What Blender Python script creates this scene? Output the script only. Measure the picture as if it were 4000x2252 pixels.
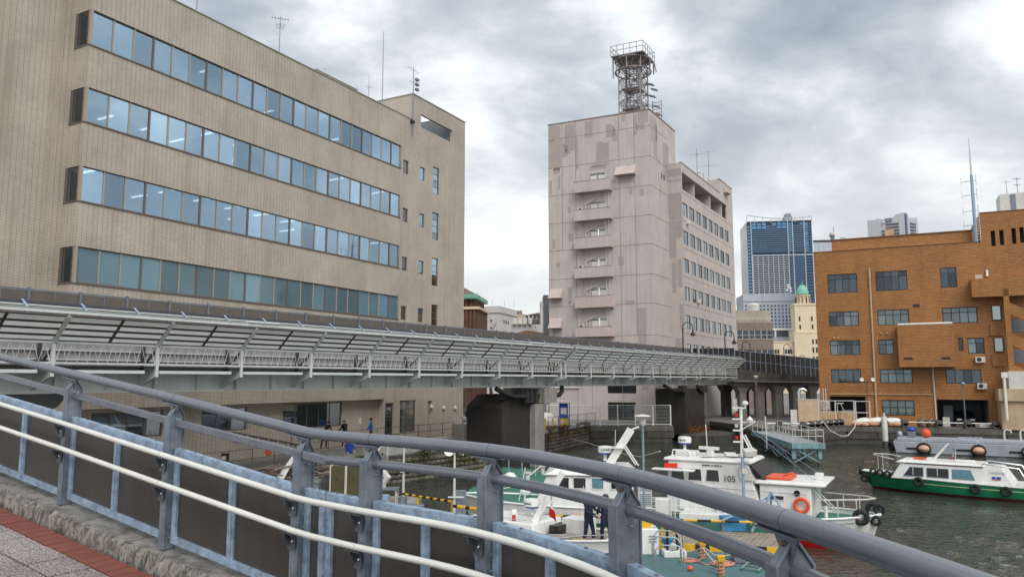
import bpy, bmesh, math, random
from mathutils import Vector, Matrix, noise as mnoise
R=math.radians
random.seed(7)
for o in list(bpy.data.objects): bpy.data.objects.remove(o)
SC=bpy.context.scene; COL=SC.collection
# ---------------------------------------------------------------- camera
cam=bpy.data.cameras.new('Camera'); camo=bpy.data.objects.new('Camera',cam); COL.objects.link(camo)
cam.sensor_width=36; cam.lens=27.0; cam.clip_start=.05; cam.clip_end=6000
camo.location=(0,0,6.1); camo.rotation_euler=(R(90+6.787),0,0); SC.camera=camo
# ---------------------------------------------------------------- sky
SUN_EL,SUN_AZ=47,162      # sun_rotation clockwise from +Y seen from above
W=bpy.data.worlds.new('World'); SC.world=W; W.use_nodes=True
def N(nt,t,**k):
    n=nt.nodes.new(t)
    for a,b in k.items():
        if a.startswith('i_'):
            key=a[2:]; key=int(key) if key.isdigit() else key.replace('_',' ')
            n.inputs[key].default_value=b
        else: setattr(n,a,b)
    return n
def ramp(nt,pts,interp='LINEAR'):
    n=nt.nodes.new('ShaderNodeValToRGB'); e=n.color_ramp.elements; n.color_ramp.interpolation=interp
    while len(e)<len(pts): e.new(.5)
    for q,(p,c) in zip(e,pts):
        q.position=p; q.color=(c,c,c,1) if isinstance(c,(int,float)) else (*c,1)
    return n
def mixc(nt,fac,a,b,mode='MIX'):
    n=nt.nodes.new('ShaderNodeMix'); n.data_type='RGBA'; n.blend_type=mode; n.clamp_factor=True
    for s,v in ((0,fac),(6,a),(7,b)):
        if hasattr(v,'is_linked'): nt.links.new(v,n.inputs[s])
        else: n.inputs[s].default_value=v if s==0 else (*v,1)
    return n.outputs[2]
nt=W.node_tree; nt.nodes.clear(); LK=nt.links.new
out=N(nt,'ShaderNodeOutputWorld'); bg=N(nt,'ShaderNodeBackground'); bg.inputs[1].default_value=.78; LK(bg.outputs[0],out.inputs[0])
sky=N(nt,'ShaderNodeTexSky',sky_type='NISHITA',sun_disc=False,sun_elevation=R(SUN_EL),sun_rotation=R(SUN_AZ)); sky.air_density=1; sky.dust_density=2
skyS=N(nt,'ShaderNodeVectorMath',operation='SCALE'); LK(sky.outputs[0],skyS.inputs[0]); skyS.inputs[3].default_value=.09
tc=N(nt,'ShaderNodeTexCoord'); sep=N(nt,'ShaderNodeSeparateXYZ'); LK(tc.outputs['Generated'],sep.inputs[0])
def mth(nt,op,a,b=None):
    n=nt.nodes.new('ShaderNodeMath'); n.operation=op
    for i,v in enumerate((a,b)):
        if v is None: continue
        if hasattr(v,'is_linked'): nt.links.new(v,n.inputs[i])
        else: n.inputs[i].default_value=v
    return n.outputs[0]
zz=mth(nt,'ADD',mth(nt,'MAXIMUM',sep.outputs[2],0.),.34)
cv=N(nt,'ShaderNodeCombineXYZ'); LK(mth(nt,'DIVIDE',sep.outputs[0],zz),cv.inputs[0]); LK(mth(nt,'DIVIDE',sep.outputs[1],zz),cv.inputs[1]); cv.inputs[2].default_value=3.1
n1=N(nt,'ShaderNodeTexNoise',i_Scale=2.9,i_Detail=8,i_Roughness=.55,i_Distortion=.2); LK(cv.outputs[0],n1.inputs[0])
n2=N(nt,'ShaderNodeTexNoise',i_Scale=.95,i_Detail=2,i_Roughness=.5); LK(cv.outputs[0],n2.inputs[0])
cl=mth(nt,'ADD',mth(nt,'MULTIPLY',n1.outputs[0],.80),mth(nt,'MULTIPLY',n2.outputs[0],.62)); cl=mth(nt,'SUBTRACT',cl,.163)
cr=ramp(nt,[(.36,(.31,.36,.415)),(.46,(.41,.465,.52)),(.55,(.58,.63,.67)),(.63,(.84,.875,.89)),(.73,(1.15,1.15,1.14))]); LK(cl,cr.inputs[0])
hz=ramp(nt,[(0.,1.),(.10,.85),(.34,.0)]); LK(mth(nt,'MAXIMUM',sep.outputs[2],0.),hz.inputs[0])
c1=mixc(nt,mth(nt,'MULTIPLY',hz.outputs[0],.75),cr.outputs[0],(.97,.96,.93))
c2=mixc(nt,.10,c1,skyS.outputs[0]); LK(c2,bg.inputs[0])
# ---------------------------------------------------------------- sun (overcast: weak and very soft)
sl=bpy.data.lights.new('Sun','SUN'); sl.energy=1.5; sl.angle=R(40); sl.color=(1,.97,.92)
so=bpy.data.objects.new('Sun',sl); COL.objects.link(so)
_d=Vector((math.sin(R(SUN_AZ))*math.cos(R(SUN_EL)),math.cos(R(SUN_AZ))*math.cos(R(SUN_EL)),math.sin(R(SUN_EL))))
so.rotation_euler=_d.to_track_quat('Z','Y').to_euler(); so.location=(0,-20,60)
vs=SC.view_settings; vs.view_transform='Standard'; vs.look='None'; vs.gamma=1; vs.use_curve_mapping=False; vs.exposure=.62
# ---------------------------------------------------------------- helpers
OFF={}
def tag(o,label=None,cat=None,group=None,kind=None):
    for k,v in (('label',label),('category',cat),('group',group),('kind',kind)):
        if v: o[k]=v
    return o
def thing(name,label,cat,loc=(0,0,0),rz=None,group=None):
    o=bpy.data.objects.new(name,None); o.empty_display_size=.3; COL.objects.link(o); o.location=loc
    OFF[o]=Vector(loc)
    if rz is not None: o.rotation_euler=(0,0,R(rz)); OFF[o]=Vector((0,0,0))
    return tag(o,label,cat,group)
def rec(o,par,off):
    if par: o.parent=par
    OFF[o]=off
def inst(o,parent=None,loc=(0,0,0),rot=None,scale=None):
    c=o.copy(); COL.objects.link(c); c.parent=parent if parent else o.parent; c.location=loc
    if rot is not None: c.rotation_euler=rot
    if scale is not None: c.scale=scale
    OFF[c]=OFF.get(o,Vector((0,0,0)))
    return c
def dup(root,loc,rz=None,label=None,group=None):
    r=root.copy(); COL.objects.link(r); r.location=loc
    if rz is not None: r.rotation_euler=(0,0,R(rz))
    tag(r,label,None,group)
    for ch in list(root.children):
        c=ch.copy(); COL.objects.link(c); c.parent=r
        for g in list(ch.children):
            d=g.copy(); COL.objects.link(d); d.parent=c
    return r
class Fr:
    def __init__(s,ox,oy,ax,ay=None):
        ay=ax+90 if ay is None else ay
        s.o=(ox,oy); s.x=(math.cos(R(ax)),math.sin(R(ax))); s.y=(math.cos(R(ay)),math.sin(R(ay)))
    def __call__(s,x,y,z): return (s.o[0]+x*s.x[0]+y*s.y[0],s.o[1]+x*s.x[1]+y*s.y[1],z)
ID=Fr(0,0,0)
class MB:
    def __init__(s): s.v=[];s.f=[]
    def add(s,vs,fs):
        b=len(s.v); s.v+=[tuple(v) for v in vs]; s.f+=[tuple(b+i for i in f) for f in fs]; return s
    def quad(s,a,b,c,d): return s.add((a,b,c,d),((0,1,2,3),))
    def hexa(s,p): return s.add(p,((0,3,2,1),(4,5,6,7),(0,1,5,4),(1,2,6,5),(2,3,7,6),(3,0,4,7)))
    def fb(s,F,x0,x1,y0,y1,z0,z1):
        return s.hexa([F(x0,y0,z0),F(x1,y0,z0),F(x1,y1,z0),F(x0,y1,z0),F(x0,y0,z1),F(x1,y0,z1),F(x1,y1,z1),F(x0,y1,z1)])
    def box(s,x0,x1,y0,y1,z0,z1): return s.fb(ID,x0,x1,y0,y1,z0,z1)
    def bar(s,a,b,w,h,up=(0,0,1)):
        a=Vector(a);b=Vector(b);d=(b-a).normalized();u=Vector(up)
        sx=d.cross(u)
        if sx.length<1e-4: sx=d.cross(Vector((1,0,0)))
        sx.normalize(); u=sx.cross(d).normalized(); sx*=w/2;u=u*(h/2)
        return s.hexa([a-sx-u,a+sx-u,a+sx+u,a-sx+u,b-sx-u,b+sx-u,b+sx+u,b-sx+u])
    def path(s,pts,r,n=8,closed=False,cap=True):
        P=[Vector(p) for p in pts]; m=len(P); rr=r if isinstance(r,(list,tuple)) else [r]*m
        vs=[];prev=None
        for i,p in enumerate(P):
            if closed: t=(P[(i+1)%m]-P[i-1])
            else: t=(P[min(i+1,m-1)]-P[max(i-1,0)])
            t.normalize()
            if prev is None:
                a=t.cross(Vector((0,0,1)))
                if a.length<1e-3: a=t.cross(Vector((1,0,0)))
            else: a=prev-t*prev.dot(t)
            a.normalize(); prev=a; b=t.cross(a)
            k=1.
            if 0<i<m-1 or closed:
                d1=(P[i]-P[i-1]).normalized(); k=1/max(.5,t.dot(d1)) if False else 1.
            for j in range(n):
                q=2*math.pi*j/n; vs.append(p+(a*math.cos(q)+b*math.sin(q))*rr[i]*k)
        fs=[]
        for i in range(m if closed else m-1):
            for j in range(n):
                A=i*n;B=((i+1)%m)*n; fs.append((A+j,A+(j+1)%n,B+(j+1)%n,B+j))
        if not closed and cap: fs.append(tuple(range(n-1,-1,-1))); fs.append(tuple((m-1)*n+j for j in range(n)))
        return s.add(vs,fs)
    def tube(s,a,b,r,n=8,r2=None): return s.path([a,b],[r,r if r2 is None else r2],n)
    def lathe(s,c,prof,n=16,axis='z',a0=0,a1=360):
        vs=[];full=abs(a1-a0)>=360; k=n if full else n+1
        for (r,h) in prof:
            for j in range(k):
                q=R(a0+(a1-a0)*j/n); x,y=r*math.cos(q),r*math.sin(q)
                p={'z':(x,y,h),'x':(h,x,y),'y':(x,h,y)}[axis] if not callable(axis) else axis(x,y,h)
                vs.append((c[0]+p[0],c[1]+p[1],c[2]+p[2]))
        fs=[]
        for i in range(len(prof)-1):
            for j in range(n if full else n):
                fs.append((i*k+j,i*k+(j+1)%k,(i+1)*k+(j+1)%k,(i+1)*k+j))
        if full:
            if prof[0][0]>1e-4: fs.append(tuple(range(k-1,-1,-1)))
            if prof[-1][0]>1e-4: fs.append(tuple((len(prof)-1)*k+j for j in range(k)))
        return s.add(vs,fs)
    def ball(s,c,r,n=12,sz=1.):
        return s.lathe(c,[(max(r*math.sin(math.pi*i/(n//2)),1e-5),-r*sz*math.cos(math.pi*i/(n//2))) for i in range(n//2+1)],n)
    def prism(s,poly,vec):
        n=len(poly); v=Vector(vec); P=[Vector(p) for p in poly]
        return s.add(P+[p+v for p in P],[tuple(range(n-1,-1,-1)),tuple(range(n,2*n))]+[(i,(i+1)%n,n+(i+1)%n,n+i) for i in range(n)])
    def torus(s,c,R0,r,axis='z',n=16,m=8,a0=0,a1=360):
        pts=[]
        full=a1-a0>=360
        for j in range(n if full else n+1):
            q=R(a0+(a1-a0)*j/n); x,y=R0*math.cos(q),R0*math.sin(q)
            p={'z':(x,y,0),'x':(0,x,y),'y':(x,0,y)}[axis] if not callable(axis) else axis(x,y,0)
            pts.append((c[0]+p[0],c[1]+p[1],c[2]+p[2]))
        return s.path(pts,r,m,closed=full)
    def build(s,name,mat,parent=None,smooth=True,bevel=0,uv=True):
        off=OFF.get(parent,Vector((0,0,0))) if parent else Vector((0,0,0))
        me=bpy.data.meshes.new(name); me.from_pydata([(x-off[0],y-off[1],z-off[2]) for x,y,z in s.v],[],s.f)
        if mat: me.materials.append(mat)
        fix=bmesh.new(); fix.from_mesh(me); bmesh.ops.recalc_face_normals(fix,faces=fix.faces)
        if uv:
            ul=fix.loops.layers.uv.new('UVMap')
            for f in fix.faces:
                n=f.normal
                if abs(n.z)>.8:
                    for l in f.loops: l[ul].uv=(l.vert.co.x,l.vert.co.y)
                else:
                    tx,ty=-n.y,n.x; q=math.hypot(tx,ty) or 1; tx/=q;ty/=q
                    for l in f.loops: l[ul].uv=(l.vert.co.x*tx+l.vert.co.y*ty,l.vert.co.z)
        fix.to_mesh(me); fix.free()
        if smooth and any(True for _ in s.f):
            me.polygons.foreach_set('use_smooth',[True]*len(me.polygons)); me.set_sharp_from_angle(angle=R(38))
        o=bpy.data.objects.new(name,me); COL.objects.link(o); rec(o,parent,off)
        if bevel:
            b=o.modifiers.new('Bevel','BEVEL'); b.width=bevel; b.segments=2; b.limit_method='ANGLE'; b.angle_limit=R(50)
        return o
def facade(mb,F,y,x0,x1,z0,z1,holes,depth):
    """front sheet at local y with rectangular openings and their reveals (depth along +y)"""
    xs=sorted({x0,x1,*[h[0] for h in holes],*[h[1] for h in holes]}); zs=sorted({z0,z1,*[h[2] for h in holes],*[h[3] for h in holes]})
    for i in range(len(zs)-1):
        a=None
        for j in range(len(xs)):
            solid=False
            if j<len(xs)-1:
                cx=(xs[j]+xs[j+1])/2; cz=(zs[i]+zs[i+1])/2
                solid=not any(h[0]<cx<h[1] and h[2]<cz<h[3] for h in holes)
            if solid and a is None: a=xs[j]
            if not solid and a is not None:
                mb.quad(F(a,y,zs[i]),F(xs[j],y,zs[i]),F(xs[j],y,zs[i+1]),F(a,y,zs[i+1])); a=None
    for a,b,c,d in holes:
        q=[(a,c),(b,c),(b,d),(a,d)]
        for k in range(4):
            (p,r),(p2,r2)=q[k],q[(k+1)%4]
            mb.quad(F(p,y,r),F(p2,y,r2),F(p2,y+depth,r2),F(p,y+depth,r))
    return mb
def text(body,mat,parent,loc,rot,size,name='lettering',ext=.004,sx=1,shear=0):
    cu=bpy.data.curves.new(name,'FONT'); cu.body=body; cu.size=size; cu.extrude=ext; cu.align_x='CENTER'; cu.align_y='CENTER'; cu.shear=shear
    t=bpy.data.objects.new(name,cu); COL.objects.link(t)
    me=bpy.data.meshes.new_from_object(t); bpy.data.objects.remove(t)
    o=bpy.data.objects.new(name,me); COL.objects.link(o); me.materials.clear(); me.materials.append(mat)
    off=OFF.get(parent,Vector((0,0,0))); o.parent=parent; o.location=Vector(loc)-off; o.rotation_euler=rot; o.scale=(sx,1,1); OFF[o]=off
    return o
# ---------------------------------------------------------------- materials
def M(name,col,rough=.6,metal=0,var=.12,sc=1.3,streak=0,scol=(.09,.08,.07),bump=0,bs=40,spec=.5,grime=0,emit=None,es=1,rs=None):
    m=bpy.data.materials.new(name); m.use_nodes=True; nt=m.node_tree; L=nt.links.new; b=nt.nodes['Principled BSDF']
    b.inputs['Roughness'].default_value=rough; b.inputs['Metallic'].default_value=metal; b.inputs['Specular IOR Level'].default_value=spec
    if emit: b.inputs['Emission Color'].default_value=(*emit,1); b.inputs['Emission Strength'].default_value=es
    g=N(nt,'ShaderNodeNewGeometry'); c=None
    if var:
        n=N(nt,'ShaderNodeTexNoise',i_Scale=sc,i_Detail=6,i_Roughness=.65); L(g.outputs['Position'],n.inputs[0])
        r=ramp(nt,[(.3,1-var*1.3),(.7,1+var)]); L(n.outputs[0],r.inputs[0])
        c=mixc(nt,1.,col,r.outputs[0],'MULTIPLY')
        rr=ramp(nt,[(.3,max(0,rough-.12)),(.7,min(1,rough+.12))]); L(n.outputs[0],rr.inputs[0]); L(rr.outputs[0],b.inputs['Roughness'])
    if grime:
        n=N(nt,'ShaderNodeTexNoise',i_Scale=sc*7,i_Detail=5,i_Roughness=.7); L(g.outputs['Position'],n.inputs[0])
        r=ramp(nt,[(.5,0.),(.72,grime)]); L(n.outputs[0],r.inputs[0]); c=mixc(nt,r.outputs[0],c or col,scol)
    if streak:
        mp=N(nt,'ShaderNodeMapping'); mp.inputs['Scale'].default_value=(rs or 3.,rs or 3.,.13*(rs or 3.)/3); L(g.outputs['Position'],mp.inputs[0])
        n=N(nt,'ShaderNodeTexNoise',i_Scale=1.,i_Detail=5,i_Roughness=.6); L(mp.outputs[0],n.inputs[0])
        r=ramp(nt,[(.46,0.),(.72,streak)]); L(n.outputs[0],r.inputs[0]); c=mixc(nt,r.outputs[0],c or col,scol)
    if c is not None: L(c,b.inputs['Base Color'])
    else: b.inputs['Base Color'].default_value=(*col,1)
    if bump:
        n=N(nt,'ShaderNodeTexNoise',i_Scale=bs,i_Detail=4); L(g.outputs['Position'],n.inputs[0])
        bp=N(nt,'ShaderNodeBump',i_Strength=bump,i_Distance=.02); L(n.outputs[0],bp.inputs['Height']); L(bp.outputs[0],b.inputs['Normal'])
    return m
def MT(name,c1,c2,mort,w,h,ms,off=0.,rough=.55,stain=.25,scol=(.13,.08,.05),streak=.35,sq=1.,freq=2):
    m=bpy.data.materials.new(name); m.use_nodes=True; nt=m.node_tree; L=nt.links.new; b=nt.nodes['Principled BSDF']; b.inputs['Roughness'].default_value=rough
    uv=N(nt,'ShaderNodeUVMap'); k=N(nt,'ShaderNodeTexBrick',offset=off,offset_frequency=freq,squash=sq); L(uv.outputs[0],k.inputs[0])
    k.inputs['Color1'].default_value=(*c1,1);k.inputs['Color2'].default_value=(*c2,1);k.inputs['Mortar'].default_value=(*mort,1)
    k.inputs['Scale'].default_value=1;k.inputs['Mortar Size'].default_value=ms;k.inputs['Mortar Smooth'].default_value=.1;k.inputs['Bias'].default_value=0;k.inputs['Brick Width'].default_value=w;k.inputs['Row Height'].default_value=h
    g=N(nt,'ShaderNodeNewGeometry'); n=N(nt,'ShaderNodeTexNoise',i_Scale=.35,i_Detail=7,i_Roughness=.65); L(g.outputs['Position'],n.inputs[0])
    r=ramp(nt,[(.3,1-stain),(.7,1+stain*.6)]); L(n.outputs[0],r.inputs[0]); c=mixc(nt,1.,k.outputs[0],r.outputs[0],'MULTIPLY')
    mp=N(nt,'ShaderNodeMapping'); mp.inputs['Scale'].default_value=(1.6,1.6,.09); L(g.outputs['Position'],mp.inputs[0])
    n2=N(nt,'ShaderNodeTexNoise',i_Scale=1.,i_Detail=6,i_Roughness=.6); L(mp.outputs[0],n2.inputs[0]); r2=ramp(nt,[(.52,0.),(.75,streak)]); L(n2.outputs[0],r2.inputs[0])
    c=mixc(nt,r2.outputs[0],c,scol); L(c,b.inputs['Base Color'])
    bp=N(nt,'ShaderNodeBump',i_Strength=.5,i_Distance=.01,invert=True); L(k.outputs[1],bp.inputs['Height']); L(bp.outputs[0],b.inputs['Normal'])
    return m
def MG(name,refl,trans,fac=.55,rough=.02,wob=.0):
    """window glass: tinted reflection over tinted transparency"""
    m=bpy.data.materials.new(name); m.use_nodes=True; nt=m.node_tree; L=nt.links.new; nt.nodes.clear()
    o=N(nt,'ShaderNodeOutputMaterial'); mx=N(nt,'ShaderNodeMixShader'); gl=N(nt,'ShaderNodeBsdfGlossy'); tr=N(nt,'ShaderNodeBsdfTransparent'); L(mx.outputs[0],o.inputs[0])
    gl.inputs['Roughness'].default_value=rough; tr.inputs[0].default_value=(*trans,1)
    oi=N(nt,'ShaderNodeObjectInfo'); hv=N(nt,'ShaderNodeHueSaturation'); hv.inputs['Color'].default_value=(*refl,1)
    L(mth(nt,'ADD',mth(nt,'MULTIPLY',oi.outputs['Random'],.6),.68),hv.inputs['Value']); L(hv.outputs[0],gl.inputs[0])
    fr=N(nt,'ShaderNodeLayerWeight',i_Blend=.25); L(mth(nt,'ADD',mth(nt,'MULTIPLY',fr.outputs['Facing'],.5*(1-fac)),fac),mx.inputs[0]); L(tr.outputs[0],mx.inputs[1]); L(gl.outputs[0],mx.inputs[2])
    if wob:
        g=N(nt,'ShaderNodeNewGeometry'); n=N(nt,'ShaderNodeTexNoise',i_Scale=.9,i_Detail=1); L(g.outputs['Position'],n.inputs[0])
        bp=N(nt,'ShaderNodeBump',i_Strength=wob,i_Distance=.05); L(n.outputs[0],bp.inputs['Height']); L(bp.outputs[0],gl.inputs['Normal'])
    return m
K={}
K['galv']=M('galvanised_steel',(.37,.48,.62),.46,.35,.32,13,grime=.6,scol=(.17,.205,.27),bump=.05,bs=60)
K['galvd']=M('dull_galvanised_steel',(.215,.245,.295),.5,.35,.24,11,grime=.55,scol=(.15,.155,.17),bump=.04,bs=80)
K['tube']=M('grey_painted_tube',(.205,.215,.245),.27,.25,.06,9,grime=.10,scol=(.13,.125,.125))
K['whiterail']=M('cream_plastic_rail',(.74,.73,.685),.36,0,.05,6,grime=.10,scol=(.5,.48,.43))
K['brown']=M('dark_brown_panel',(.056,.049,.044),.38,0,.14,1.6,grime=.16,scol=(.10,.092,.085),streak=.22,rs=9)
K['brownfar']=M('brown_screen_panel',(.125,.105,.09),.55,0,.12,1.5)
K['steelw']=M('white_bridge_paint',(.66,.69,.68),.45,.0,.07,1.2,streak=.16,scol=(.34,.29,.24))
K['steelg']=M('pale_grey_girder_paint',(.66,.69,.67),.5,0,.09,.9,streak=.22,scol=(.30,.26,.22))
K['screen']=M('white_screen_sheet',(.66,.67,.68),.5,0,.08,.8,streak=.2,scol=(.44,.42,.39))
_nt=K['screen'].node_tree; _b=_nt.nodes['Principled BSDF']; _t=N(_nt,'ShaderNodeBsdfTranslucent'); _t.inputs[0].default_value=(.86,.86,.84,1); _m=N(_nt,'ShaderNodeMixShader',i_0=.78)
_nt.links.new(_b.outputs[0],_m.inputs[1]); _nt.links.new(_t.outputs[0],_m.inputs[2]); _nt.links.new(_m.outputs[0],_nt.nodes['Material Output'].inputs[0])
K['ribd']=M('dark_rib',(.075,.065,.062),.6,0,.2,3)
K['corr']=M('grey_corrugated_sheet',(.34,.33,.34),.6,0,.15,1.5,streak=.35,scol=(.2,.17,.15))
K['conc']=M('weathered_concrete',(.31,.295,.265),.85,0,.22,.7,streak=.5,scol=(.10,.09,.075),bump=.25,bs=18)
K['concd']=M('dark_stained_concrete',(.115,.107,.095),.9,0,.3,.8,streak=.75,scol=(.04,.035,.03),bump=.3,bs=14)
K['concl']=M('light_concrete',(.46,.45,.42),.85,0,.12,.8,streak=.3,scol=(.22,.2,.17),bump=.15,bs=20)
K['black']=M('black_rubber',(.018,.018,.02),.7,0,.3,6)
K['dark']=M('dark_metal',(.03,.03,.032),.6,0,.2,3)  # one even dark tone for fittings, vents and openings
K['white']=M('white_gelcoat',(.78,.78,.76),.32,0,.06,1.5,streak=.22,scol=(.46,.40,.31),rs=7)
K['whited']=M('off_white_paint',(.62,.61,.57),.5,0,.08,2,streak=.25,scol=(.35,.28,.2))
K['green']=M('green_hull_paint',(.014,.215,.10),.33,0,.1,1.5)
K['gdeck']=M('green_deck_paint',(.045,.17,.125),.75,0,.16,1.6,grime=.2,scol=(.1,.16,.14))
K['teal']=M('teal_deck_paint',(.075,.155,.165),.8,0,.12,2.2,grime=.22,scol=(.12,.17,.17))
K['redb']=M('red_bottom_paint',(.5,.015,.012),.45,0,.12,2)
K['redd']=M('dark_red_antifouling',(.13,.025,.02),.6,0,.25,2)
K['orange']=M('orange_plastic',(.75,.10,.03),.45,0,.08,5)
K['red']=M('red_plate',(.75,.04,.015),.4,0,.03,5)
K['yellow']=M('yellow_paint',(.72,.42,.02),.5,0,.12,6,grime=.2,scol=(.3,.18,.03))
K['bluep']=M('blue_plastic',(.05,.28,.55),.45,0,.1,5)
K['blued']=M('royal_blue',(.012,.06,.38),.45,0,.1,5)
K['cyan']=M('pale_blue_dock_paint',(.20,.36,.40),.6,0,.15,1.5,streak=.45,scol=(.10,.06,.04))
K['wood']=M('weathered_plank',(.30,.245,.195),.85,0,.25,4,grime=.25,scol=(.12,.1,.08),bump=.2,bs=30)
K['rust']=M('rusty_sheet',(.48,.34,.19),.75,0,.2,1.5,streak=.9,scol=(.22,.055,.015))
K['tanp']=M('tan_plaster',(.52,.38,.25),.85,0,.12,1.2,streak=.2,scol=(.3,.2,.13))
K['iron']=M('black_iron',(.02,.02,.022),.45,.3,.1,5)
K['rope']=M('pale_rope',(.55,.52,.46),.9,0,.15,20)
K['ropep']=M('pink_rope',(.52,.24,.17),.9,0,.2,20)
K['chrome']=M('stainless_tube',(.62,.63,.63),.22,.9,.04,5)
K['glassd']=MG('dark_window_glass',(.45,.52,.60),(.78,.82,.82),.13)
K['frost']=M('frosted_blue_glass',(.12,.215,.265),.14,0,.12,.5,spec=.6)
_nt=K['frost'].node_tree; _b=_nt.nodes['Principled BSDF']; _c=_b.inputs['Base Color'].links[0].from_socket; _o=N(_nt,'ShaderNodeObjectInfo'); _r=ramp(_nt,[(0.,.65),(.6,1.),(1.,1.6)]); _nt.links.new(_o.outputs['Random'],_r.inputs[0]); _nt.links.new(mixc(_nt,1.,_c,_r.outputs[0],'MULTIPLY'),_b.inputs['Base Color'])
K['pierc']=M('shade_darkened_stained_concrete',(.032,.029,.025),.9,0,.35,.7,streak=.6,scol=(.02,.018,.016),bump=.3,bs=12)  # shade under the bridge put into the base colour, stain streaks over it
K['galvf']=M('grey_fence_steel',(.17,.19,.235),.5,.2,.1,2)
K['glassb']=MG('blue_window_glass',(.54,.71,.85),(.66,.75,.80),.56,wob=.06)
K['glassg']=MG('grey_pane_glass',(.62,.68,.72),(.30,.33,.34),.42)
K['frameb']=M('bronze_window_frame',(.17,.135,.11),.45,.3,.1,5)
K['framel']=M('beige_window_frame',(.40,.34,.28),.5,.2,.08,5)
K['framek']=M('black_window_frame',(.022,.022,.025),.4,.2,.1,5)
K['blind']=M('pale_blind',(.62,.68,.70),.8,0,.05,1)
K['curtain']=M('cream_curtain',(.55,.55,.47),.9,0,.08,3)
K['interd']=M('dark_room',(.045,.047,.05),.9,0,.3,.6)
K['inter']=M('office_interior',(.20,.22,.24),.9,0,.2,.6)
K['lamp']=M('fluorescent_tube',(1,1,1),.5,0,0,emit=(1,.98,.93),es=2.6)
# ================================================================ SETTING
mw=bpy.data.materials.new('harbour_water'); mw.use_nodes=True; nt=mw.node_tree; L=nt.links.new; b=nt.nodes['Principled BSDF']
b.inputs['Roughness'].default_value=.04; b.inputs['Specular IOR Level'].default_value=.6; b.inputs['IOR'].default_value=1.33
g=N(nt,'ShaderNodeNewGeometry'); cn=N(nt,'ShaderNodeTexNoise',i_Scale=.12,i_Detail=3); L(g.outputs['Position'],cn.inputs[0])
cr=ramp(nt,[(.35,(.020,.028,.022)),(.65,(.045,.050,.034))]); L(cn.outputs[0],cr.inputs[0]); L(cr.outputs[0],b.inputs['Base Color'])
hs=None
for s,dist,amp,st in ((1.6,1.0,.5,(1,1.5,1)),(3.4,.9,.28,(1,1.5,1)),(8.,.5,.05,(1,1.3,1))):
    mp=N(nt,'ShaderNodeMapping'); mp.inputs['Scale'].default_value=st; mp.inputs['Rotation'].default_value=(0,0,.5*s); L(g.outputs['Position'],mp.inputs[0])
    n=N(nt,'ShaderNodeTexNoise',i_Scale=s,i_Detail=2,i_Roughness=.5,i_Distortion=dist); L(mp.outputs[0],n.inputs[0])
    h=mth(nt,'MULTIPLY',n.outputs[0],amp); hs=h if hs is None else mth(nt,'ADD',hs,h)
pn=N(nt,'ShaderNodeTexNoise',i_Scale=.09,i_Detail=2); L(g.outputs['Position'],pn.inputs[0]); pr=ramp(nt,[(.40,.35),(.60,1.)]); L(pn.outputs[0],pr.inputs[0])
bp=N(nt,'ShaderNodeBump',i_Distance=.3); L(pr.outputs[0],bp.inputs['Strength']); L(hs,bp.inputs['Height']); L(bp.outputs[0],b.inputs['Normal'])
m=MB(); m.quad((-500,-300,-.16),(600,-300,-.16),(600,600,-.16),(-500,600,-.16))
_x0,_x1,_y0,_y1,_st=-9.,52.,17.,82.,.23; _nx=int((_x1-_x0)/_st); _ny=int((_y1-_y0)/_st); vs=[]
for j in range(_ny+1):
    y=_y0+j*_st
    for i in range(_nx+1):
        x=_x0+i*_st; c,s_=.8*x+.6*y,-.6*x+.8*y
        a=.55+.9*max(0.,mnoise.noise((x*.07,y*.07,4.))+.25); e=min(1.,min(x-_x0,_x1-x,y-_y0,_y1-y)/3.)
        h=.055*mnoise.noise((c*.36,s_*.62,1.))+.042*mnoise.noise((c*.8,s_*1.35,2.))+.022*mnoise.noise((c*1.7+y*.2,s_*2.4,3.))
        vs.append((x,y,h*a*e-.01))
m.add(vs,[(j*(_nx+1)+i,j*(_nx+1)+i+1,(j+1)*(_nx+1)+i+1,(j+1)*(_nx+1)+i) for j in range(_ny) for i in range(_nx)])
tag(m.build('water',mw,uv=False),kind='structure')
# land: quays of the basin and the town behind
QL=[(-60,-20),(-22.5,27.5),(-17.7,33.9),(-5.7,48.5),(-1.6,53.6),(1.6,60.5),(3.1,66.8),(7.5,77.0),(15.9,77.2),(16.5,81.5),(22.0,86.5),(23.0,80.0),(23.6,71.6),(26.3,70.6),(32.6,76.2),(45.0,71.2),(75,59.1),(110,45)]
K['quay']=M('quay_paving',(.20,.19,.175),.9,0,.25,.5,grime=.3,scol=(.09,.085,.08),bump=.15,bs=12)
land=QL+[(1500,45),(1500,2600),(-1500,2600),(-1500,-20)]
m=MB(); m.add([(x,y,1.6) for x,y in land],[tuple(range(len(land)))]); quay=tag(m.build('quay',K['quay']),kind='structure')
K['qwall']=M('tidal_quay_wall',(.085,.078,.065),.9,0,.35,.9,streak=.8,scol=(.035,.033,.028),bump=.4,bs=8)
K['qcap']=M('quay_coping',(.135,.125,.108),.9,0,.3,.8,streak=.5,scol=(.09,.08,.07),bump=.25,bs=14)
def seg(a,b):
    d=math.hypot(b[0]-a[0],b[1]-a[1]); return Fr(a[0],a[1],math.degrees(math.atan2(b[1]-a[1],b[0]-a[0]))),d
wall_lab=['mossy stone bank wall below the office terrace','stone bank wall running on under the white bridge','low wall behind the near bridge pier']
m=MB()
for i in list(range(1,len(QL)-1)):
    F,d=seg(QL[i],QL[i+1]); m.quad(F(0,.02,-3),F(d,.02,-3),F(d,.02,1.6),F(0,.02,1.6))
tag(m.build('quay_wall_core',K['qwall'],quay))
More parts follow.
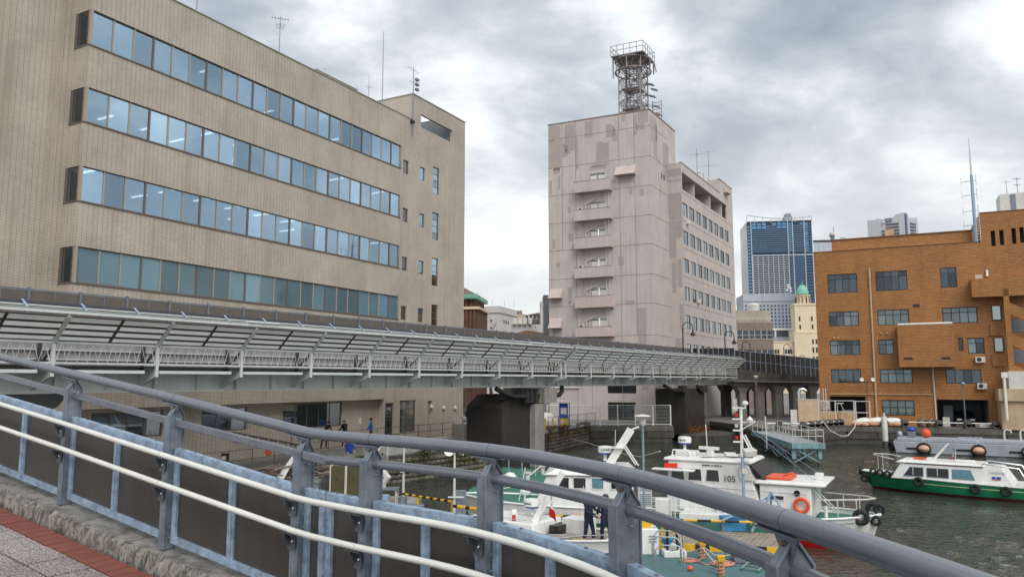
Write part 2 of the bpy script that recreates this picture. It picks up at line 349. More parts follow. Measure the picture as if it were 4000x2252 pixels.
for i in range(7,17):    # coping blocks and lower slabs where the wall is plain concrete
    F,d=seg(QL[i],QL[i+1])
    if d>40: continue
    k=max(1,int(d/2.6)); 
    for j in range(k):
        x0,x1=d*j/k+.012,d*(j+1)/k-.012
        MB().fb(F,x0,x1,-.10-random.random()*.03,.45,1.12,1.604).build('coping_block',K['qcap'],quay,smooth=False)
        MB().fb(F,x0+.2,x1+.15,-.06-random.random()*.03,.03,.45,1.10).build('wall_slab',K['qwall'],quay,smooth=False)
# rounded stones, each its own piece
K['stone']=M('mossy_stone',(.15,.14,.105),.9,0,.5,.9,grime=.5,scol=(.035,.04,.018),bump=.5,bs=14)
K['stone2']=M('brown_masonry',(.15,.125,.095),.9,0,.45,1.1,grime=.4,scol=(.06,.045,.03),bump=.5,bs=14)
def stone_mesh(seed,mat):
    random.seed(seed); m=MB(); n=5
    vs=[];fs=[]
    for i in range(n):
        for j in range(n):
            u=i/(n-1)*2-1; w=j/(n-1)*2-1; e=max(abs(u),abs(w)); dp=.5*(1-e**4)+.12*mnoise.noise((u*1.5+seed,w*1.5,seed*.7))
            rr=1-.10*(u*u*w*w); vs.append((u*.5*rr,-dp*.24,w*.5*rr))
    for i in range(n-1):
        for j in range(n-1): fs.append((i*n+j,(i+1)*n+j,(i+1)*n+j+1,i*n+j+1))
    m.add(vs,fs); o=m.build('stone',mat); me=o.data; bpy.data.objects.remove(o); return me
SM=[stone_mesh(i,K['stone']) for i in range(6)]; SM2=[stone_mesh(i+10,K['stone2']) for i in range(6)]
def stones(a,b,meshes,parent,w,h,z0,z1,lean=0):
    F,d=seg(a,b); ang=math.atan2(F.x[1],F.x[0]); rows=int((z1-z0)/h)
    for r in range(rows):
        x=-random.random()*w
        while x<d:
            ww=w*(.75+.5*random.random()); c=max(ww/2,min(d-ww/2,x+ww/2))
            o=bpy.data.objects.new('stone',random.choice(meshes)); COL.objects.link(o); o.parent=parent
            o.location=F(c,-.02,z0+h*(r+.5)); o.rotation_euler=(0,(random.random()-.5)*.12,ang); o.scale=(ww*.97,.7+.6*random.random(),h*.96); x+=ww
stones(QL[3],QL[4],SM,quay,.46,.30,-.1,1.58); stones((-10.6,42.5),QL[3],SM,quay,.46,.30,-.1,1.58); stones(QL[6],QL[7],SM2,quay,.5,.30,-.1,1.6)
stones(QL[4],QL[5],SM,quay,.5,.32,-.1,1.58)
# road behind the near pier with markings, kerb
K['asph']=M('asphalt',(.055,.056,.06),.9,0,.2,1,bump=.2,bs=60); K['paint']=M('road_paint',(.7,.7,.68),.7,0,.12,4)
tag(MB().add([(-9,69,1.604),(2.2,69,1.604),(6,78,1.604),(6,190,1.604),(-40,190,1.604),(-14,90,1.604)],[tuple(range(6))]).build('road',K['asph']),kind='structure')
road=bpy.data.objects['road']
for pts in ([(-5.5,72),(-3.4,75),(-2.2,79),(-2.4,86)],[(-8,79),(-4.5,82),(-2.8,88)],[(-6.6,88),(-3.4,92),(-2.2,100)],[(-1,70.5),(1.5,76),(2.5,86)]):
    m=MB(); 
    for p,q in zip(pts,pts[1:]):
        F,d=seg(p,q); m.quad(F(0,-.12,1.612),F(d,-.12,1.612),F(d,.12,1.612),F(0,.12,1.612))
    m.build('road_line',K['paint'],road)
for i in range(6): MB().add([(-7+i*.95,93+i*.4,1.613),(-6.5+i*.95,93+i*.4,1.613),(-6.5+i*.95,96+i*.4,1.613),(-7+i*.95,96+i*.4,1.613)],[(0,1,2,3)]).build('crossing_stripe',K['paint'],road)
# ================================================================ PROMENADE WE STAND ON
RF=Fr(-1.325,5.0,147.74); RS=.128
def rp(x,y,dz=0.): p=RF(x,y,0); return (p[0],p[1],4.72+RS*max(0,x)+dz)
K['base']=M('paving_bed',(.022,.02,.018),.95,0,.2,4)
m=MB()
m.hexa([rp(0,.1,-.6),rp(9,.1,-.6),rp(9,7,-.6),rp(0,7,-.6),rp(0,.1,-.172),rp(9,.1,-.172),rp(9,7,-.172),rp(0,7,-.172)])
m.add([(-1.2,4.8,4.50),(-.75,4.4,4.50),(-.05,3.85,4.5),(.5,3.15,4.5),(.8,2.2,4.5),(.95,1.3,4.5),(1,.2,4.5),(1,-12,4.5),(-9,-12,4.5),(-5.1,-.9,4.5)],[tuple(range(10))])
prom=tag(m.build('promenade',K['base'],smooth=False),kind='structure')
K['redp']=M('red_paver',(.21,.068,.05),.85,0,.16,6,grime=.25,scol=(.16,.06,.05),bump=.25,bs=90)
mg=M('speckled_slab',(.30,.27,.265),.85,0,.10,3,bump=.3,bs=120); nt=mg.node_tree; L=nt.links.new
gg=N(nt,'ShaderNodeNewGeometry'); nn=N(nt,'ShaderNodeTexNoise',i_Scale=95,i_Detail=2); L(gg.outputs['Position'],nn.inputs[0]); rr=ramp(nt,[(.42,(.13,.105,.105)),(.5,(.29,.25,.245)),(.6,(.46,.43,.42))]); L(nn.outputs[0],rr.inputs[0])
nn2=N(nt,'ShaderNodeTexNoise',i_Scale=1.3,i_Detail=5); L(gg.outputs['Position'],nn2.inputs[0]); rr2=ramp(nt,[(.35,.72),(.65,1.08)]); L(nn2.outputs[0],rr2.inputs[0])
L(mixc(nt,1.,rr.outputs[0],rr2.outputs[0],'MULTIPLY'),nt.nodes['Principled BSDF'].inputs['Base Color']); K['slab']=mg
def piece(name,mat,w,d,t=.05):
    z=Vector((0,0,0)); p=[Vector(rp(x,y,0))-Vector(rp(2,0,0)) for x,y in ((2,0),(2+w,0),(2+w,d),(2,d))]
    m=MB(); b=.004; ex=(Vector(rp(3,0))-Vector(rp(2,0))).normalized(); ey=(Vector(rp(2,1))-Vector(rp(2,0))).normalized()
    q=[p[0]+ex*b+ey*b,p[1]-ex*b+ey*b,p[2]-ex*b-ey*b,p[3]+ex*b-ey*b]; up=Vector((0,0,t))
    m.add(p+[v+up*.9 for v in p]+[v+up for v in q],[(0,1,5,4),(1,2,6,5),(2,3,7,6),(3,0,4,7),(4,5,9,8),(5,6,10,9),(6,7,11,10),(7,4,8,11),(8,9,10,11)])
    o=m.build(name,mat,smooth=False,uv=False); me=o.data; bpy.data.objects.remove(o); return me
PM=piece('red_paver',K['redp'],.094,.200); PS=piece('paving_slab',K['slab'],.281,.281)
def put(me,name,x,y):
    o=bpy.data.objects.new(name,me); COL.objects.link(o); o.parent=prom; p=rp(x,y,-.175+random.uniform(-.002,.002)); o.location=p; o.rotation_euler=(random.uniform(-.006,.006),random.uniform(-.006,.006),0)
for i in range(68): put(PM,'red_paver',.2+i*.11,.186)
for i in range(24):
    for j in range(12): put(PS,'paving_slab',.15+i*.30,.402+j*.30)
# kerb carrying the fence, cast in lengths
mk=M('kerb_concrete',(.30,.285,.25),.95,0,.2,4,bump=.35,bs=90); nt=mk.node_tree; L=nt.links.new; gg=N(nt,'ShaderNodeNewGeometry')
mp=N(nt,'ShaderNodeMapping'); mp.inputs['Scale'].default_value=(1,1,.6); L(gg.outputs['Position'],mp.inputs[0])
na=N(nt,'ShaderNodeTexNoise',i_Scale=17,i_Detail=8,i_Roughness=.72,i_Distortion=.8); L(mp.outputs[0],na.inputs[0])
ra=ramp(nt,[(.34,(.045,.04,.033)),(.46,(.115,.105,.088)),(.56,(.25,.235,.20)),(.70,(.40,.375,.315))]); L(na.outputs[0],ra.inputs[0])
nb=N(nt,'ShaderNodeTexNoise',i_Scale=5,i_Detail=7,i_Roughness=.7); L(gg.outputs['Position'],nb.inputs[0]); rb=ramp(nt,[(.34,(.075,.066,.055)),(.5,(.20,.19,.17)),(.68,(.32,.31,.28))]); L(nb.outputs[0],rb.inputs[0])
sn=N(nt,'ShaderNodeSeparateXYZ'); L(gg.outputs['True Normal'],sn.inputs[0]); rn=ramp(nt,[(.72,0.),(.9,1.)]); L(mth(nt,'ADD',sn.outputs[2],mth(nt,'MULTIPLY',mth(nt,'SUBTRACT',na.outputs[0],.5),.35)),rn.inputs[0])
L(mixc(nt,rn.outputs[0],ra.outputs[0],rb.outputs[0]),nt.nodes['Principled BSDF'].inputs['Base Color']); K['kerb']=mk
for i in range(6):
    x0,x1=i*1.45+.2,(i+1)*1.45+.188
    pr=[(-.2,-.2),(.172,-.2),(.160,-.04),(.128,0.0),(-.2,.012)]
    n=7; m=MB(); vs=[]
    for k in range(n+1):
        x=x0+(x1-x0)*k/n
        for (y,dz) in pr:
            jx=mnoise.noise((x*5,y*9,i))*.010 if y>.13 else 0
            vs.append(rp(x,y+jx,dz+(mnoise.noise((x*7,y*5,3))*.006 if dz>-.1 else 0)))
    fs=[]
    for k in range(n):
        for j in range(5): fs.append((k*5+j,(k+1)*5+j,(k+1)*5+(j+1)%5,k*5+(j+1)%5))
    fs+= [tuple(range(5)),tuple(n*5+j for j in range(4,-1,-1))]
    m.add(vs,fs); m.build('kerb_block',mk,prom)
# grit and dead leaves caught along the kerb foot
m=MB(); random.seed(3)
for i in range(700):
    x=random.uniform(.3,7.5); y=.172+abs(random.gauss(0,.016)) if random.random()<.7 else random.uniform(-.1,.05); p=Vector(rp(x,y,-.118 if y>.15 else .016)); s=random.uniform(.003,.010); a=random.random()*6.3
    m.add([p+Vector((math.cos(a+t)*s*(1 if t%2 else .5),math.sin(a+t)*s*(1 if t%2 else .5),random.uniform(0,.005))) for t in (0,1.57,3.14,4.71)],[(0,1,2,3)])
K['grit']=M('dead_leaf_grit',(.075,.055,.035),.95,0,.5,60)
tag(m.build('leaf_litter',K['grit'],smooth=False),'dark grit and dead leaf scraps along the kerb foot','leaf litter',kind='stuff')
# level part of the kerb under the curving fence
# ================================================================ NEAR FENCE
PO=[(-4.93,7.28,6.34),(-3.67,6.48,6.148),(-2.46,5.68,5.962),(-1.325,5.0,5.769),(-.814,4.55,5.757),(-.106,3.97,5.745),(.463,3.23,5.714),(.79,2.26,5.699),(.93,1.30,5.70),(.97,.3,5.70)]
KP=(-1.146,4.84,5.760)
fence=thing('promenade_fence','grey tubular railing with dark brown panels along the promenade edge','fence',(0,0,4.6))
def cr_(p0,p1,p2,p3,t): return tuple(.5*((2*b_)+(-a+c)*t+(2*a-5*b_+4*c-d)*t*t+(-a+3*b_-3*c+d)*t**3) for a,b_,c,d in zip(p0,p1,p2,p3))
line=[[PO[0]],[PO[1]],[PO[2]],[PO[3],KP]]
segs=[]   # polyline per bay
for i in range(9):
    if i<3: segs.append([PO[i],PO[i+1]])
    elif i==3: segs.append([PO[3],KP,PO[4]])
    else:
        q0=PO[i-1] if i>4 else KP; q3=PO[i+2] if i<8 else (PO[9][0],PO[9][1]-1,PO[9][2])
        segs.append([cr_(q0,PO[i],PO[i+1],q3,t/6) for t in range(7)])
def shift(pts,dz,dy,cap=0):
    r=[]
    for i,p in enumerate(pts):
        a=Vector(pts[max(i-1,0)]);b=Vector(pts[min(i+1,len(pts)-1)]); t=(b-a); t.z=0; t.normalize(); n=Vector((-t.y,t.x,0))*-1
        r.append((p[0]+n.x*dy,p[1]+n.y*dy,p[2]+dz))
    return r
def trim(pts,e0,e1):
    P=[Vector(p) for p in pts]; P[0]=P[0]+(P[1]-P[0]).normalized()*e0; P[-1]=P[-1]+(P[-2]-P[-1]).normalized()*e1; return P
tang=[]
for i,p in enumerate(PO):
    a=Vector(PO[max(i-1,0)]);b=Vector(PO[min(i+1,len(PO)-1)]); t=b-a; t.z=0; tang.append(t.normalized())
tang[3]=(Vector(PO[3])-Vector(PO[2])); tang[3].z=0; tang[3].normalize()
for i,s in enumerate(segs):
    MB().path(trim(s,.0025,.0025),.0335,20).build('handrail',K['tube'],fence)
    mid=trim(shift(s,-.175 if i<3 else -.142,-.02),.0,.0)
    if i<3: 
        m=MB(); P=[Vector(p) for p in mid]; d=(P[1]-P[0]).normalized(); P=[P[0]-d*.02,P[1]+d*(.30 if i==2 else .0)]
        if i==2: P[1]=Vector(shift([PO[3],KP],-.160,-.02)[1])-d*.01
        m.bar(P[0],P[1],.038,.05).build('middle_rail',K['tube'],fence,bevel=.006)
    else:
        if i==3: mid=[Vector(shift([KP,PO[4]],-.150,-.02)[0]),Vector(mid[-1])]
        MB().path(mid,.026,18).build('middle_rail',K['tube'],fence)
    for dz in (-.39,-.592):
        MB().path(trim(shift(s,dz,.10),.0015,.0015),.0195,16).build('white_rail',K['whiterail'],fence)
# posts
K['weld']=M('rusty_weld',(.13,.085,.06),.9,0,.4,60)
K['brk']=M('dark_bracket_steel',(.10,.11,.125),.5,.3,.15,8)
def post(i):
    p=PO[i]; t=tang[i]; n=Vector((t.y,-t.x,0))   # n towards the walkway
    base=Vector((p[0],p[1],0)); zr=p[2]; zb=zr-1.06
    slope=0.
    def q(a,y,z): v=base+t*a+n*y; return (v.x,v.y,z)
    zt=zr-.036; zs=zt-.085; yb,yf=-.075,.05; ym=(yb+yf)/2
    prof=[(yf,zb),(yf,zs),(ym,zt),(yb,zs),(yb,zr-.42),(yb+.025,zr-.46),(yb+.025,zb)]
    m=MB(); m.prism([q(-.004,y,z) for y,z in prof],t*.008)
    for a,b in zip(prof[:-1],prof[1:]):
        dy,dz=b[0]-a[0],b[1]-a[1]; l=math.hypot(dy,dz); ny,nz=-dz/l*.0085,dy/l*.0085
        w0,w1=(-.052,.012) if a[0]==yf and b[0]==yf else (-.03,.014)
        A=[q(w0,a[0],a[1]),q(w1,a[0],a[1]),q(w1,b[0],b[1]),q(w0,b[0],b[1])]
        B=[q(w0,a[0]+ny,a[1]+nz),q(w1,a[0]+ny,a[1]+nz),q(w1,b[0]+ny,b[1]+nz),q(w0,b[0]+ny,b[1]+nz)]
        m.hexa(A+B)
    po=m.build('post',K['galvd'],fence,smooth=False,bevel=.0025)
    s=(Vector(PO[min(i+1,9)])-Vector(PO[max(i-1,0)])); sl=s.z/math.hypot(s.x,s.y)
    if i==3: sl=-.14
    m=MB(); z0=zr-.034
    m.prism([q(-.075,-.004,z0-.003-.07*sl*0),q(.05,-.004,z0-.003),q(-.004,-.004,z0-.105)],n*.008)
    a=q(-.15,0,z0-.004-.15*sl);b_=q(.055,0,z0-.004+.055*sl); m.bar(a,b_,.042,.007)
    m.build('saddle_plate',K['galvd'],po,smooth=False)
    MB().ball(q(-.012,.004,z0-.03),.016,8,.6).build('weld_bead',K['weld'],po)
    m=MB()
    for dy in (-.012,.012): m.lathe(q(.012,-.02+dy,zr-.15),[(.009,0),(.009,.006),(.005,.010)],8,axis='z')
    m.lathe(q(.014,-.02,zr-.205),[(.011,0),(.011,.006)],6); m.build('bolt',K['chrome'],po)
    for dz in (-.39,-.592):
        m=MB(); zc=zr+dz-.021
        m.bar(q(-.085,.10,zc-.003+.085*-sl*1),q(.04,.10,zc-.003+.04*sl),.026,.007)
        m.prism([q(-.056,.062,zc-.012),q(-.056,.062,zc-.095),q(-.049,.066,zc-.103),q(.004,.066,zc-.103),q(.010,.064,zc-.095),q(.010,.062,zc-.012)],n*.006)
        m.prism([q(-.052,.062,zc-.004),q(-.052,.112,zc-.004),q(-.052,.112,zc-.03),q(-.052,.066,zc-.085)],t*.006)
        br=m.build('rail_bracket',K['brk'],fence,smooth=False)
        MB().lathe(q(-.012,.068,zc-.055),[(.010,0),(.010,.007),(.004,.011)],8,axis=lambda x,y,h,n=n,t=t:(n.x*h+t.x*x,n.y*h+t.y*x,y)).build('bolt',K['chrome'],br)
for i in range(len(PO)): post(i)
# framed panels
def panel(a,b,nd,e0,e1):
    A=Vector(a);B=Vector(b); d=B-A; L=math.hypot(d.x,d.y); t=Vector((d.x/L,d.y/L,0)); n=Vector((t.y,-t.x,0)); sl=d.z/L
    def q(x,y,z): v=A+t*x+n*y; return (v.x,v.y,A.z+sl*x+z)
    x0,x1=e0,L-e1; zt,zb=-.345,-1.01
    m=MB()
    def fr(xa,xb,za,zc,y0=-.035,y1=.012): m.hexa([q(xa,y0,za),q(xb,y0,za),q(xb,y1,za),q(xa,y1,za),q(xa,y0,zc),q(xb,y0,zc),q(xb,y1,zc),q(xa,y1,zc)])
    fr(x0,x1,zt-.062,zt); fr(x0,x1,zb,zb+.052); fr(x0,x0+.046,zb+.052,zt-.062); fr(x1-.046,x1,zb+.052,zt-.062)
    f=m.build('panel_frame',K['galv'],fence,smooth=False,bevel=.002)
    xs=[x0+.046]+[x0+(x1-x0)*(k+1)/(nd+1) for k in range(nd)]+[x1-.046]
    for k in range(nd):
        m=MB(); c=xs[k+1]; y1=.017
        m.hexa([q(c-.016,-.03,zb+.004),q(c+.016,-.03,zb+.004),q(c+.016,y1,zb+.004),q(c-.016,y1,zb+.004),q(c-.016,-.03,zt-.004),q(c+.016,-.03,zt-.004),q(c+.016,y1,zt-.004),q(c-.016,y1,zt-.004)])
        m.hexa([q(c+.016,-.03,zb+.05),q(c+.03,-.03,zb+.05),q(c+.03,.004,zb+.05),q(c+.016,.004,zb+.05),q(c+.016,-.03,zt-.06),q(c+.03,-.03,zt-.06),q(c+.03,.004,zt-.06),q(c+.016,.004,zt-.06)])
        m.build('divider',K['galv'],f,smooth=False)
    for k in range(len(xs)-1):
        m=MB(); m.hexa([q(xs[k]-.005,-.025,zb+.04),q(xs[k+1]+.005,-.025,zb+.04),q(xs[k+1]+.005,-.010,zb+.04),q(xs[k]-.005,-.010,zb+.04),q(xs[k]-.005,-.025,zt-.05),q(xs[k+1]+.005,-.025,zt-.05),q(xs[k+1]+.005,-.010,zt-.05),q(xs[k]-.005,-.010,zt-.05)])
        m.build('pane',K['brown'],f,smooth=False)
    m=MB()
    for x in (x0+.07,x0+.2,x1-.2,x1-.07): m.lathe(q(x,-.012,zt),[(.010,0),(.010,.004),(.004,.008)],8)
    for z in (-.5,-.58,-.9,-.97): m.lathe(q(x0+.006,.02,z),[(.008,0),(.008,.006),(.003,.009)],6,axis=lambda x,y,h,n=n,t=t:(n.x*h*0-t.x*h,n.y*h*0-t.y*h,y) if False else (-t.x*h+n.x*x,-t.y*h+n.y*x,y))
    m.build('bolt',K['galvd'],f)
for i in range(9):
    if i==3: panel(PO[3],KP,0,.03,.004); panel(KP,PO[4],0,.03,.05)
    else: panel(PO[i],PO[i+1],1,.03,.05)
# ================================================================ WHITE FOOTBRIDGE  (u along, v away from us, z)
BF=Fr(-16.607,27.870,55.753)
bridge=thing('footbridge','long white steel footbridge with slanted screens crossing the basin','bridge',BF(36,1.5,0))
US=[-8+4*i for i in range(12)]; UT=[36.65+4*i for i in range(11)]
def side(us,ue,first,last):
    m=MB()   # girders with flanges
    for v in (1.4,3.1):
        m.fb(BF,us,ue,v,v+.03,5.66,7.0); m.fb(BF,us,ue,v-.2,v+.23,5.60,5.66); m.fb(BF,us,ue,v-.2,v+.23,7.0,7.05)
    g=m.build('girder',K['steelg'],bridge,smooth=False)
    u=us+1
    m=MB()
    while u<ue:
        m.fb(BF,u,u+.018,1.25,1.4,5.665,6.998); u+=2.0
    m.build('stiffener',K['steelg'],g,smooth=False)
    for u in (us+12,us+30):
        if u<ue-2:
            m=MB(); m.fb(BF,u,u+1.1,1.385,1.4,5.75,6.3)
            for a in range(8):
                for c in range(4): m.lathe(BF(u+.1+a*.13,1.385,5.85+c*.12),[(.02,0),(.02,.012),(.01,.02)],6,axis=lambda x,y,h:(-BF.y[0]*h+BF.x[0]*x,-BF.y[1]*h+BF.x[1]*x,y))
            m.build('splice_plate',K['steelg'],g,smooth=False)
    MB().fb(BF,us,ue,1.22,3.6,7.06,7.30).build('deck',K['concd'],bridge,smooth=False)
    MB().fb(BF,us+.02,ue-.02,1.15,1.19,6.45,7.55).build('inner_sheet',K['corr'],bridge,smooth=False)
    m=MB()
    for z in (6.85,7.2): m.fb(BF,us+.02,ue-.02,1.06,1.14,z,z+.05)
    m.build('sheet_rail',K['steelw'],bridge,smooth=False)
    MB().fb(BF,us,ue,-1.06,-.98,8.44,8.58).build('edge_beam',K['steelw'],bridge,smooth=False)
    MB().fb(BF,us,ue,-1.10,-.94,8.585,8.60).build('edge_flange',K['steelw'],bridge,smooth=False)
    m=MB(); m.bar(BF(us,-.62,8.79),BF(ue,-.62,8.79),.06,.10); m.build('top_rail',M('dark_slate_rail',(.055,.062,.08),.5),bridge,smooth=False)
    m=MB(); m.bar(BF(us,-.74,8.69),BF(ue,-.74,8.69),.05,.04); m.build('top_rail',K['steelw'],bridge,smooth=False)
    u=us+.9
    while u<ue:
        m=MB(); m.bar(BF(u,-1.0,8.60),BF(u,-.58,8.87),.08,.03,up=(BF.y[0],BF.y[1],1)); m.build('strut',K['galvf'] if False else K['galv'],bridge,smooth=False); u+=2.0
    MB().fb(BF,us,ue,.05,1.14,6.60,6.64).build('lower_ledge',K['ribd'],bridge,smooth=False)
side(-8.3,36.15,0,0); side(36.5,76.8,0,0)
zig=None
def bay(u0,u1):
    global zig
    d=u1-u0
    # zig-zag guard
    if abs(d-4)<.01 and zig: z=inst(zig,bridge,Vector(BF(u0,0,0))-Vector(BF(zb0,0,0)))
    else:
        m=MB(); n=int(d/.365); pts=[]; w=(d-.2)/n
        for k in range(n):
            x=u0+.1+k*w; pts+=[BF(x,0,6.76),BF(x+w*.45,0,7.40),BF(x+w*.55,0,7.40)]
        pts.append(BF(u1-.1,0,6.76)); m.path(pts,.015,5); o=m.build('zigzag_guard',K['white'],bridge)
        if abs(d-4)<.01: zig=o; globals()['zb0']=u0
    m=MB(); m.fb(BF,u0+.05,u1-.05,-.04,.04,7.42,7.50); m.fb(BF,u0+.05,u1-.05,-.035,.035,6.68,6.75); m.build('guard_rail',K['steelw'],bridge,smooth=False)
    m=MB(); m.fb(BF,u0+.12,u1-.5,-.02,.10,6.35,6.47); m.build('stringer',K['steelw'],bridge,smooth=False)
    # slanted screen: two sheets, ribs
    def sp(u,t,o=0.): return BF(u,-.02-.98*t-o*.68,7.52+.86*t+o*.73)
    um=(u0+u1)/2
    for a,b in ((u0+.09,um-.03),(um+.03,u1-.09)):
        MB().quad(sp(a,0),sp(b,0),sp(b,1),sp(a,1)).build('screen_sheet',K['screen'],bridge,smooth=False)
    m=MB(); nn=(-BF.y[0]*.6,-BF.y[1]*.6,-.7)
    for t in (.02,.25,.5,.75): m.bar(sp(u0+.08,t,-.03),sp(u1-.08,t,-.03),.085,.05,up=nn)
    m.bar(sp(um,0,-.03),sp(um,1,-.03),.10,.06,up=nn); m.bar(sp(u0+.08,.985,-.02),sp(u1-.08,.985,-.02),.05,.03,up=nn)
    m.build('screen_rib',K['ribd'],bridge,smooth=False)
def bracket(u):
    m=MB(); m.fb(BF,u-.06,u+.06,-.055,.055,6.22,7.52); m.build('guard_post',K['steelw'],bridge,smooth=False)
    m=MB(); m.prism([BF(u-.012,.0,6.23),BF(u-.012,.0,6.68),BF(u-.012,1.4,6.66),BF(u-.012,1.4,5.72)],tuple(.024*x for x in (*BF.x,0))); 
    m.hexa([BF(u-.06,0,6.23),BF(u+.06,0,6.23),BF(u+.06,1.4,5.71),BF(u-.06,1.4,5.71),BF(u-.06,0,6.25),BF(u+.06,0,6.25),BF(u+.06,1.4,5.73),BF(u-.06,1.4,5.73)])
    m.build('bracket',K['steelg'],bridge,smooth=False)
    m=MB(); a=BF(u,.02,7.48); b=BF(u,-1.0,8.40); up=(-BF.y[0]*.68,-BF.y[1]*.68,-.73)
    m.bar(a,b,.11,.012,up=up); m.bar(Vector(a)+Vector(up)*.1,Vector(b)+Vector(up)*.1,.11,.012,up=up); m.bar(Vector(a)+Vector(up)*.05,Vector(b)+Vector(up)*.05,.012,.09,up=up)
    m.build('screen_arm',K['steelg'],bridge,smooth=False)
    m=MB(); m.bar(BF(u+.1,.06,7.45),BF(u+.1,1.0,6.75),.07,.07); m.fb(BF,u-.08,u+.02,.9,1.05,6.5,7.5); m.build('inner_brace',K['ribd'],bridge,smooth=False)
    m=MB(); m.ball(BF(u-.14,-.02,6.60),.05,8); m.build('drain_end',K['black'],bridge)
for a,b in zip(US,US[1:]): bay(a,b)
for a,b in zip(UT,UT[1:]): bay(a,b)
for u in US+UT: bracket(u)
for u in (7.5,30.3,47,62):
    m=MB(); m.fb(BF,u,u+1.6,-1.14,-.9,8.60,8.64); m.build('cover_plate',K['white'],bridge,smooth=False)
# far-side brown screen fence of the bridge (posts every 2 m, two panes per bay)
V3=3.4; k=0; u=-9.5
while u<70:
    o=MB().fb(BF,u-.05,u+.05,V3-.07,V3+.05,7.3,9.74).build('far_post',K['galvf'],bridge,smooth=False)
    if u+2<70.6:
        m=MB(); m.fb(BF,u+.05,u+1.95,V3-.03,V3+.03,9.62,9.69); m.fb(BF,u+.98,u+1.02,V3-.03,V3+.03,7.7,9.62); m.build('far_frame',K['galvf'],bridge,smooth=False)
        for a in (.06,1.03): MB().fb(BF,u+a,u+a+.9,V3-.012,V3+.012,7.72,9.61).build('far_pane',K['brownfar'],bridge,smooth=False)
    u+=2.0; k+=1
    if 31<u<32.5: u+=.35
# ---------------------------------------------------------------- piers
def pier(name,label,u,w,zc,shapef,mat):
    t=thing(name,label,'bridge pier',BF(u,2.2,0)); shapef(t); return t
def p1f(t):
    F=BF
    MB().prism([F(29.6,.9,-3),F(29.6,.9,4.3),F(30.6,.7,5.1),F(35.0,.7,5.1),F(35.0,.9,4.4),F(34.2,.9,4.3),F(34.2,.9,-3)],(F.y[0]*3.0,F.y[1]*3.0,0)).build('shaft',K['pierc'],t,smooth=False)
    m=MB(); m.fb(F,33.1,34.35,.45,.898,-3,4.4); m.build('pilaster',K['conc'],t,smooth=False)
    m=MB(); m.fb(F,34.2,35.9,.30,4.0,4.45,5.52); m.build('bearing_block',K['conc'],t,smooth=False)
    m=MB(); m.fb(F,31.8,33.6,.5,.9,4.5,5.5); 
    for x in (31.9,32.5,33.1): m.fb(F,x,x+.06,.38,.5,4.5,5.5)
    m.fb(F,31.8,33.6,.38,.5,5.44,5.5); m.build('bearing_frame',K['dark'],t,smooth=False)
    m=MB()
    for pts in ([F(29.0,1.0,5.55),F(29.6,.7,5.2),F(30.6,.5,4.95),F(31.8,.45,4.95)],[F(35.9,.4,4.95),F(36.6,.5,5.0),F(37.3,.7,5.25),F(37.8,1.0,5.55)]): MB().path(pts,.17,10).build('restraint_tube',K['black'],t)
pier('bridge_pier','stained concrete pier with painted-in shade, standing in the water under the white bridge',32,0,0,p1f,None)
K['vine']=M('dead_ivy',(.055,.028,.016),.95,0,.5,5)
def p2f(t):
    F=BF
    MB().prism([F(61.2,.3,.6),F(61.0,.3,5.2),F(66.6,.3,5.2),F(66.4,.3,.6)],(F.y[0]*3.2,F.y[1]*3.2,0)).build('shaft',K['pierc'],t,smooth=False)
    m=MB(); m.fb(F,60.2,61.2,.1,.7,4.9,5.55); m.fb(F,65.2,66.9,.05,.5,4.8,5.55); m.build('bearing_frame',K['dark'],t,smooth=False)
    MB().path([F(57.8,1.2,5.6),F(58.6,.6,5.1),F(59.6,.4,5.0),F(60.4,.4,5.1)],.16,10).build('restraint_tube',K['black'],t); MB().path([F(64.2,.25,5.5),F(64.7,.1,5.1),F(65.3,.1,5.0)],.16,10).build('restraint_tube',K['black'],t)
    MB().fb(F,59.4,67.6,-3.6,.3,-3,.75).build('footing',K['qwall'],t,smooth=False)
    random.seed(5); m=MB()
    for s in range(46):
        u=61.3+random.random()**1.4*4.8; z=.7; pts=[]
        while z<1.5+random.random()*3.4: pts.append(F(u,.27-random.random()*.05,z)); z+=.25; u+=random.uniform(-.06,.20)
        if len(pts)>2: m.path(pts,[.035*(1-.7*i/len(pts)) for i in range(len(pts))],4)
    m.build('climbing_stems',K['vine'],t)
    m=MB()
    for s in range(900):
        u=61.2+random.random()*5.4; z=.75+abs(random.gauss(0,.25)); p=Vector(F(u,-.3*random.random()+.1,z)); a=[Vector((random.uniform(-1,1),random.uniform(-1,1),random.uniform(-1,1)))*.09 for _ in range(3)]
        m.add([p+x for x in a],[(0,1,2)])
    tag(m.build('dead_leaves',M('rust_leaves',(.20,.07,.02),.9,0,.5,6),t,smooth=False),kind='stuff')
pier('bridge_pier','ivy covered dark bridge pier beside the gangway landing',64,0,0,p2f,None)
def p0f(t):
    F=BF
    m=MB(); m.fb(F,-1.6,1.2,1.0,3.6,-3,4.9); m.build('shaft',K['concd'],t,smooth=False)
    MB().prism([F(-1.3,.9,5.58),F(1.1,.9,5.58),F(.7,.9,5.1),F(.3,.9,4.95),F(-.6,.9,4.95),F(-.9,.9,5.1)],(F.y[0],F.y[1],0)).build('bearing',K['dark'],t,smooth=False)
pier('bridge_pier','bridge pier with black bearing behind the railing at far left',0,0,0,p0f,None)
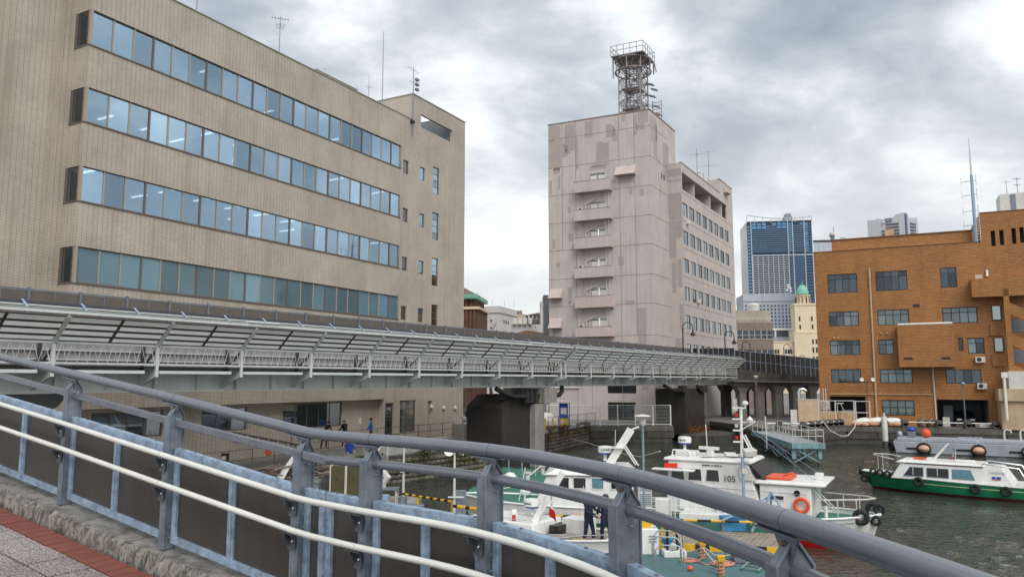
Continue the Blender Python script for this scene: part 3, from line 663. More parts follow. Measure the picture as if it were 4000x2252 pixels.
# ---------------------------------------------------------------- concrete viaduct beyond the bridge
VF=Fr(27.0,92.6,19)
via=thing('viaduct','old concrete viaduct on arched columns carrying a brown screen fence','viaduct',VF(8,0,1.6))
def vz(x): return 7.55-.078*x
m=MB(); 
m.hexa([VF(-1.2,0,5.45),VF(22,0,5.4),VF(22,5,5.4),VF(-1.2,5,5.45),VF(-1.2,0,vz(-1.2)),VF(22,0,vz(22)),VF(22,5,vz(22)),VF(-1.2,5,vz(-1.2))]); m.build('deck_beam',K['concd'],via,smooth=False)
m=MB(); m.hexa([VF(-1.0,-.35,5.9),VF(22,-.35,5.6),VF(22,.05,5.6),VF(-1,.05,5.9),VF(-1,-.35,6.05),VF(22,-.35,5.75),VF(22,.05,5.75),VF(-1,.05,6.05)]); m.build('ledge',K['conc'],via,smooth=False)
for i in range(6):
    x=.6+i*2.6
    for y in (.5,3.6):
        m=MB(); m.fb(VF,x,x+.95,y,y+.9,1.6,4.6); m.hexa([VF(x,y,4.6),VF(x+.95,y,4.6),VF(x+.95,y+.9,4.6),VF(x,y+.9,4.6),VF(x-.5,y-.2,5.42),VF(x+1.45,y-.2,5.42),VF(x+1.45,y+1.0,5.42),VF(x-.5,y+1,5.42)])
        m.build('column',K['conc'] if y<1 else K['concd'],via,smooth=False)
def vfence(F,x0,x1,zf,h,step,n2):
    x=x0;j=0
    while x<x1-.01:
        o=MB().fb(F,x-.05,x+.05,-.06,.04,zf(x),zf(x)+h+.04).build('fence_post',K['galv'],via,smooth=False)
        w=step/n2
        for i in range(n2):
            a=x+i*w+.05; b=x+(i+1)*w-.05
            if b>x1: break
            MB().hexa([F(a,-.012,zf(a)+.1),F(b,-.012,zf(b)+.1),F(b,.012,zf(b)+.1),F(a,.012,zf(a)+.1),F(a,-.012,zf(a)+h),F(b,-.012,zf(b)+h),F(b,.012,zf(b)+h),F(a,.012,zf(a)+h)]).build('fence_pane',K['brown'],via,smooth=False)
            MB().hexa([F(b+.03,-.03,zf(b)+.05),F(b+.07,-.03,zf(b)+.05),F(b+.07,.02,zf(b)+.05),F(b+.03,.02,zf(b)+.05),F(b+.03,-.03,zf(b)+h),F(b+.07,-.03,zf(b)+h),F(b+.07,.02,zf(b)+h),F(b+.03,.02,zf(b)+h)]).build('fence_bar',K['galv'],via,smooth=False)
        for z in (h,h*.5):
            MB().bar(F(x,-.05,zf(x)+z),F(min(x+step,x1),-.05,zf(min(x+step,x1))+z),.05,.07).build('fence_rail',K['galv'],via,smooth=False)
        x+=step
vfence(VF,-.3,21,lambda x:vz(x)-.25,2.35-.02,2.2,3)
VF2=Fr(*VF(-.3,0,0)[:2],19+112)
vfence(VF2,0,6,lambda x:7.6+.02*x,2.3,1.5,2)
# ================================================================ TAN TILED OFFICE BUILDING (left)
OF=Fr(-20.171,35.,61.5)
off=thing('office_building','long beige tiled office block with four ribbons of blue windows','building',OF(14,5,1.6))
K['tile']=MT('beige_wall_tile',(.58,.515,.43),(.525,.465,.388),(.22,.19,.15),.25,.0715,.0085,0.,stain=.2,scol=(.30,.22,.16),streak=.5)
ROWS=[(10.55,12.25),(14.38,16.07),(18.2,19.9),(22.0,23.75)]; XE=24.62
strips=[(4.75,10.55),(12.25,14.38),(16.07,18.2),(19.9,22.0),(23.75,26.2)]
for a,b in strips:
    m=MB(); m.fb(OF,0,XE,0,.3,a,b); m.fb(OF,.0,.3,.305,1.16,a,b); m.build('spandrel',K['tile'],off,smooth=False)
# end strip and stair tower
HA=[(24.96,25.62,a,b) for a,b in ((21.70,22.76),(17.98,19.03),(14.26,15.30),(10.53,11.59))]
HB=[(27.12,27.80,a,b) for a,b in ((21.70,22.76),(17.98,19.03),(14.26,15.30),(10.53,11.59))]
HC=[(28.93,29.82,a,b) for a,b in ((21.02,23.22),(17.26,19.48),(13.54,15.78),(9.8,12.04))]
slot=(27.17,31.69,25.94,27.0)
HG=[(23.3,24.3,1.62,4.46),(25.03,27.03,2.25,4.6),(28.6,29.2,1.62,4.5)]
m=MB(); facade(m,OF,0,XE,26.05,4.75,26.2,HA,.22); facade(m,OF,0,26.05,33.74,4.75,28.3,HB+HC+[slot],.22); facade(m,OF,0,23.16,33.74,1.6,4.75,HG,.25)
m.build('wall',K['tile'],off,smooth=False)
m=MB(); m.quad(OF(26.05,0,26.2),OF(26.05,9,26.2),OF(26.05,9,28.3),OF(26.05,0,28.3)); m.quad(OF(33.74,0,1.6),OF(33.74,12,1.6),OF(33.74,12,28.3),OF(33.74,0,28.3))
m.build('return_wall',K['tile'],off,smooth=False); m=MB(); m.quad(OF(23.16,0,1.6),OF(23.16,.62,1.6),OF(23.16,.62,4.75),OF(23.16,0,4.75)); m.build('return_wall',K['tile'],off,smooth=False); m=MB()
# recessed left faces
m.quad(OF(0,1.16,1.6),OF(-.6,1.16,1.6),OF(-.6,1.16,26.2),OF(0,1.16,26.2)); m.quad(OF(-.6,1.16,1.6),OF(-.6,1.64,1.6),OF(-.6,1.64,26.2),OF(-.6,1.16,26.2))
m.quad(OF(-.6,1.64,1.6),OF(-3.0,1.64,1.6),OF(-3.0,1.64,26.2),OF(-.6,1.64,26.2)); m.quad(OF(-3.0,1.64,1.6),OF(-3.0,3.2,1.6),OF(-3.,3.2,26.2),OF(-3.,1.64,26.2)); m.quad(OF(-3.,3.2,1.6),OF(-14,3.2,1.6),OF(-14,3.2,26.2),OF(-3.,3.2,26.2))
m.quad(OF(0,.0,4.75),OF(0,1.16,4.75),OF(0,1.16,1.6),OF(0,0.62,1.6))
m.build('return_wall',K['tile'],off,smooth=False)
m=MB(); m.quad(OF(0,.3,26.2),OF(26.05,.3,26.2),OF(26.05,9,26.2),OF(-3,9,26.2)); m.quad(OF(-3,1.64,25.6),OF(0,1.16,25.6),OF(0,9,25.6),OF(-3,9,25.6)); m.build('roof',K['concl'],off,smooth=False)
K['cap']=M('metal_coping',(.40,.38,.35),.5,.3,.1,2)
m=MB(); m.fb(OF,-.04,26.0,-.05,.35,26.2,26.26); m.fb(OF,26.0,33.78,-.05,.3,28.3,28.37); m.fb(OF,26.0,26.3,.3,9,28.3,28.37); m.fb(OF,33.5,33.78,.3,12,28.3,28.37); m.build('coping',K['cap'],off,smooth=False)
# louvre slot in the stair tower, open to the sky behind
m=MB(); m.quad(OF(26.4,3.5,25.2),OF(33.4,3.5,25.2),OF(33.4,3.5,26.7),OF(26.4,3.5,26.7)); m.quad(OF(26.4,.22,25.3),OF(33.4,.22,25.3),OF(33.4,3.5,25.3),OF(26.4,3.5,25.3)); m.quad(OF(31.8,.22,25.3),OF(31.8,3.5,25.3),OF(31.8,3.5,28.3),OF(31.8,.22,28.3))
m.build('slot_interior',K['inter'],off,smooth=False)
MB().fb(OF,26.4,31.8,3.3,3.5,26.5,26.62).build('slot_ledge',K['concl'],off,smooth=False)
# window ribbons
PW=(XE-.12)/22
pane=None; bl=None
random.seed(21)
blinds={0:'111111111101111111111110'[:22],1:'0000101010000010001000',2:'0001000110100010010000',3:'1101101111011110111111'}
for ri,(a,b) in enumerate(ROWS):
    m=MB(); m.fb(OF,0.0,XE,.06,.16,a,a+.06); m.fb(OF,0.0,XE,.06,.16,b-.05,b); m.fb(OF,-.03,XE+.04,-.05,.06,a-.045,a+.0)
    m.build('window_sill',K['frameb'],off,smooth=False)
    MB().fb(OF,0.0,.13,.0,.14,a+.002,b-.002).build('corner_mullion',K['framel'],off,smooth=False)
    for i in range(23):
        x=.12+i*PW; w=.035 if i%3 else .05
        if i: MB().fb(OF,x-w,x+w,.05,.14,a+.06,b-.05).build('mullion',K['framel'] if i%3 else K['frameb'],off,smooth=False)
    for i in range(22):
        x=.12+i*PW
        if pane is None: pane=MB().fb(OF,x+.03,x+PW-.03,.095,.105,a+.055,a+1.66).build('pane',K['glassb'],off,smooth=False,uv=False); pz=(x,a)
        else:
            o=inst(pane,off,Vector(OF(x,0,a))-Vector(OF(pz[0],0,pz[1])))
        q=o if (ri or i) else pane
        q.material_slots[0].link='OBJECT'; q.material_slots[0].material=K['glassb'] if ri else K['frost']
        f=blinds[ri][i]=='1'
        if f or random.random()<.12:
            z0=a+.06 if random.random()<.8 else a+.6
            mm=K['blind'] if (ri!=0 or i<19) else K['curtain']
            MB().fb(OF,x+.04,x+PW-.04,.24,.26,z0,b-.05).build('blind',mm,off,smooth=False)
    # side window in the return face
    MB().quad(OF(.02,.16,a+.04),OF(.02,1.0,a+.04),OF(.02,1.0,b-.04),OF(.02,.16,b-.04)).build('pane',K['glassd'],off,smooth=False)
    m=MB(); m.fb(OF,-.02,.06,.14,.2,a,b); m.fb(OF,-.02,.06,.98,1.16,a,b); m.fb(OF,-.03,.06,.1,1.16,a-.04,a+.03); m.build('side_frame',K['frameb'],off,smooth=False)
    # room behind
    m=MB(); m.quad(OF(.3,.31,a-.75),OF(XE,.31,a-.75),OF(XE,7,a-.75),OF(.3,7,a-.75)); m.quad(OF(.3,7,a-.75),OF(XE,7,a-.75),OF(XE,7,b+.25),OF(.3,7,b+.25))
    m.quad(OF(.3,.31,b+.25),OF(XE,.31,b+.25),OF(XE,7,b+.25),OF(.3,7,b+.25)); m.quad(OF(XE,.31,a-.75),OF(XE,7,a-.75),OF(XE,7,b+.25),OF(XE,.31,b+.25)); m.quad(OF(.28,1.2,a-.75),OF(.28,7,a-.75),OF(.28,7,b+.25),OF(.28,1.2,b+.25))
    m.build('room',K['inter'],off,smooth=False)
    for j in range(11):
        for y in (.9,3.2):
            if random.random()<(.55,.75,.95,.95)[3-ri]*.55:
                u=1.2+j*2.25; MB().fb(OF,u,u+.14,y,y+1.25,b+.16,b+.21).build('ceiling_light',K['lamp'],off,smooth=False)
    if ri in (1,2):   # cupboards, boxes and monitors on the sills
        for j in range(9):
            u=1+random.random()*22; w=.4+random.random()*.8; MB().fb(OF,u,u+w,.5,1.1,a-.75,a+.1+random.random()*.5).build('office_furniture',K['whited'] if random.random()<.6 else K['inter'],off,smooth=False)
def win(F,h,parent,nx,nz,y=.12,fr=.05,fm=None,gm=None,zs=None,name='window'):
    a,b,c,d=h; fm=fm or K['frameb']; gm=gm or K['glassd']
    m=MB(); e=.002; m.fb(F,a+e,a+fr,y-.03,y+.04,c+e,d-e); m.fb(F,b-fr,b-e,y-.03,y+.04,c+e,d-e); m.fb(F,a+fr,b-fr,y-.03,y+.04,c+e,c+fr); m.fb(F,a+fr,b-fr,y-.03,y+.04,d-fr,d-e)
    xs=[a+fr+(b-a-2*fr)*i/nx for i in range(nx+1)]; zz=zs or [c+fr+(d-c-2*fr)*i/nz for i in range(nz+1)]
    for x in xs[1:-1]: m.fb(F,x-fr*.4,x+fr*.4,y-.02,y+.03,c+fr,d-fr)
    for z in zz[1:-1]: m.fb(F,a+fr,b-fr,y-.022,y+.032,z-fr*.4,z+fr*.4)
    w=m.build(name,fm,parent,smooth=False)
    for i in range(nx):
        for j in range(len(zz)-1): MB().fb(F,xs[i]-.005,xs[i+1]+.005,y+.002,y+.008,zz[j]-.005,zz[j+1]+.005).build('pane',gm,w,smooth=False,uv=False)
    return w
def backing(F,h,parent,mat,y=.5,name='window_lining'):
    a,b,c,d=h; MB().quad(F(a-.1,y,c-.1),F(b+.1,y,c-.1),F(b+.1,y,d+.1),F(a-.1,y,d+.1)).build(name,mat,parent,smooth=False)
for h in HA: win(OF,h,off,1,1,.1); backing(OF,h,off,K['inter'])
for h in HB: win(OF,h,off,1,1,.1,gm=K['glassb']); backing(OF,h,off,K['inter'])
for h in HC: win(OF,h,off,1,4,.1,gm=K['glassb']); backing(OF,h,off,K['inter'])
# ground floor set back under the overhang
GF=[(14.0,19.4,3.05,4.64),(1.7,5.6,3.25,4.55),(8.0,11.2,3.25,4.55)]
m=MB(); facade(m,OF,.62,0,23.16,1.6,4.75,GF,.2); m.quad(OF(0,0,4.752),OF(23.16,0,4.752),OF(23.16,.62,4.752),OF(0,.62,4.752)); m.build('ground_floor_wall',K['tile'],off,smooth=False)
G2=Fr(*OF(0,.62,0)[:2],61.5)
for h,n in zip(GF,(5,4,3)): win(G2,h,off,n,1,.1,.07); backing(G2,h,off,K['inter'],1.4)
win(OF,(23.32,24.28,1.63,4.44),off,1,3,.12,.06,name='door'); backing(OF,HG[0],off,K['inter'],1.2)
win(OF,HG[1],off,2,4,.12,.07); backing(OF,HG[1],off,K['inter'],1.4); backing(OF,HG[2],off,K['framel'],.2)
for u,z in ((29.05,4.02),(30.77,3.89),(32.47,3.83)):
    m=MB(); m.lathe(OF(u,-.02,z),[(.13,0),(.13,.06),(.09,.14),(.001,.17)],12,axis=lambda x,y,h:(-OF.y[0]*h+OF.x[0]*x,-OF.y[1]*h+OF.x[1]*x,y*1.4)); o=m.build('wall_lamp',K['whited'],off)
    MB().fb(OF,u-.12,u+.12,-.05,-.02,z-.2,z-.0).build('lamp_base',K['dark'],o)
MB().fb(OF,21.2,21.32,.54,.62,3.1,3.5).build('wall_switch_box',K['white'],off)
# plant housing on the roof
m=MB(); m.fb(OF,17.6,21.9,2.2,5,26.2,27.6); ph=m.build('roof_housing',K['whited'],off,smooth=False)
m=MB(); 
for i in range(4): m.fb(OF,17.62+i*1.1,17.66+i*1.1,2.14,2.2,26.2,27.6); m.fb(OF,17.8+i*1.1,18.1+i*1.1,2.5,3,27.6,27.7)
m.fb(OF,17.5,22,2.1,5,27.6,27.66); m.build('housing_seam',K['framel'],ph,smooth=False)
# roof aerials
def yagi(name,label,F,x,y,z0,z1,els,group=None,r=.03,two=None):
    t=thing(name,label,'antenna',F(x,y,z0),group=group)
    MB().tube(F(x,y,z0),F(x,y,z1),r,6,r*.6).build('mast',K['galvd'],t)
    for (z,l,ang,n) in els:
        m=MB(); c=Vector(F(x,y,z)); d=Vector((math.cos(R(ang)),math.sin(R(ang)),.0)); p=Vector((-d.y,d.x,0))
        m.tube(c-d*l*.5,c+d*l*.5,.016,5)
        for i in range(n): q=c+d*l*(i/(max(n-1,1))-.5); w=.32-.10*i/n; m.tube(q-p*w,q+p*w,.009,4)
        m.build('aerial_boom',K['galvd'],t)
    return t
yagi('tv_antenna','slanted television aerial on the beige roof edge',OF,12.4,.4,26.2,28.9,[(28.7,1.0,20,6),(28.2,.7,110,5)])
yagi('rod_antenna','thin plain mast at the top edge of the beige block',OF,6.2,.4,26.2,28.8,[])
yagi('lightning_rod','tall plain lightning rod beside the roof housing',OF,23.0,.6,26.2,32.3,[],r=.035)
ant=yagi('antenna_mast','mast with three small dish boxes clamped to the stair tower corner',OF,25.9,-.12,24.9,30.4,[(30.15,1.3,60,2),(29.2,.5,10,2)],r=.05)
for z in (28.6,29.0,29.4): MB().fb(OF,26.1,26.45,-.3,-.1,z,z+.18).build('dish_box',K['galvd'],ant,smooth=False)
MB().fb(OF,25.7,26.1,-.2,-.02,25.9,26.1).build('clamp',K['dark'],ant)
yagi('small_antenna','short thin aerial on the roof behind the parapet',OF,21.9,1.0,26.2,28.6,[(27.6,.3,60,2)],r=.02)
# ---------------------------------------------------------------- terrace in front
ter=thing('terrace_ramp','pale concrete access ramp with rails below the office windows','ramp',OF(20,-4.5,0))
m=MB(); m.prism([OF(14.6,-5.4,1.55),OF(14.6,-5.4,2.25),OF(23.2,-5.4,2.35),OF(23.2,-5.4,1.55)],(OF.y[0]*.25,OF.y[1]*.25,0)); m.build('parapet',K['concl'],ter,smooth=False)
MB().fb(OF,13,23.4,-5.15,-2.4,1.6,1.9).build('slab',K['conc'],ter,smooth=False)
tw=thing('retaining_wall','stained concrete terrace wall with rail at the office corner','wall',OF(32,-2.5,1.6))
MB().fb(OF,28.3,29.6,-2.7,-2.4,1.6,2.82).build('end_block',K['concl'],tw,smooth=False); MB().fb(OF,29.6,36.6,-2.68,-2.42,1.6,2.72).build('wall_body',K['conc'],tw,smooth=False)
def rail(F,parent,pts,h,n,mat,r=.025,mids=(.5,),nm='rail'):
    """posts and rails along local pts [(x,y,z)]"""
    for (a,b) in zip(pts,pts[1:]):
        for f in (1,)+tuple(mids):
            MB().tube(F(a[0],a[1],a[2]+h*f),F(b[0],b[1],b[2]+h*f),r,6).build(nm,mat,parent)
        k=max(1,n)
        for i in range(k+1):
            t=i/k; p=[a[j]+(b[j]-a[j])*t for j in range(3)]; MB().tube(F(*p),F(p[0],p[1],p[2]+h),r,6).build('rail_post',mat,parent)
K['railb']=M('brown_handrail',(.16,.115,.085),.5,.2,.15,4)
rail(OF,tw,[(29.6,-2.55,2.72),(36.6,-2.55,2.72)],.55,6,K['railb'],.02,(.5,))
tr=thing('terrace_railing','low brown metal railing along the terrace by the office door','railing',OF(19,-2.6,1.9))
rail(OF,tr,[(11.5,-2.6,1.95),(28.3,-2.6,1.9)],1.05,11,K['railb'],.022,(.55,.15))
st=thing('terrace_steps','short flight of steps with white handrail down to the landing','stairs',OF(16.5,-5.6,0))
for i in range(6): MB().fb(OF,14.9-i*.28,15.2-i*.28,-6.6,-5.45,.3,1.8-i*.24).build('step',K['conc'],st,smooth=False)
m=MB(); m.path([OF(15.2,-6.6,2.9),OF(14.9,-6.6,2.7),OF(13.5,-6.6,1.5),OF(13.3,-6.6,1.4)],.03,6); m.tube(OF(15.1,-6.6,1.8),OF(15.1,-6.6,2.86),.025,6); m.tube(OF(13.5,-6.6,.4),OF(13.5,-6.6,1.5),.025,6); m.build('handrail',K['white'],st)
# ================================================================ PINK TOWER BLOCK
PF=Fr(15.942,86.,-26,60)
K['pink']=M('pink_grey_render',(.52,.465,.438),.85,0,.09,.5,streak=.36,scol=(.34,.275,.245),bump=.12,bs=10)
K['pinkd']=M('patched_darker_render',(.385,.345,.332),.88,0,.08,.6,streak=.12,scol=(.28,.23,.21))
K['pinkr']=M('salmon_render',(.54,.445,.405),.85,0,.08,.6,streak=.25,scol=(.36,.27,.24))
K['joint']=M('brown_joint',(.27,.19,.165),.9,0,.2,1)
K['shut']=M('white_shutter',(.66,.66,.60),.6,0,.06,1)
pk=thing('pink_tower_block','tall pinkish grey tower block with a stack of small balconies','building',PF(-6,5,1.6))
TH=37.2
BZ=[(28.1,29.4),(24.7,25.97),(21.36,22.65),(17.9,19.1),(14.4,15.7),(11.05,12.17)]
holesF=[(-7.45,-5.5,b-.15,b+1.12) for a,b in BZ]+[(-5.6,-2.2,4.6,5.6),(-5.6,-2.3,1.62,3.6)]
m=MB(); facade(m,PF,0,-12.8,0,1.6,TH,holesF,.25); m.build('front_wall',K['pink'],pk,smooth=False)
m=MB(); m.quad(PF(0,0,1.6),PF(0,9.2,1.6),PF(0,9.2,TH),PF(0,0,TH)); m.quad(PF(-12.8,0,1.6),PF(-12.8,9.2,1.6),PF(-12.8,9.2,TH),PF(-12.8,0,TH)); m.quad(PF(-12.8,9.2,28),PF(0,9.2,28),PF(0,9.2,TH),PF(-12.8,9.2,TH)); m.build('side_wall',K['pink'],pk,smooth=False)
MB().quad(PF(-12.8,0,TH),PF(0,0,TH),PF(0,9.2,TH),PF(-12.8,9.2,TH)).build('roof',K['concl'],pk,smooth=False)
m=MB(); m.fb(PF,-12.86,.06,-.06,.25,TH,TH+.1); m.fb(PF,-.25,.06,.25,9.2,TH,TH+.1); m.build('coping',K['joint'],pk,smooth=False)
for z in (35.3,31.7,28.25,24.8,21.45,18.0,14.7,11.1,7.6): 
    MB().fb(PF,-12.8,0,-.012,.0,z,z+.05).build('joint',K['joint'],pk,smooth=False); MB().fb(PF,0,.012,0,5.9,z,z+.05).build('joint',K['joint'],pk,smooth=False)
for x,z0 in ((-11.0,21.5),(-9.25,1.6),(-3.8,1.6),(-1.95,11.1)): MB().fb(PF,x,x+.045,-.010,-.001,z0,TH).build('joint',K['joint'],pk,smooth=False)
random.seed(11)
def patch(F,plane,a,b,c,d,t=.006):
    if plane=='f':
        MB().fb(F,a,b,-t,0,c,d).build('render_patch',K['pinkd'],pk,smooth=False)
        if (b-a)*(d-c)>.8:
            for k in range(random.randint(1,3)):
                w=(b-a)*random.uniform(.25,.6); h=(d-c)*random.uniform(.08,.25); x=a+(b-a-w)*random.random(); up=random.random()<.4
                z0=d if up else c-h
                if z0+h<37.1: MB().fb(F,x,x+w,-t,0,z0,z0+h).build('render_patch',K['pinkd'],pk,smooth=False)
    else: MB().fb(F,0,t,a,b,c,d).build('render_patch',K['pinkd'],pk,smooth=False)
for a,b,c,d in ((-12.7,-11.1,31.75,35.2),(-12.7,-11.2,35.4,36.9),(-10.6,-9.35,33.6,36.9),(-9.2,-8.9,31.8,35.2),(-8.0,-7.0,34.9,36.9),(-6.6,-5.0,31.9,34.0),(-5.3,-4.2,34.6,35.9),(-4.6,-3.9,34.0,35.2),(-1.4,-.2,35.8,37.1),(-1.9,-1.5,34.8,36.9),(-3.4,-2.9,36.3,37),(-1.6,-.6,35.0,35.7),(-11.0,-10.2,33.0,34.4),(-7.2,-5.1,31.2,31.65),(-10.3,-9.9,26,26.7),(-1.3,-.9,27.1,27.9),(-12.7,-12.3,28.5,30.2),(-11.5,-11.2,29,30.8),(-2.6,-2.2,27.4,28.2),(-10.4,-9.8,15.3,17.0),(-1.9,-.9,10.0,14.2),(-3.3,-2.2,14.75,15.1),(-10.2,-9.6,22.5,23.4),(-11.9,-11.3,19.5,20.1),(-7.5,-5.3,30.9,31.3),(-2.9,-2.4,29.4,31.0),(-6.4,-5.8,9.0,9.6),(-1.5,-.8,5,6.3),(-12.3,-11.9,21.8,22.9),(-4.1,-3.4,19.2,20.3)): patch(PF,'f',a,b,c,d)
for a,b,c,d in ((1.2,2.4,32,36.5),(4.5,6.5,30,34.6),(3.0,3.3,27.5,29),(2,2.3,34,36),(.3,.8,33.5,36.6)): patch(PF,'s',a,b,c,d)
for i,(a,b) in enumerate(BZ):     # balconies
    x0,x1=-9.08,-4.6; mt=K['pinkr'] if i>3 else K['pink']
    o=MB().fb(PF,x0,x1,-.95,0,a,a+.16).build('balcony',mt,pk,smooth=False)
    m=MB(); m.fb(PF,x0,x1,-.95,-.85,a+.165,b); m.fb(PF,x0,x0+.1,-.85,0,a+.165,b); m.fb(PF,x1-.1,x1,-.85,0,a+.165,b); m.build('parapet',mt,o,smooth=False)
    m=MB(); m.fb(PF,x0-.02,x1+.02,-.97,-.83,b,b+.05); m.build('parapet_cap',K['joint'],o,smooth=False)
    h=holesF[i]; m=MB(); w=(h[1]-h[0])/2
    for k in range(2): m.fb(PF,h[0]+k*w+.05,h[0]+(k+1)*w-.05,.06,.10,h[2],h[3]-.06)
    m.build('shutter',K['shut'],pk,smooth=False)
    m=MB(); m.fb(PF,h[0]+.12,h[0]+.85,.04,.06,h[3]-.30,h[3]-.20); m.fb(PF,h[0]+1.1,h[0]+1.83,.04,.06,h[3]-.30,h[3]-.20); m.build('vent_slot',K['dark'],pk,smooth=False)
    m=MB(); m.fb(PF,h[0]-.05,h[1]+.05,-.04,.2,h[3]-.05,h[3]+.02); m.fb(PF,h[0]-.05,h[0],-.04,.2,h[2],h[3]); m.fb(PF,h[1],h[1]+.05,-.04,.2,h[2],h[3]); m.build('shutter_frame',K['shut'],pk,smooth=False)
    if i:
        pa=BZ[i-1][0]
        MB().path([PF(-8.4,-.12,b-.9),PF(-8.4,-.12,pa),],.06,6).build('drain_pipe',K['pinkr'],pk)
        m=MB()
        for x in (-5.35,-4.95): m.tube(PF(x,-.5,b-.6),PF(x,-.5,pa),.025,5)
        for k in range(9): m.tube(PF(-5.35,-.5,b-.4+k*.34),PF(-4.95,-.5,b-.4+k*.34),.018,5)
        m.build('escape_ladder',K['whited'],pk)
        MB().path([PF(-8.0,-.1,b-.5),PF(-8.0,-.1,b+.75),PF(-6.6,-.1,b+1.35)],.07,6).build('duct_pipe',K['whited'],pk)
        if i in (1,3,5):
            o=MB().fb(PF,-8.75,-8.15,-.6,-.3,b-.1,b+.35).build('air_conditioner',K['whited'],pk,smooth=False)
            MB().lathe(PF(-8.45,-.605,b+.12),[(.17,0),(.17,.01)],12,axis=lambda x,y,h:(-PF.y[0]*h+PF.x[0]*x,-PF.y[1]*h+PF.x[1]*x,y)).build('fan_grille',K['dark'],o)
for (x0,x1,z0,z1) in ((-4.15,-1.75,29.75,30.9),(-12.6,-11.0,15.75,16.95),(-12.62,-11.05,12.2,13.4)):   # sloped hoods
    MB().prism([PF(x0,0,z1),PF(x0,-.75,z0),PF(x0,-.7,z0-.05),PF(x0,0,z0-.05)],((x1-x0)*PF.x[0],(x1-x0)*PF.x[1],0)).build('vent_hood',K['pinkr'],pk,smooth=False)
    MB().fb(PF,x0+.3,x1-.1,-.02,0,z0-.9,z0-.05).build('hood_patch',K['pinkd'],pk,smooth=False)  # darker render rectangle below each hood
win(PF,(-5.6,-2.2,4.6,5.6),pk,2,1,.12,.06,fm=K['framek']); win(PF,(-5.6,-2.3,1.62,3.6),pk,2,1,.12,.06,fm=K['framek'],name='door')
backing(PF,holesF[-1],pk,K['dark'],.4); backing(PF,holesF[-2],pk,K['dark'],.4)
m=MB(); m.tube(PF(-7.2,-.1,1.6),PF(-7.2,-.1,8.5),.08,8); m.tube(PF(-11.2,-.1,1.6),PF(-11.2,-.1,6),.06,8); m.build('downpipe',K['whited'],pk)
m=MB(); m.path([PF(-12,-.1,5.2),PF(-9,-.1,5.2),PF(-9,-.1,6.6)],.09,6); m.build('service_pipe',K['whited'],pk)
for z in (25.5,27.3): pass
for x in (.02,): 
    for y in (3.6,4.4): MB().fb(PF,-.002,.02,y,y+.35,29.9,30.5).build('slot_vent',K['dark'],pk,smooth=False)
# wing with rows of windows
WX=1.66; WF=Fr(*PF(WX,5.9,0)[:2],60,150)      # local x along the wing facade, +y into the building
RW=[(24.05,25.65),(20.6,22.25),(17.15,18.8),(13.75,15.4),(10.3,11.95)][::1]
RW=[(25.72-3.40*i-1.63+1.63,27.35-3.40*i) for i in range(6)]
NW=8; P8=2.78
hw=[(.15+i*P8,.15+i*P8+2.2,z0,z1) for (z0,z1) in RW for i in range(NW)]
lgg=(.35,21.2,28.95,31.1)
m=MB(); facade(m,WF,0,0,24.6,1.6,32.2,hw+[lgg],.22); m.build('wing_wall',K['pink'],pk,smooth=False)
m=MB(); m.quad(WF(0,0,1.6),WF(0,1.9,1.6),WF(0,1.9,32.2),WF(0,0,32.2)); m.build('wing_end',K['pink'],pk,smooth=False)
MB().quad(WF(24.6,0,1.6),WF(24.6,9,1.6),WF(24.6,9,34.2),WF(24.6,0,34.2)).build('wing_far_wall',K['pink'],pk,smooth=False)
m=MB(); m.quad(WF(0,0,32.2),WF(24.6,0,32.2),WF(24.6,9,32.2),WF(0,9,32.2)); m.build('wing_roof',K['concl'],pk,smooth=False)
m=MB(); m.fb(WF,17.6,24.6,.0,5,32.205,34.2); m.build('stair_head',K['pink'],pk,smooth=False)
m=MB(); m.fb(WF,-.05,17.55,-.07,.2,32.2,32.3); m.fb(WF,17.5,24.66,-.07,.2,34.2,34.3); m.build('wing_coping',K['pinkr'],pk,smooth=False)
m=MB(); m.quad(WF(.35,2.4,28.95),WF(21.2,2.4,28.95),WF(21.2,2.4,31.1),WF(.35,2.4,31.1)); m.quad(WF(.35,.22,28.95),WF(21.2,.22,28.95),WF(21.2,2.4,28.95),WF(.35,2.4,28.95)); m.quad(WF(.35,.22,31.1),WF(21.2,.22,31.1),WF(21.2,2.4,31.1),WF(.35,2.4,31.1)); m.build('loggia_lining',K['pinkd'],pk,smooth=False)
for x in (6.2,13.5,19.4): MB().fb(WF,x,x+.3,.3,2.3,28.96,31.09).build('loggia_pier',K['pink'],pk,smooth=False)
MB().fb(WF,6.6,19,2.3,2.39,29.3,30.9).build('loggia_glazing',K['framek'],pk,smooth=False)
MB().prism([WF(19.7,0,33.4),WF(19.7,-.6,32.7),WF(19.7,0,32.65)],(2*WF.x[0],2*WF.x[1],0)).build('vent_hood',K['pinkr'],pk,smooth=False)
for i in range(7): MB().fb(WF,-.0,24.6,-.012,0,28.55-3.4*i,28.6-3.4*i).build('joint',K['joint'],pk,smooth=False)
for a,b,c,d in ((.0,1.85,30.6,31.5),(.0,1.85,25.2,28.5),(.0,1.85,23.0,25.1),(.0,1.85,29.9,30.2),(.8,1.7,20.6,23),(.2,.7,17.0,20.4),(.9,1.4,16.4,20),(.1,.6,12,15),(.3,1.2,8,11)): MB().fb(WF,-.008,0,a,b,c,d).build('render_patch',K['pinkd'],pk,smooth=False)
for h in hw:
    w=win(WF,h,pk,2,1,.1,.05,fm=K['framek'],gm=K['glassg']); 
    MB().fb(WF,(h[0]+h[1])/2+.05,h[1]-.03,.3,.32,h[2],h[3]).build('blind',K['blind'],w,smooth=False); backing(WF,h,w,K['inter'],.9)
for (x,z) in ((1.5,24.9),(5.1,15.6)): MB().fb(WF,x,x+.7,-.3,0,z,z+.5).build('air_conditioner',K['whited'],pk,smooth=False)
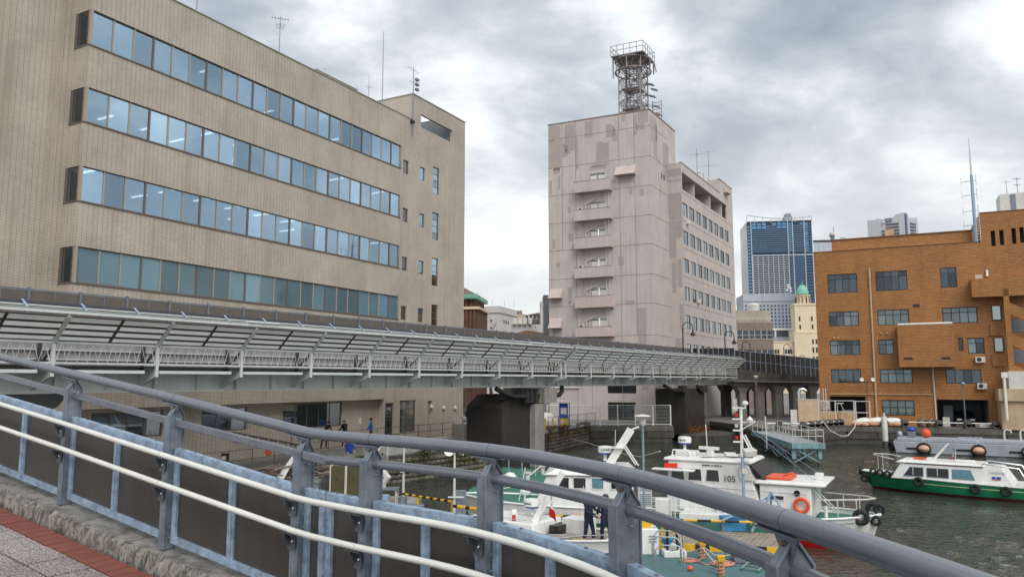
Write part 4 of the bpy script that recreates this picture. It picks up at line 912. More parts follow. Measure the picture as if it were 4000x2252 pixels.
yagi('tv_antenna','left of the two aerials on the pink wing roof, with a dish',WF,9.0,.6,32.2,36.4,[(35.6,2.0,-10,3),(35.5,1.4,80,4)],r=.05)
MB().lathe(WF(9.0,.4,33.3),[(.001,0),(.2,.05),(.3,.14)],12,axis='y').build('dish',K['whited'],bpy.data.objects['tv_antenna.001'])
yagi('tv_antenna','right of the two aerials on the pink wing roof, double crossed',WF,14.5,.6,32.2,37.6,[(37.4,1.4,-10,4),(35.4,2.2,-10,4)],r=.05)
for x in (11.2,13.6): MB().path([WF(x,.4,32.2),WF(x,.4,33.6),WF(x+.2,.4,33.6)],.09,6).build('vent_pipe',K['pinkr'],pk)
# ---------------------------------------------------------------- lattice antenna tower on the roof
lt=thing('lattice_tower','grey steel lattice antenna tower with railed platform on the pink roof','antenna tower',PF(-3.2,3.4,TH))
K['lat']=M('grey_lattice_steel',(.28,.25,.25),.6,.2,.15,2)
LC=(-3.2,3.6)
def lp(x,y,z): return PF(LC[0]+x*.78,LC[1]+y*.78,TH+z*.78)
legs=[(-1.7,-1.7),(1.7,-1.7),(1.7,1.7),(-1.7,1.7)]
for (x,y) in legs: MB().path([lp(x*1.55,y*1.55,.0),lp(x,y,1.3),lp(x,y,9.4)],.09,6).build('leg',K['lat'],lt)
inner=[(-.9,-.9),(.9,-.9),(.9,.9),(-.9,.9)]
for (x,y) in inner: MB().path([lp(x,y,.3),lp(x,y,10.2)],.07,5).build('inner_leg',K['lat'],lt)
for i in range(5):
    z0=1.2+i*1.75; z1=z0+1.75; m=MB()
    for L_,s in ((legs,.05),(inner,.04)):
        for k in range(4):
            a=L_[k];b_=L_[(k+1)%4]; m.tube(lp(*a,z0),lp(*b_,z0),s,4); m.tube(lp(*a,z0),lp(*b_,z1),s*.8,4); m.tube(lp(*b_,z0),lp(*a,z1),s*.8,4)
    for k in range(4): m.tube(lp(*legs[k],z0),lp(*inner[k],z0+.6),.03,4); m.tube(lp(*legs[k],z0),lp(*inner[(k+1)%4],z0+.2),.03,4)
    m.build('bracing',K['lat'],lt)
for z in (1.9,5.1): 
    m=MB(); m.fb(Fr(*PF(*LC,0)[:2],-26,60),-1.1,1.1,-1.1,1.1,TH+z*.78,TH+z*.78+.1); o=m.build('work_platform',K['lat'],lt,smooth=False)
    m=MB(); q=[(-1.4,-1.4),(1.4,-1.4),(1.4,1.4),(-1.4,1.4)]
    for k in range(4):
        for hh in (.5,1.0): m.tube(lp(*q[k],z+hh),lp(*q[(k+1)%4],z+hh),.025,4)
        for j in range(4): t=j/4; p=[q[k][i]+(q[(k+1)%4][i]-q[k][i])*t for i in (0,1)]; m.tube(lp(*p,z),lp(*p,z+1),.025,4)
    m.build('platform_rail',K['lat'],o)
for z in (8.1,9.9):
    m=MB(); m.path([lp(2.75*math.cos(a*.2618),2.75*math.sin(a*.2618),z) for a in range(24)],.09,6,closed=True); m.build('antenna_ring',K['lat'],lt)
m=MB()
for a in range(8):
    q=a*.7854; c,s_=math.cos(q),math.sin(q); m.tube(lp(2.75*c,2.75*s_,8.1),lp(2.75*c,2.75*s_,9.9),.07,5); m.tube(lp(2.75*c,2.75*s_,8.1),lp(1.3*c,1.3*s_,9.9),.05,4); m.tube(lp(2.7*math.cos(q+.39),2.7*math.sin(q+.39),9.9),lp(1.2*c,1.2*s_,8.0),.05,4); m.tube(lp(2.7*c,2.7*s_,8.1),lp(1.7*math.cos(q+.78),1.7*math.sin(q+.78),7.0),.04,4)
m.build('ring_strut',K['lat'],lt)
TF=Fr(*PF(*LC,0)[:2],-26,60)
MB().fb(TF,-2.03,2.03,-2.03,2.03,TH+7.92,TH+8.04).build('top_platform',K['lat'],lt,smooth=False)
q=[(-2.6,-2.6),(2.6,-2.6),(2.6,2.6),(-2.6,2.6)]
for k in range(4):
    m=MB()
    for hh in (.8,1.6): m.tube(lp(*q[k],10.3+hh),lp(*q[(k+1)%4],10.3+hh),.035,4)
    for j in range(5): t=j/5; p=[q[k][i]+(q[(k+1)%4][i]-q[k][i])*t for i in (0,1)]; m.tube(lp(*p,10.3),lp(*p,11.9),.035,4)
    m.build('top_rail',K['lat'],lt)
m=MB(); m.tube(lp(-2.7,-1.4,7.2),lp(-2.7,-1.4,10.3),.09,5); m.tube(lp(2.9,1.2,7.8),lp(2.9,1.2,9.9),.09,5); m.bar(lp(3.1,.9,9.5),lp(3.4,.9,8.0),.3,.1); m.build('panel_antenna',K['lat'],lt)
# side ladder cage with stepped antenna boxes
m=MB()
for x in (2.2,3.6): m.tube(lp(x,2.4,-1.6),lp(x,2.4,3.9),.05,5)
for k in range(10): m.tube(lp(2.2,2.4,-1.4+k*.55),lp(3.6,2.4,-1.4+k*.55),.035,4)
for k in range(4): m.tube(lp(2.2,2.4,-1.2+k*1.3),lp(1.7,1.7,-.6+k*1.3),.04,4)
m.build('ladder_cage',K['lat'],lt)
for (x,z,s) in ((2.6,.2,1.3),(3.1,1.6,1.0),(2.8,2.9,.9),(2.3,4.6,.8),(2.7,5.6,.7),(2.2,6.5,.6),(3.0,-.9,1.2)):
    MB().hexa([lp(x-.5,1.5,z),lp(x+s*.7,1.5,z-.5*s),lp(x+s*.7,2.3,z-.5*s),lp(x-.5,2.3,z),lp(x-.5,1.5,z+.18),lp(x+s*.7,1.5,z-.5*s+.18),lp(x+s*.7,2.3,z-.5*s+.18),lp(x-.5,2.3,z+.18)]).build('antenna_shelf',K['lat'],lt,smooth=False)
# ================================================================ ORANGE-BROWN BRICK BUILDING (right)
HF=Fr(31.786,80.,-25.5)
K['obrick']=MT('ochre_brick_tile',(.455,.20,.052),(.37,.15,.038),(.13,.056,.022),.38,.14,.016,.5,stain=.16,scol=(.20,.065,.022),streak=.35)
K['obrickd']=MT('dark_brick_tile',(.46,.205,.055),(.37,.155,.039),(.14,.06,.023),.38,.14,.016,.5,stain=.2,scol=(.2,.07,.03),streak=.25)
ob=thing('brick_building','orange brown brick building with black framed windows on the quay','building',HF(9,6,1.6))
h1=[(1.25,4.06,15.05,17.0),(5.78,8.65,15.05,17.03),(11.55,12.95,15.1,17.06)]; h2=[(1.2,4.04,11.6,13.1),(5.76,8.61,11.58,13.13),(11.52,14.47,11.59,13.12)]
h3=[(1.17,4.01,8.64,10.15),(5.70,7.08,8.65,10.13),(13.48,14.86,8.62,10.12),(12.72,13.1,8.9,10.14)]; h4=[(1.15,3.95,5.82,7.19),(5.68,8.58,5.82,7.16),(11.48,14.44,5.74,7.13)]
h5=[(5.70,8.59,2.62,4.13)]; big=[(.9,4.25,1.62,4.45),(10.55,14.85,1.62,4.22)]
slots=[(16.05,16.4,18.9,20.4),(16.75,17.1,18.95,20.4),(17.75,18.1,19.0,20.5),(18.4,18.75,19.05,20.55)]
m=MB(); facade(m,HF,0,0,15.25,1.6,19.4,h1+h2+h3+h4+h5+big,.25); facade(m,HF,0,15.25,30,1.6,22.2,slots,.3); m.build('wall',K['obrick'],ob,smooth=False)
m=MB(); m.quad(HF(0,0,1.6),HF(0,14,1.6),HF(0,14,19.4),HF(0,0,19.4)); m.quad(HF(15.25,0,19.4),HF(15.25,8,19.4),HF(15.25,8,22.2),HF(15.25,0,22.2)); m.build('side_wall',K['obrick'],ob,smooth=False)
m=MB(); m.quad(HF(0,0,19.4),HF(15.25,0,19.4),HF(15.25,14,19.4),HF(0,14,19.4)); m.quad(HF(15.25,0,22.2),HF(30,0,22.2),HF(30,8,22.2),HF(15.25,8,22.2)); m.build('roof',K['concl'],ob,smooth=False)
m=MB(); m.fb(HF,1.75,14.6,1.2,8,19.41,20.75); m.build('penthouse',K['obrickd'],ob,smooth=False)
K['copr']=M('brown_coping',(.20,.075,.05),.7,0,.1,2)
m=MB(); m.fb(HF,-.05,15.2,-.05,.3,19.4,19.46); m.fb(HF,15.2,30,-.05,.3,22.2,22.28); m.fb(HF,1.65,14.7,1.1,1.5,20.755,20.85); m.build('coping',K['copr'],ob,smooth=False)
MB().fb(HF,6.9,7.75,2.6,3.4,20.7,21.75).build('chimney',K['tanp'],ob,smooth=False); MB().fb(HF,6.97,7.68,2.67,3.33,21.75,22.0).build('chimney_cowl',K['joint'],ob,smooth=False)
gl=K['glassd']
def owin(h,nx,zs,cur=None):
    w=win(HF,h,ob,nx,1,.12,.07,fm=K['framek'],gm=gl,zs=zs); backing(HF,h,w,K['interd'],1.2)
    if cur:
        for (a,b,mt) in cur: x0=h[0]+(h[1]-h[0])*a; x1=h[0]+(h[1]-h[0])*b; MB().fb(HF,x0,x1,.16,.19,h[2],h[3]).build('curtain',mt,w,smooth=False)
def zz2(h,f=.68): return [h[2]+.07,h[2]+(h[3]-h[2])*f,h[3]-.07]
for h in h1: owin(h,4 if h[1]-h[0]>2 else 2,zz2(h,.72))
owin(h2[0],4,zz2(h2[0]),[(.52,.98,K['whited'])]); owin(h2[1],4,zz2(h2[1]),[(.02,.98,K['curtain'])]); owin(h2[2],4,zz2(h2[2]),[(.02,.5,K['curtain']),(.5,.98,K['shut'])])
owin(h3[0],4,zz2(h3[0]),[(.0,.3,K['curtain'])]); owin(h3[1],2,zz2(h3[1]),[(.5,1,K['blind'])]); owin(h3[2],2,zz2(h3[2]),[(.0,.5,K['blind'])]); owin(h3[3],1,None)
owin(h4[0],4,None,[(0,.24,M('green_curtain',(.04,.12,.10),.9,0,.1,3)),(.8,1,bpy.data.materials['green_curtain'])]); owin(h4[1],4,zz2(h4[1]),[(.0,1,K['blind'])]); owin(h4[2],4,None)
owin(h5[0],4,[h5[0][2]+.07,3.4,h5[0][3]-.07],[(0,.25,K['shut']),(.25,.75,K['curtain']),(.75,1,K['shut'])])
for h in slots: backing(HF,h,ob,K['dark'],.6,'slot_lining')
# projecting box bay, stair balconies, pipes
m=MB(); m.fb(HF,7.45,12.3,-1.5,0,7.35,11.4); bx=m.build('box_bay',K['obrick'],ob,smooth=False)
m=MB(); m.tube(HF(7.5,-1.45,11.5),HF(12.2,-1.45,11.52),.1,8); m.build('white_pipe',K['white'],bx)
for x in (7.9,11.1): MB().fb(HF,x,x+.75,-1.52,-1.45,8.05,8.28).build('slot_vent',K['dark'],bx,smooth=False)
MB().fb(HF,9.0,9.6,-.02,.0,13.25,13.6).build('slot_vent',K['dark'],ob,smooth=False)
m=MB(); m.fb(HF,14.0,19,-1.5,0,13.9,15.65); m.build('stair_balcony',K['obrick'],ob,smooth=False)
m=MB(); m.fb(HF,16.5,16.95,-1.5,-1.05,1.6,14.6); m.build('stair_pier',K['obrick'],ob,smooth=False)
for z in (12.8,9.9,7.0,4.1):
    MB().prism([HF(16.95,-1.3,z-.6),HF(16.95,-1.3,z+.5),HF(20,-1.3,z-1.2),HF(20,-1.3,z-2.3)],(HF.y[0]*.2,HF.y[1]*.2,0)).build('stair_flight',K['obrickd'],ob,smooth=False)
    MB().fb(HF,16.95,20,-.02,.0,z-2.2,z-1).build('painted_stair_shadow',K['inter'],ob,smooth=False)  # dark sheet on the brick stands in for shade behind the stairs
    MB().fb(HF,15.4,16.5,-.14,-.02,z-4.1+1.6,z-1.4).build('landing_parapet',K['obrick'],ob,smooth=False)
for (z0,z1) in ((11.75,13.15),(8.75,10.1)): win(HF,(15.65,16.45,z0,z1),ob,1,1,-.1,.06,fm=K['framek'],gm=K['glassg'])
MB().path([HF(5.25,-.1,17.4),HF(5.2,-.1,2.0)],.09,8).build('drain_pipe',K['tanp'],ob); MB().path([HF(.95,-.08,4.5),HF(1.0,-.08,4.68),HF(10.3,-.08,4.68),HF(10.3,-.08,7.3)],.05,6).build('conduit',K['tanp'],ob)
m=MB(); m.tube(HF(10.4,-.08,1.6),HF(10.4,-.08,7.3),.06,6); m.build('conduit',K['whited'],ob)
for (x,z) in ((14.0,7.75),(14.0,5.25)):
    o=MB().fb(HF,x,x+.8,-.42,-.06,z,z+.55).build('air_conditioner',K['whited'],ob,smooth=False); MB().lathe(HF(x+.3,-.425,z+.28),[(.2,0),(.2,.012)],14,axis=lambda a,b,h:(-HF.y[0]*h+HF.x[0]*a,-HF.y[1]*h+HF.x[1]*a,b)).build('fan_grille',K['dark'],o)
MB().fb(HF,14.5,15.1,-.015,0,15.68,16.2).build('wall_plate',K['pinkr'],ob); MB().fb(HF,15.4,15.6,-.16,0,16.0,16.6).build('wall_lamp',K['white'],ob)
for x in (1.6,2.0,6.0,6.5): MB().lathe(HF(x,-.02,10.38 if x<3 else 10.75),[(.09,0),(.09,.08),(.03,.14)],8,axis=lambda a,b,h:(-HF.y[0]*h+HF.x[0]*a,-HF.y[1]*h+HF.x[1]*a,b)).build('vent_cap',K['tanp'],ob)
# garage interiors
for a,b,c,d in big:
    m=MB(); m.quad(HF(a,6,c),HF(b,6,c),HF(b,6,d),HF(a,6,d)); m.quad(HF(a,.25,d),HF(b,.25,d),HF(b,6,d),HF(a,6,d)); m.quad(HF(a,.25,c),HF(a,6,c),HF(a,6,d),HF(a,.25,d)); m.quad(HF(b,.25,c),HF(b,6,c),HF(b,6,d),HF(b,.25,d)); m.build('garage_lining',K['inter'],ob,smooth=False)
for (x0,x1,y,z0,z1,mt) in ((11.0,11.6,.6,1.62,2.5,K['whited']),(11.2,12.0,2,1.62,3.6,K['inter']),(12.1,12.7,1.0,1.62,2.2,K['tanp'])): MB().fb(HF,x0,x1,y,y+.6,z0,z1).build('garage_cabinet',mt,ob,smooth=False)
# neighbour: tan annex with white tank
an=thing('tan_annex','tan plastered annex with white box storey at the right edge','building',HF(18,-2,1.6))
m=MB(); facade(m,HF,-2.5,15.55,26,1.6,4.2,[(17.6,21,2.55,3.15)],.2); m.quad(HF(15.55,-2.5,1.6),HF(15.55,0,1.6),HF(15.55,0,4.2),HF(15.55,-2.5,4.2)); m.build('wall',K['tanp'],an,smooth=False)
m=MB(); m.fb(HF,15.4,26,-2.75,-.2,4.2,5.3); m.build('balcony_band',K['tanp'],an,smooth=False)
MB().fb(HF,16.3,26,-2.5,-.2,5.3,6.9).build('white_box',K['whited'],an,smooth=False)
hh=(17.6,21,2.55,3.15); A2=Fr(*HF(0,-2.5,0)[:2],-25.5); win(A2,hh,an,3,1,.1,.06,fm=K['framek'],gm=K['glassg']); backing(A2,hh,an,K['inter'],.6)
MB().path([HF(15.9,-2.85,2.5),HF(15.9,-2.85,5.0),HF(15.9,-2.85,6.4)],.13,8).build('duct',K['white'],an); MB().fb(HF,15.7,16.2,-3.0,-2.7,6.3,6.8).build('duct_head',K['white'],an)
# radio mast on the brick roof
rm=thing('radio_mast','slender blue grey radio mast on the brick roof edge','antenna mast',HF(14.85,.5,19.4))
MB().path([HF(14.85,.5,19.4),HF(14.85,.5,26.2)],[.17,.14],8).build('pole',K['galv'],rm); MB().path([HF(14.85,.5,26.2),HF(14.85,.5,30.0)],[.09,.03],6).build('whip',K['whited'],rm)
for z in (21.2,22.6,24.2,25.6):
    m=MB(); m.tube(HF(14.85,.5,z),HF(13.9,.3,z-.1),.03,4); m.tube(HF(13.9,.3,z-.4),HF(13.9,.3,z+.4),.02,4); m.tube(HF(14.85,.5,z),HF(15.2,.5,z),.03,4); m.tube(HF(15.2,.5,z-.5),HF(15.2,.5,z+.6),.025,4); m.build('dipole_arm',K['galv'],rm)
m=MB(); m.tube(HF(15.2,-.08,19.4),HF(15.2,-.08,22.4),.03,4); m.tube(HF(14.9,-.08,19.4),HF(14.9,-.08,22.4),.03,4)
for i in range(10): m.tube(HF(14.9,-.08,19.6+i*.28),HF(15.2,-.08,19.6+i*.28),.02,4)
m.build('roof_ladder',K['white'],ob)
wt=thing('roof_tank','cream water tank housing on the brick stair tower roof','tank',HF(18,2,22.2))
MB().fb(HF,17.2,19.6,1.5,4,22.2,24.2).build('tank',K['whited'],wt,smooth=False); MB().fb(HF,18.1,18.5,1.42,1.5,22.3,24.1).build('tank_ladder',K['galvd'],wt)
yagi('tv_antenna','pair of aerials on the cream roof tank',HF,17.9,2,24.2,25.6,[(25.5,.8,-20,4)],r=.03); yagi('tv_antenna','leaning aerial at the right edge above the cream roof tank',HF,18.8,2,24.2,25.8,[(25.7,.8,20,5),(25.1,.6,30,4)],r=.03)
# ================================================================ TOWN BEHIND
def boxb(name,label,x0,x1,y0,y1,z0,z1,mat,ang=0,cat='building'):
    t=thing(name,label,cat,((x0+x1)/2,(y0+y1)/2,z0)); return t
K['bluet']=M('blue_tower_glass',(.018,.042,.085),.2,.1,.15,.02); K['towerw']=M('tower_white_grid',(.43,.475,.52),.6,0,.05,.05); K['towerb']=M('tower_blue_slab',(.075,.14,.235),.45,0,.08,.05)
K['skyglass']=M('sky_blue_panel',(.11,.27,.47),.2,.1,.1,.05)
# --- blue residential tower ~700 m away
T=Fr(217.5,700,-8); bt=thing('blue_high_rise','tall blue glass residential tower with white lower grid','high-rise',T(25,20,1.6))
m=MB(); m.fb(T,0,57.5,0,40,1.6,151.5); m.build('body',K['bluet'],bt,smooth=False)
def fl(x0,x1,z0,z1,n,mat,d=1.0,t=1.1):
    for i in range(n):
        z=z0+(z1-z0)*i/n; MB().fb(T,x0,x1,-d,0,z,z+t).build('balcony_slab',mat,bt,smooth=False)
fl(4.0,35.5,122.5,148,13,K['towerb']); fl(40.5,50,122.5,148,13,K['towerb']); fl(4,36,78,119,20,K['towerw'],1.2,.62); fl(37,50,70,119,26,K['towerb']); fl(50.5,57.5,60,150,32,K['towerb'],.5,.9)
for i in range(8): MB().fb(T,4+i*4.55,4.45+i*4.55,-1.25,0,60,119).build('grid_column',K['towerw'],bt,smooth=False)
for x in (3.2,35.8,40,50.2): MB().fb(T,x,x+.7,-1.3,0,60,152).build('fin',K['towerw'],bt,smooth=False)
MB().fb(T,3.5,57.6,-1.35,0,119,120).build('belt',K['towerw'],bt,smooth=False)
for i in range(13):
    for (a,b) in ((36.6,39.9),(46.8,49.9) if i>9 else (36.6,36.7),(50.8,54)):
        if b-a>1: MB().fb(T,a,b,-.6,0,123+i*2.08,124.2+i*2.08).build('bright_window',K['skyglass'],bt,smooth=False)
random.seed(4)
for i in range(7):
    for j in range(2):
        if random.random()<.65: MB().fb(T,4.4+i*4.5,8+i*4.5,-1.3,0,144.3+j*3.2,146.4+j*3.2).build('bright_window',K['skyglass'],bt,smooth=False)
for i in range(28): MB().fb(T,.3,3.1,-.2,0,62+i*3.1,63.6+i*3.1).build('corner_window',K['skyglass'],bt,smooth=False)
m=MB()
for i in range(9): x=i*57.5/8; h=5*((i/8-.62)**2)*2.2; m.fb(T,x-.25,x+.25,-1,-.5,150,153.5+h)
for i in range(8):
    xa,xb=i*57.5/8,(i+1)*57.5/8; ha,hb=[5*((t/8-.62)**2)*2.2 for t in (i,i+1)]; m.bar(T(xa,-.8,153.5+ha),T(xb,-.8,153.5+hb),.6,.7); m.bar(T(xa,-.8,151.5),T(xb,-.8,151.5),.5,.6)
m.build('roof_frame',K['towerw'],bt,smooth=False)
m=MB(); m.fb(T,35,42,5,15,151.5,157); m.fb(T,36.5,41,5,15,157,159.5); m.build('roof_plant',M('tower_plant',(.25,.29,.34),.7),bt,smooth=False)
# --- grey office with a grid of square windows
G=Fr(99.9,330,-6); go=thing('grey_office','pale grey office block with rows of small square windows','building',G(10,8,1.6))
K['goff']=M('pale_grey_panel',(.43,.46,.52),.7,0,.05,.1); K['goffw']=M('square_window',(.07,.085,.11),.3,0,.2,.3)
m=MB(); m.fb(G,0,21.6,0,16,1.6,39.7); m.build('body',K['goff'],go,smooth=False); m=MB(); m.fb(G,-.1,21.8,-.3,16,39.7,42.8); m.build('parapet',K['goff'],go,smooth=False)
wm=None
for r in range(8):
    for c in range(14):
        x=.7+c*1.52; z=37.3-r*1.52*1.02
        if wm is None: wm=MB().fb(G,x,x+.75,-.06,.0,z,z+.85).build('window',K['goffw'],go,smooth=False); w0=(x,z)
        else: inst(wm,go,Vector(G(x,0,z))-Vector(G(w0[0],0,w0[1])))
ds=thing('dish_cluster','cluster of white microwave dishes on the grey office roof','antenna',G(20,2,42.8))
for x,z in ((19.0,46.6),(19.9,45.2),(18.6,44.3),(20,43.9),(19.2,45.5)): MB().lathe(G(x,-.2,z),[(.001,-.3),(.5,-.2),(.62,0),(.001,.05)],12,axis='y').build('dish',K['white'],ds)
MB().tube(G(19.4,.2,42.8),G(19.4,.2,47),.12,6).build('pole',K['galvd'],ds)
# --- cream domed tower
Q=Fr(99.7,260,-9); K['cream']=M('cream_tower_tile',(.70,.58,.42),.8,0,.07,.15,streak=.15,scol=(.42,.30,.2)); K['dome']=M('verdigris_copper',(.20,.47,.37),.6,0,.08,.4)
qt=thing('domed_tower','cream tower with round green copper dome beside the brick block','tower',Q(0,4,1.6))
m=MB(); m.fb(Q,-3.5,3.6,0,7.1,22.1,31.9); m.build('shaft',K['cream'],qt,smooth=False)
m=MB(); m.fb(Q,-4.1,4.2,-.5,7.7,1.6,22.1); m.build('lower_shaft',K['cream'],qt,smooth=False); m=MB(); m.fb(Q,-3.7,3.8,-.25,7.3,31.3,32.0); m.fb(Q,-4.2,4.4,-.6,7.8,21.8,22.2); m.build('cornice',K['cream'],qt,smooth=False)
c=Q(0,3.5,0); m=MB(); m.lathe((c[0],c[1],0),[(2.35,32),(2.35,34.6),(2.6,34.7),(2.6,35.0),(2.1,35.05)],24); m.build('drum',K['cream'],qt)
MB().lathe((c[0],c[1],35.0),[(2.05*math.cos(R(a)),.3+3.4*math.sin(R(a))) for a in range(0,91,9)]+[(.12,3.75),(.05,5.0)],28).build('dome',K['dome'],qt)
for i in range(12):
    q=R(i*30+8); MB().box(c[0]+2.4*math.cos(q)-.22,c[0]+2.4*math.cos(q)+.22,c[1]+2.4*math.sin(q)-.22,c[1]+2.4*math.sin(q)+.22,32.2,34).build('arch_opening',K['joint'] if i%3 else K['dark'],qt,smooth=False)
for i in range(18):
    q=R(i*20); MB().ball((c[0]+2.4*math.cos(q),c[1]+2.4*math.sin(q),34.25),.16,6).build('round_opening',K['dark'],qt)
for x,z0,z1 in ((-2.3,25.9,27.5),(1.7,25.9,27.5),(-2.2,23.2,24.7),(1.8,23.2,24.7),(1.6,18.1,19.7),(2.7,18.1,19.7),(1.6,15.2,17),(2.7,15.2,17),(1.6,12.2,14),(2.7,12.2,14)): MB().fb(Q,x,x+.55,-.56 if z0<22 else -.05,.02,z0,z1).build('slit_window',K['dark'],qt,smooth=False)
cw=thing('cream_wing','cream low wing with arched windows and battlement knobs','building',Q(-8,3,1.6))
MB().fb(Q,-11.7,-4.15,1,9,1.6,18.8).build('wall',K['cream'],cw,smooth=False); MB().fb(Q,-11.9,-4.15,.8,9.2,18.805,19.2).build('cornice',K['cream'],cw,smooth=False)
for g_ in (-11.2,-7.0):
    for k in range(3):
        x=g_+k*.85; m=MB(); m.fb(Q,x,x+.6,.9,1.02,15.0,16.2); m.lathe(Q(x+.3,.9,16.2),[(.3,0),(.3,.12)],12,axis=lambda a,b,h:(Q.y[0]*h+Q.x[0]*a,Q.y[1]*h+Q.x[1]*a,b)); m.build('arched_window',K['dark'],cw,smooth=False)
MB().lathe(Q(-5.3,.9,15.6),[(.3,0),(.3,.12)],12,axis=lambda a,b,h:(Q.y[0]*h+Q.x[0]*a,Q.y[1]*h+Q.x[1]*a,b)).build('round_window',K['dark'],cw)
for x in (-10.9,-9.7,-6.9,-5.7): MB().fb(Q,x,x+.7,.9,1.0,12.0,13.8).build('low_window',K['dark'],cw,smooth=False)
wb=thing('white_roof_pavilion','white flat roofed glazed storey behind the cream wing','building',Q(-8,14,1.6))
MB().fb(Q,-12.1,-2.8,12,20,1.6,21.2).build('wall',K['goff'],wb,smooth=False); MB().fb(Q,-12.3,-2.6,11.7,20,23.6,24.4).build('roof_slab',K['white'],wb,smooth=False); MB().fb(Q,-11,-3.5,12.2,20,21.2,23.6).build('glazing',K['goffw'],wb,smooth=False)
for x in (-12,-8.3,-3.4): MB().fb(Q,x,x+.6,11.9,12.6,21.2,23.6).build('column',K['white'],wb,smooth=False)
# --- brown office block right of the pink wing
B=Fr(37.4,125,-3); K['brn']=M('brown_grey_panel',(.24,.19,.16),.8,0,.12,.5,streak=.3,scol=(.12,.1,.09))
bb=thing('brown_office','low brown grey office with white window bands beside the pink wing','building',B(0,5,1.6))
MB().fb(B,-9,5.0,0,10,1.6,15.4).build('wall',K['brn'],bb,smooth=False); MB().fb(B,-9,4.9,.6,10,15.4,17.4).build('roof_storey',M('tarpaulin_cream',(.42,.37,.30),.9,0,.2,.6),bb,smooth=False)
for z0,z1 in ((12.7,14.1),(9.3,11.0)):
    for i in range(7):
        x=-8.6+i*1.95; m=MB(); m.fb(B,x,x+1.8,-.04,0,z0,z1); o=m.build('window',K['goffw'],bb,smooth=False); m=MB(); m.fb(B,x-.03,x+1.83,-.08,-.04,z0-.06,z0+.02); m.fb(B,x+.86,x+.94,-.08,-.04,z0,z1); m.fb(B,x-.04,x+.04,-.08,-.04,z0,z1); m.fb(B,x,x+1.8,-.078,-.04,z0+.62,z0+.68); m.build('window_frame',K['whited'],o,smooth=False)
m=MB(); 
for i in range(34): m.fb(B,-8.9+i*.4,-8.85+i*.4,.1,.15,15.4,16.1)
m.fb(B,-9,4.9,.09,.16,16.1,16.17); m.build('roof_railing',K['whited'],bb,smooth=False)
MB().lathe(B(2.6,2,17.4),[(.001,0),(.85,0),(.9,1.0),(.7,1.25),(.3,1.35)],16).build('roof_drum',K['whited'],bb)
yagi('tv_antenna','thin aerial on the brown office roof by the cream drum',B,3.9,1.5,17.4,20.5,[(19.6,.8,10,3)],r=.03)
# --- white panel hall + stone skyscraper behind the brick block
S=Fr(119.4,300,-6,64); wh=thing('white_panel_hall','white panelled hall roof rising behind the brick parapet','building',S(12,8,1.6)); MB().fb(S,0,23.7,0,26,1.6,60.2).build('wall',K['goff'],wh,smooth=False); MB().fb(S,-.1,23.8,-.1,26,60.2,61.0).build('roof_edge',K['dark'],wh,smooth=False)
for x in range(1,12): MB().fb(S,x*1.95,x*1.95+.08,-.02,0,50,60.2).build('panel_joint',K['galvd'],wh,smooth=False)
for q in ((2.6,6.5,61,61.9),(10,12,61,62.8),(15,23.4,61,62.3)): MB().fb(S,q[0],q[1],5,10,q[2],q[3]).build('roof_plant',K['goff'],wh,smooth=False)
dm=thing('radar_mast','round radome and lattice mast on the white hall roof','antenna mast',S(7,4,61)); MB().ball(S(7,4,64.1),1.0,14).build('radome',K['whited'],dm); MB().lathe(S(7,4,61),[(1.4,0),(1.4,.5),(.65,.6),(.65,2),(1.2,2.1),(1.2,2.3)],12).build('base',K['galvd'],dm); MB().tube(S(7.7,4,61),S(7.7,4,67.2),.23,6,.1).build('mast',K['galvd'],dm)
K['sto']=M('pale_tower_stone',(.44,.45,.47),.7,0,.05,.03); Z=Fr(363.3,697,153.5); Z2=Fr(363.3,697,26); sk=thing('stone_skyscraper','pale stone skyscraper with stepped flared crown behind the brick roof','high-rise',(360,705,1.6))
MB().prism([Z(0,0,1.6),Z(0,0,160.2),Z(6,0,158.6),Z(9,0,157.2),Z(11,0,155.4),Z(17.5,0,154.6),Z(23.5,0,156.3),Z(25,0,155.2),Z(32,0,155.2),Z(31,0,1.6)],(5,10,0)).build('left_shaft',K['sto'],sk,smooth=False)
MB().prism([Z2(0.02,0,1.6),Z2(0.02,0,160.0),Z2(4.4,0,158.5),Z2(4.5,0,155.2),Z2(17,0,156.4),Z2(16.4,0,1.6)],(-4,10,0)).build('right_shaft',K['sto'],sk,smooth=False)
for i in range(7): MB().fb(Z,5.5,20 if i<5 else 16,.0,.6,131+i*3.0,132.6+i*3.0).build('window_band',K['skyglass'] if i<3 else K['goffw'],sk,smooth=False); MB().fb(Z2,6,13.5,-.6,.0,131+i*3.0,132.6+i*3.0).build('window_band',K['skyglass'] if i<3 else K['goffw'],sk,smooth=False)
MB().fb(Z2,-.3,1.6,-.8,0.3,100,158.5).build('groove',K['towerb'],sk,smooth=False)
MB().ball(Z(18,1.5,152),1.1,10).build('dish',K['white'],sk); MB().fb(Z,11,17,.3,1.5,152.8,155.6).build('antenna_row',K['galvd'],sk)
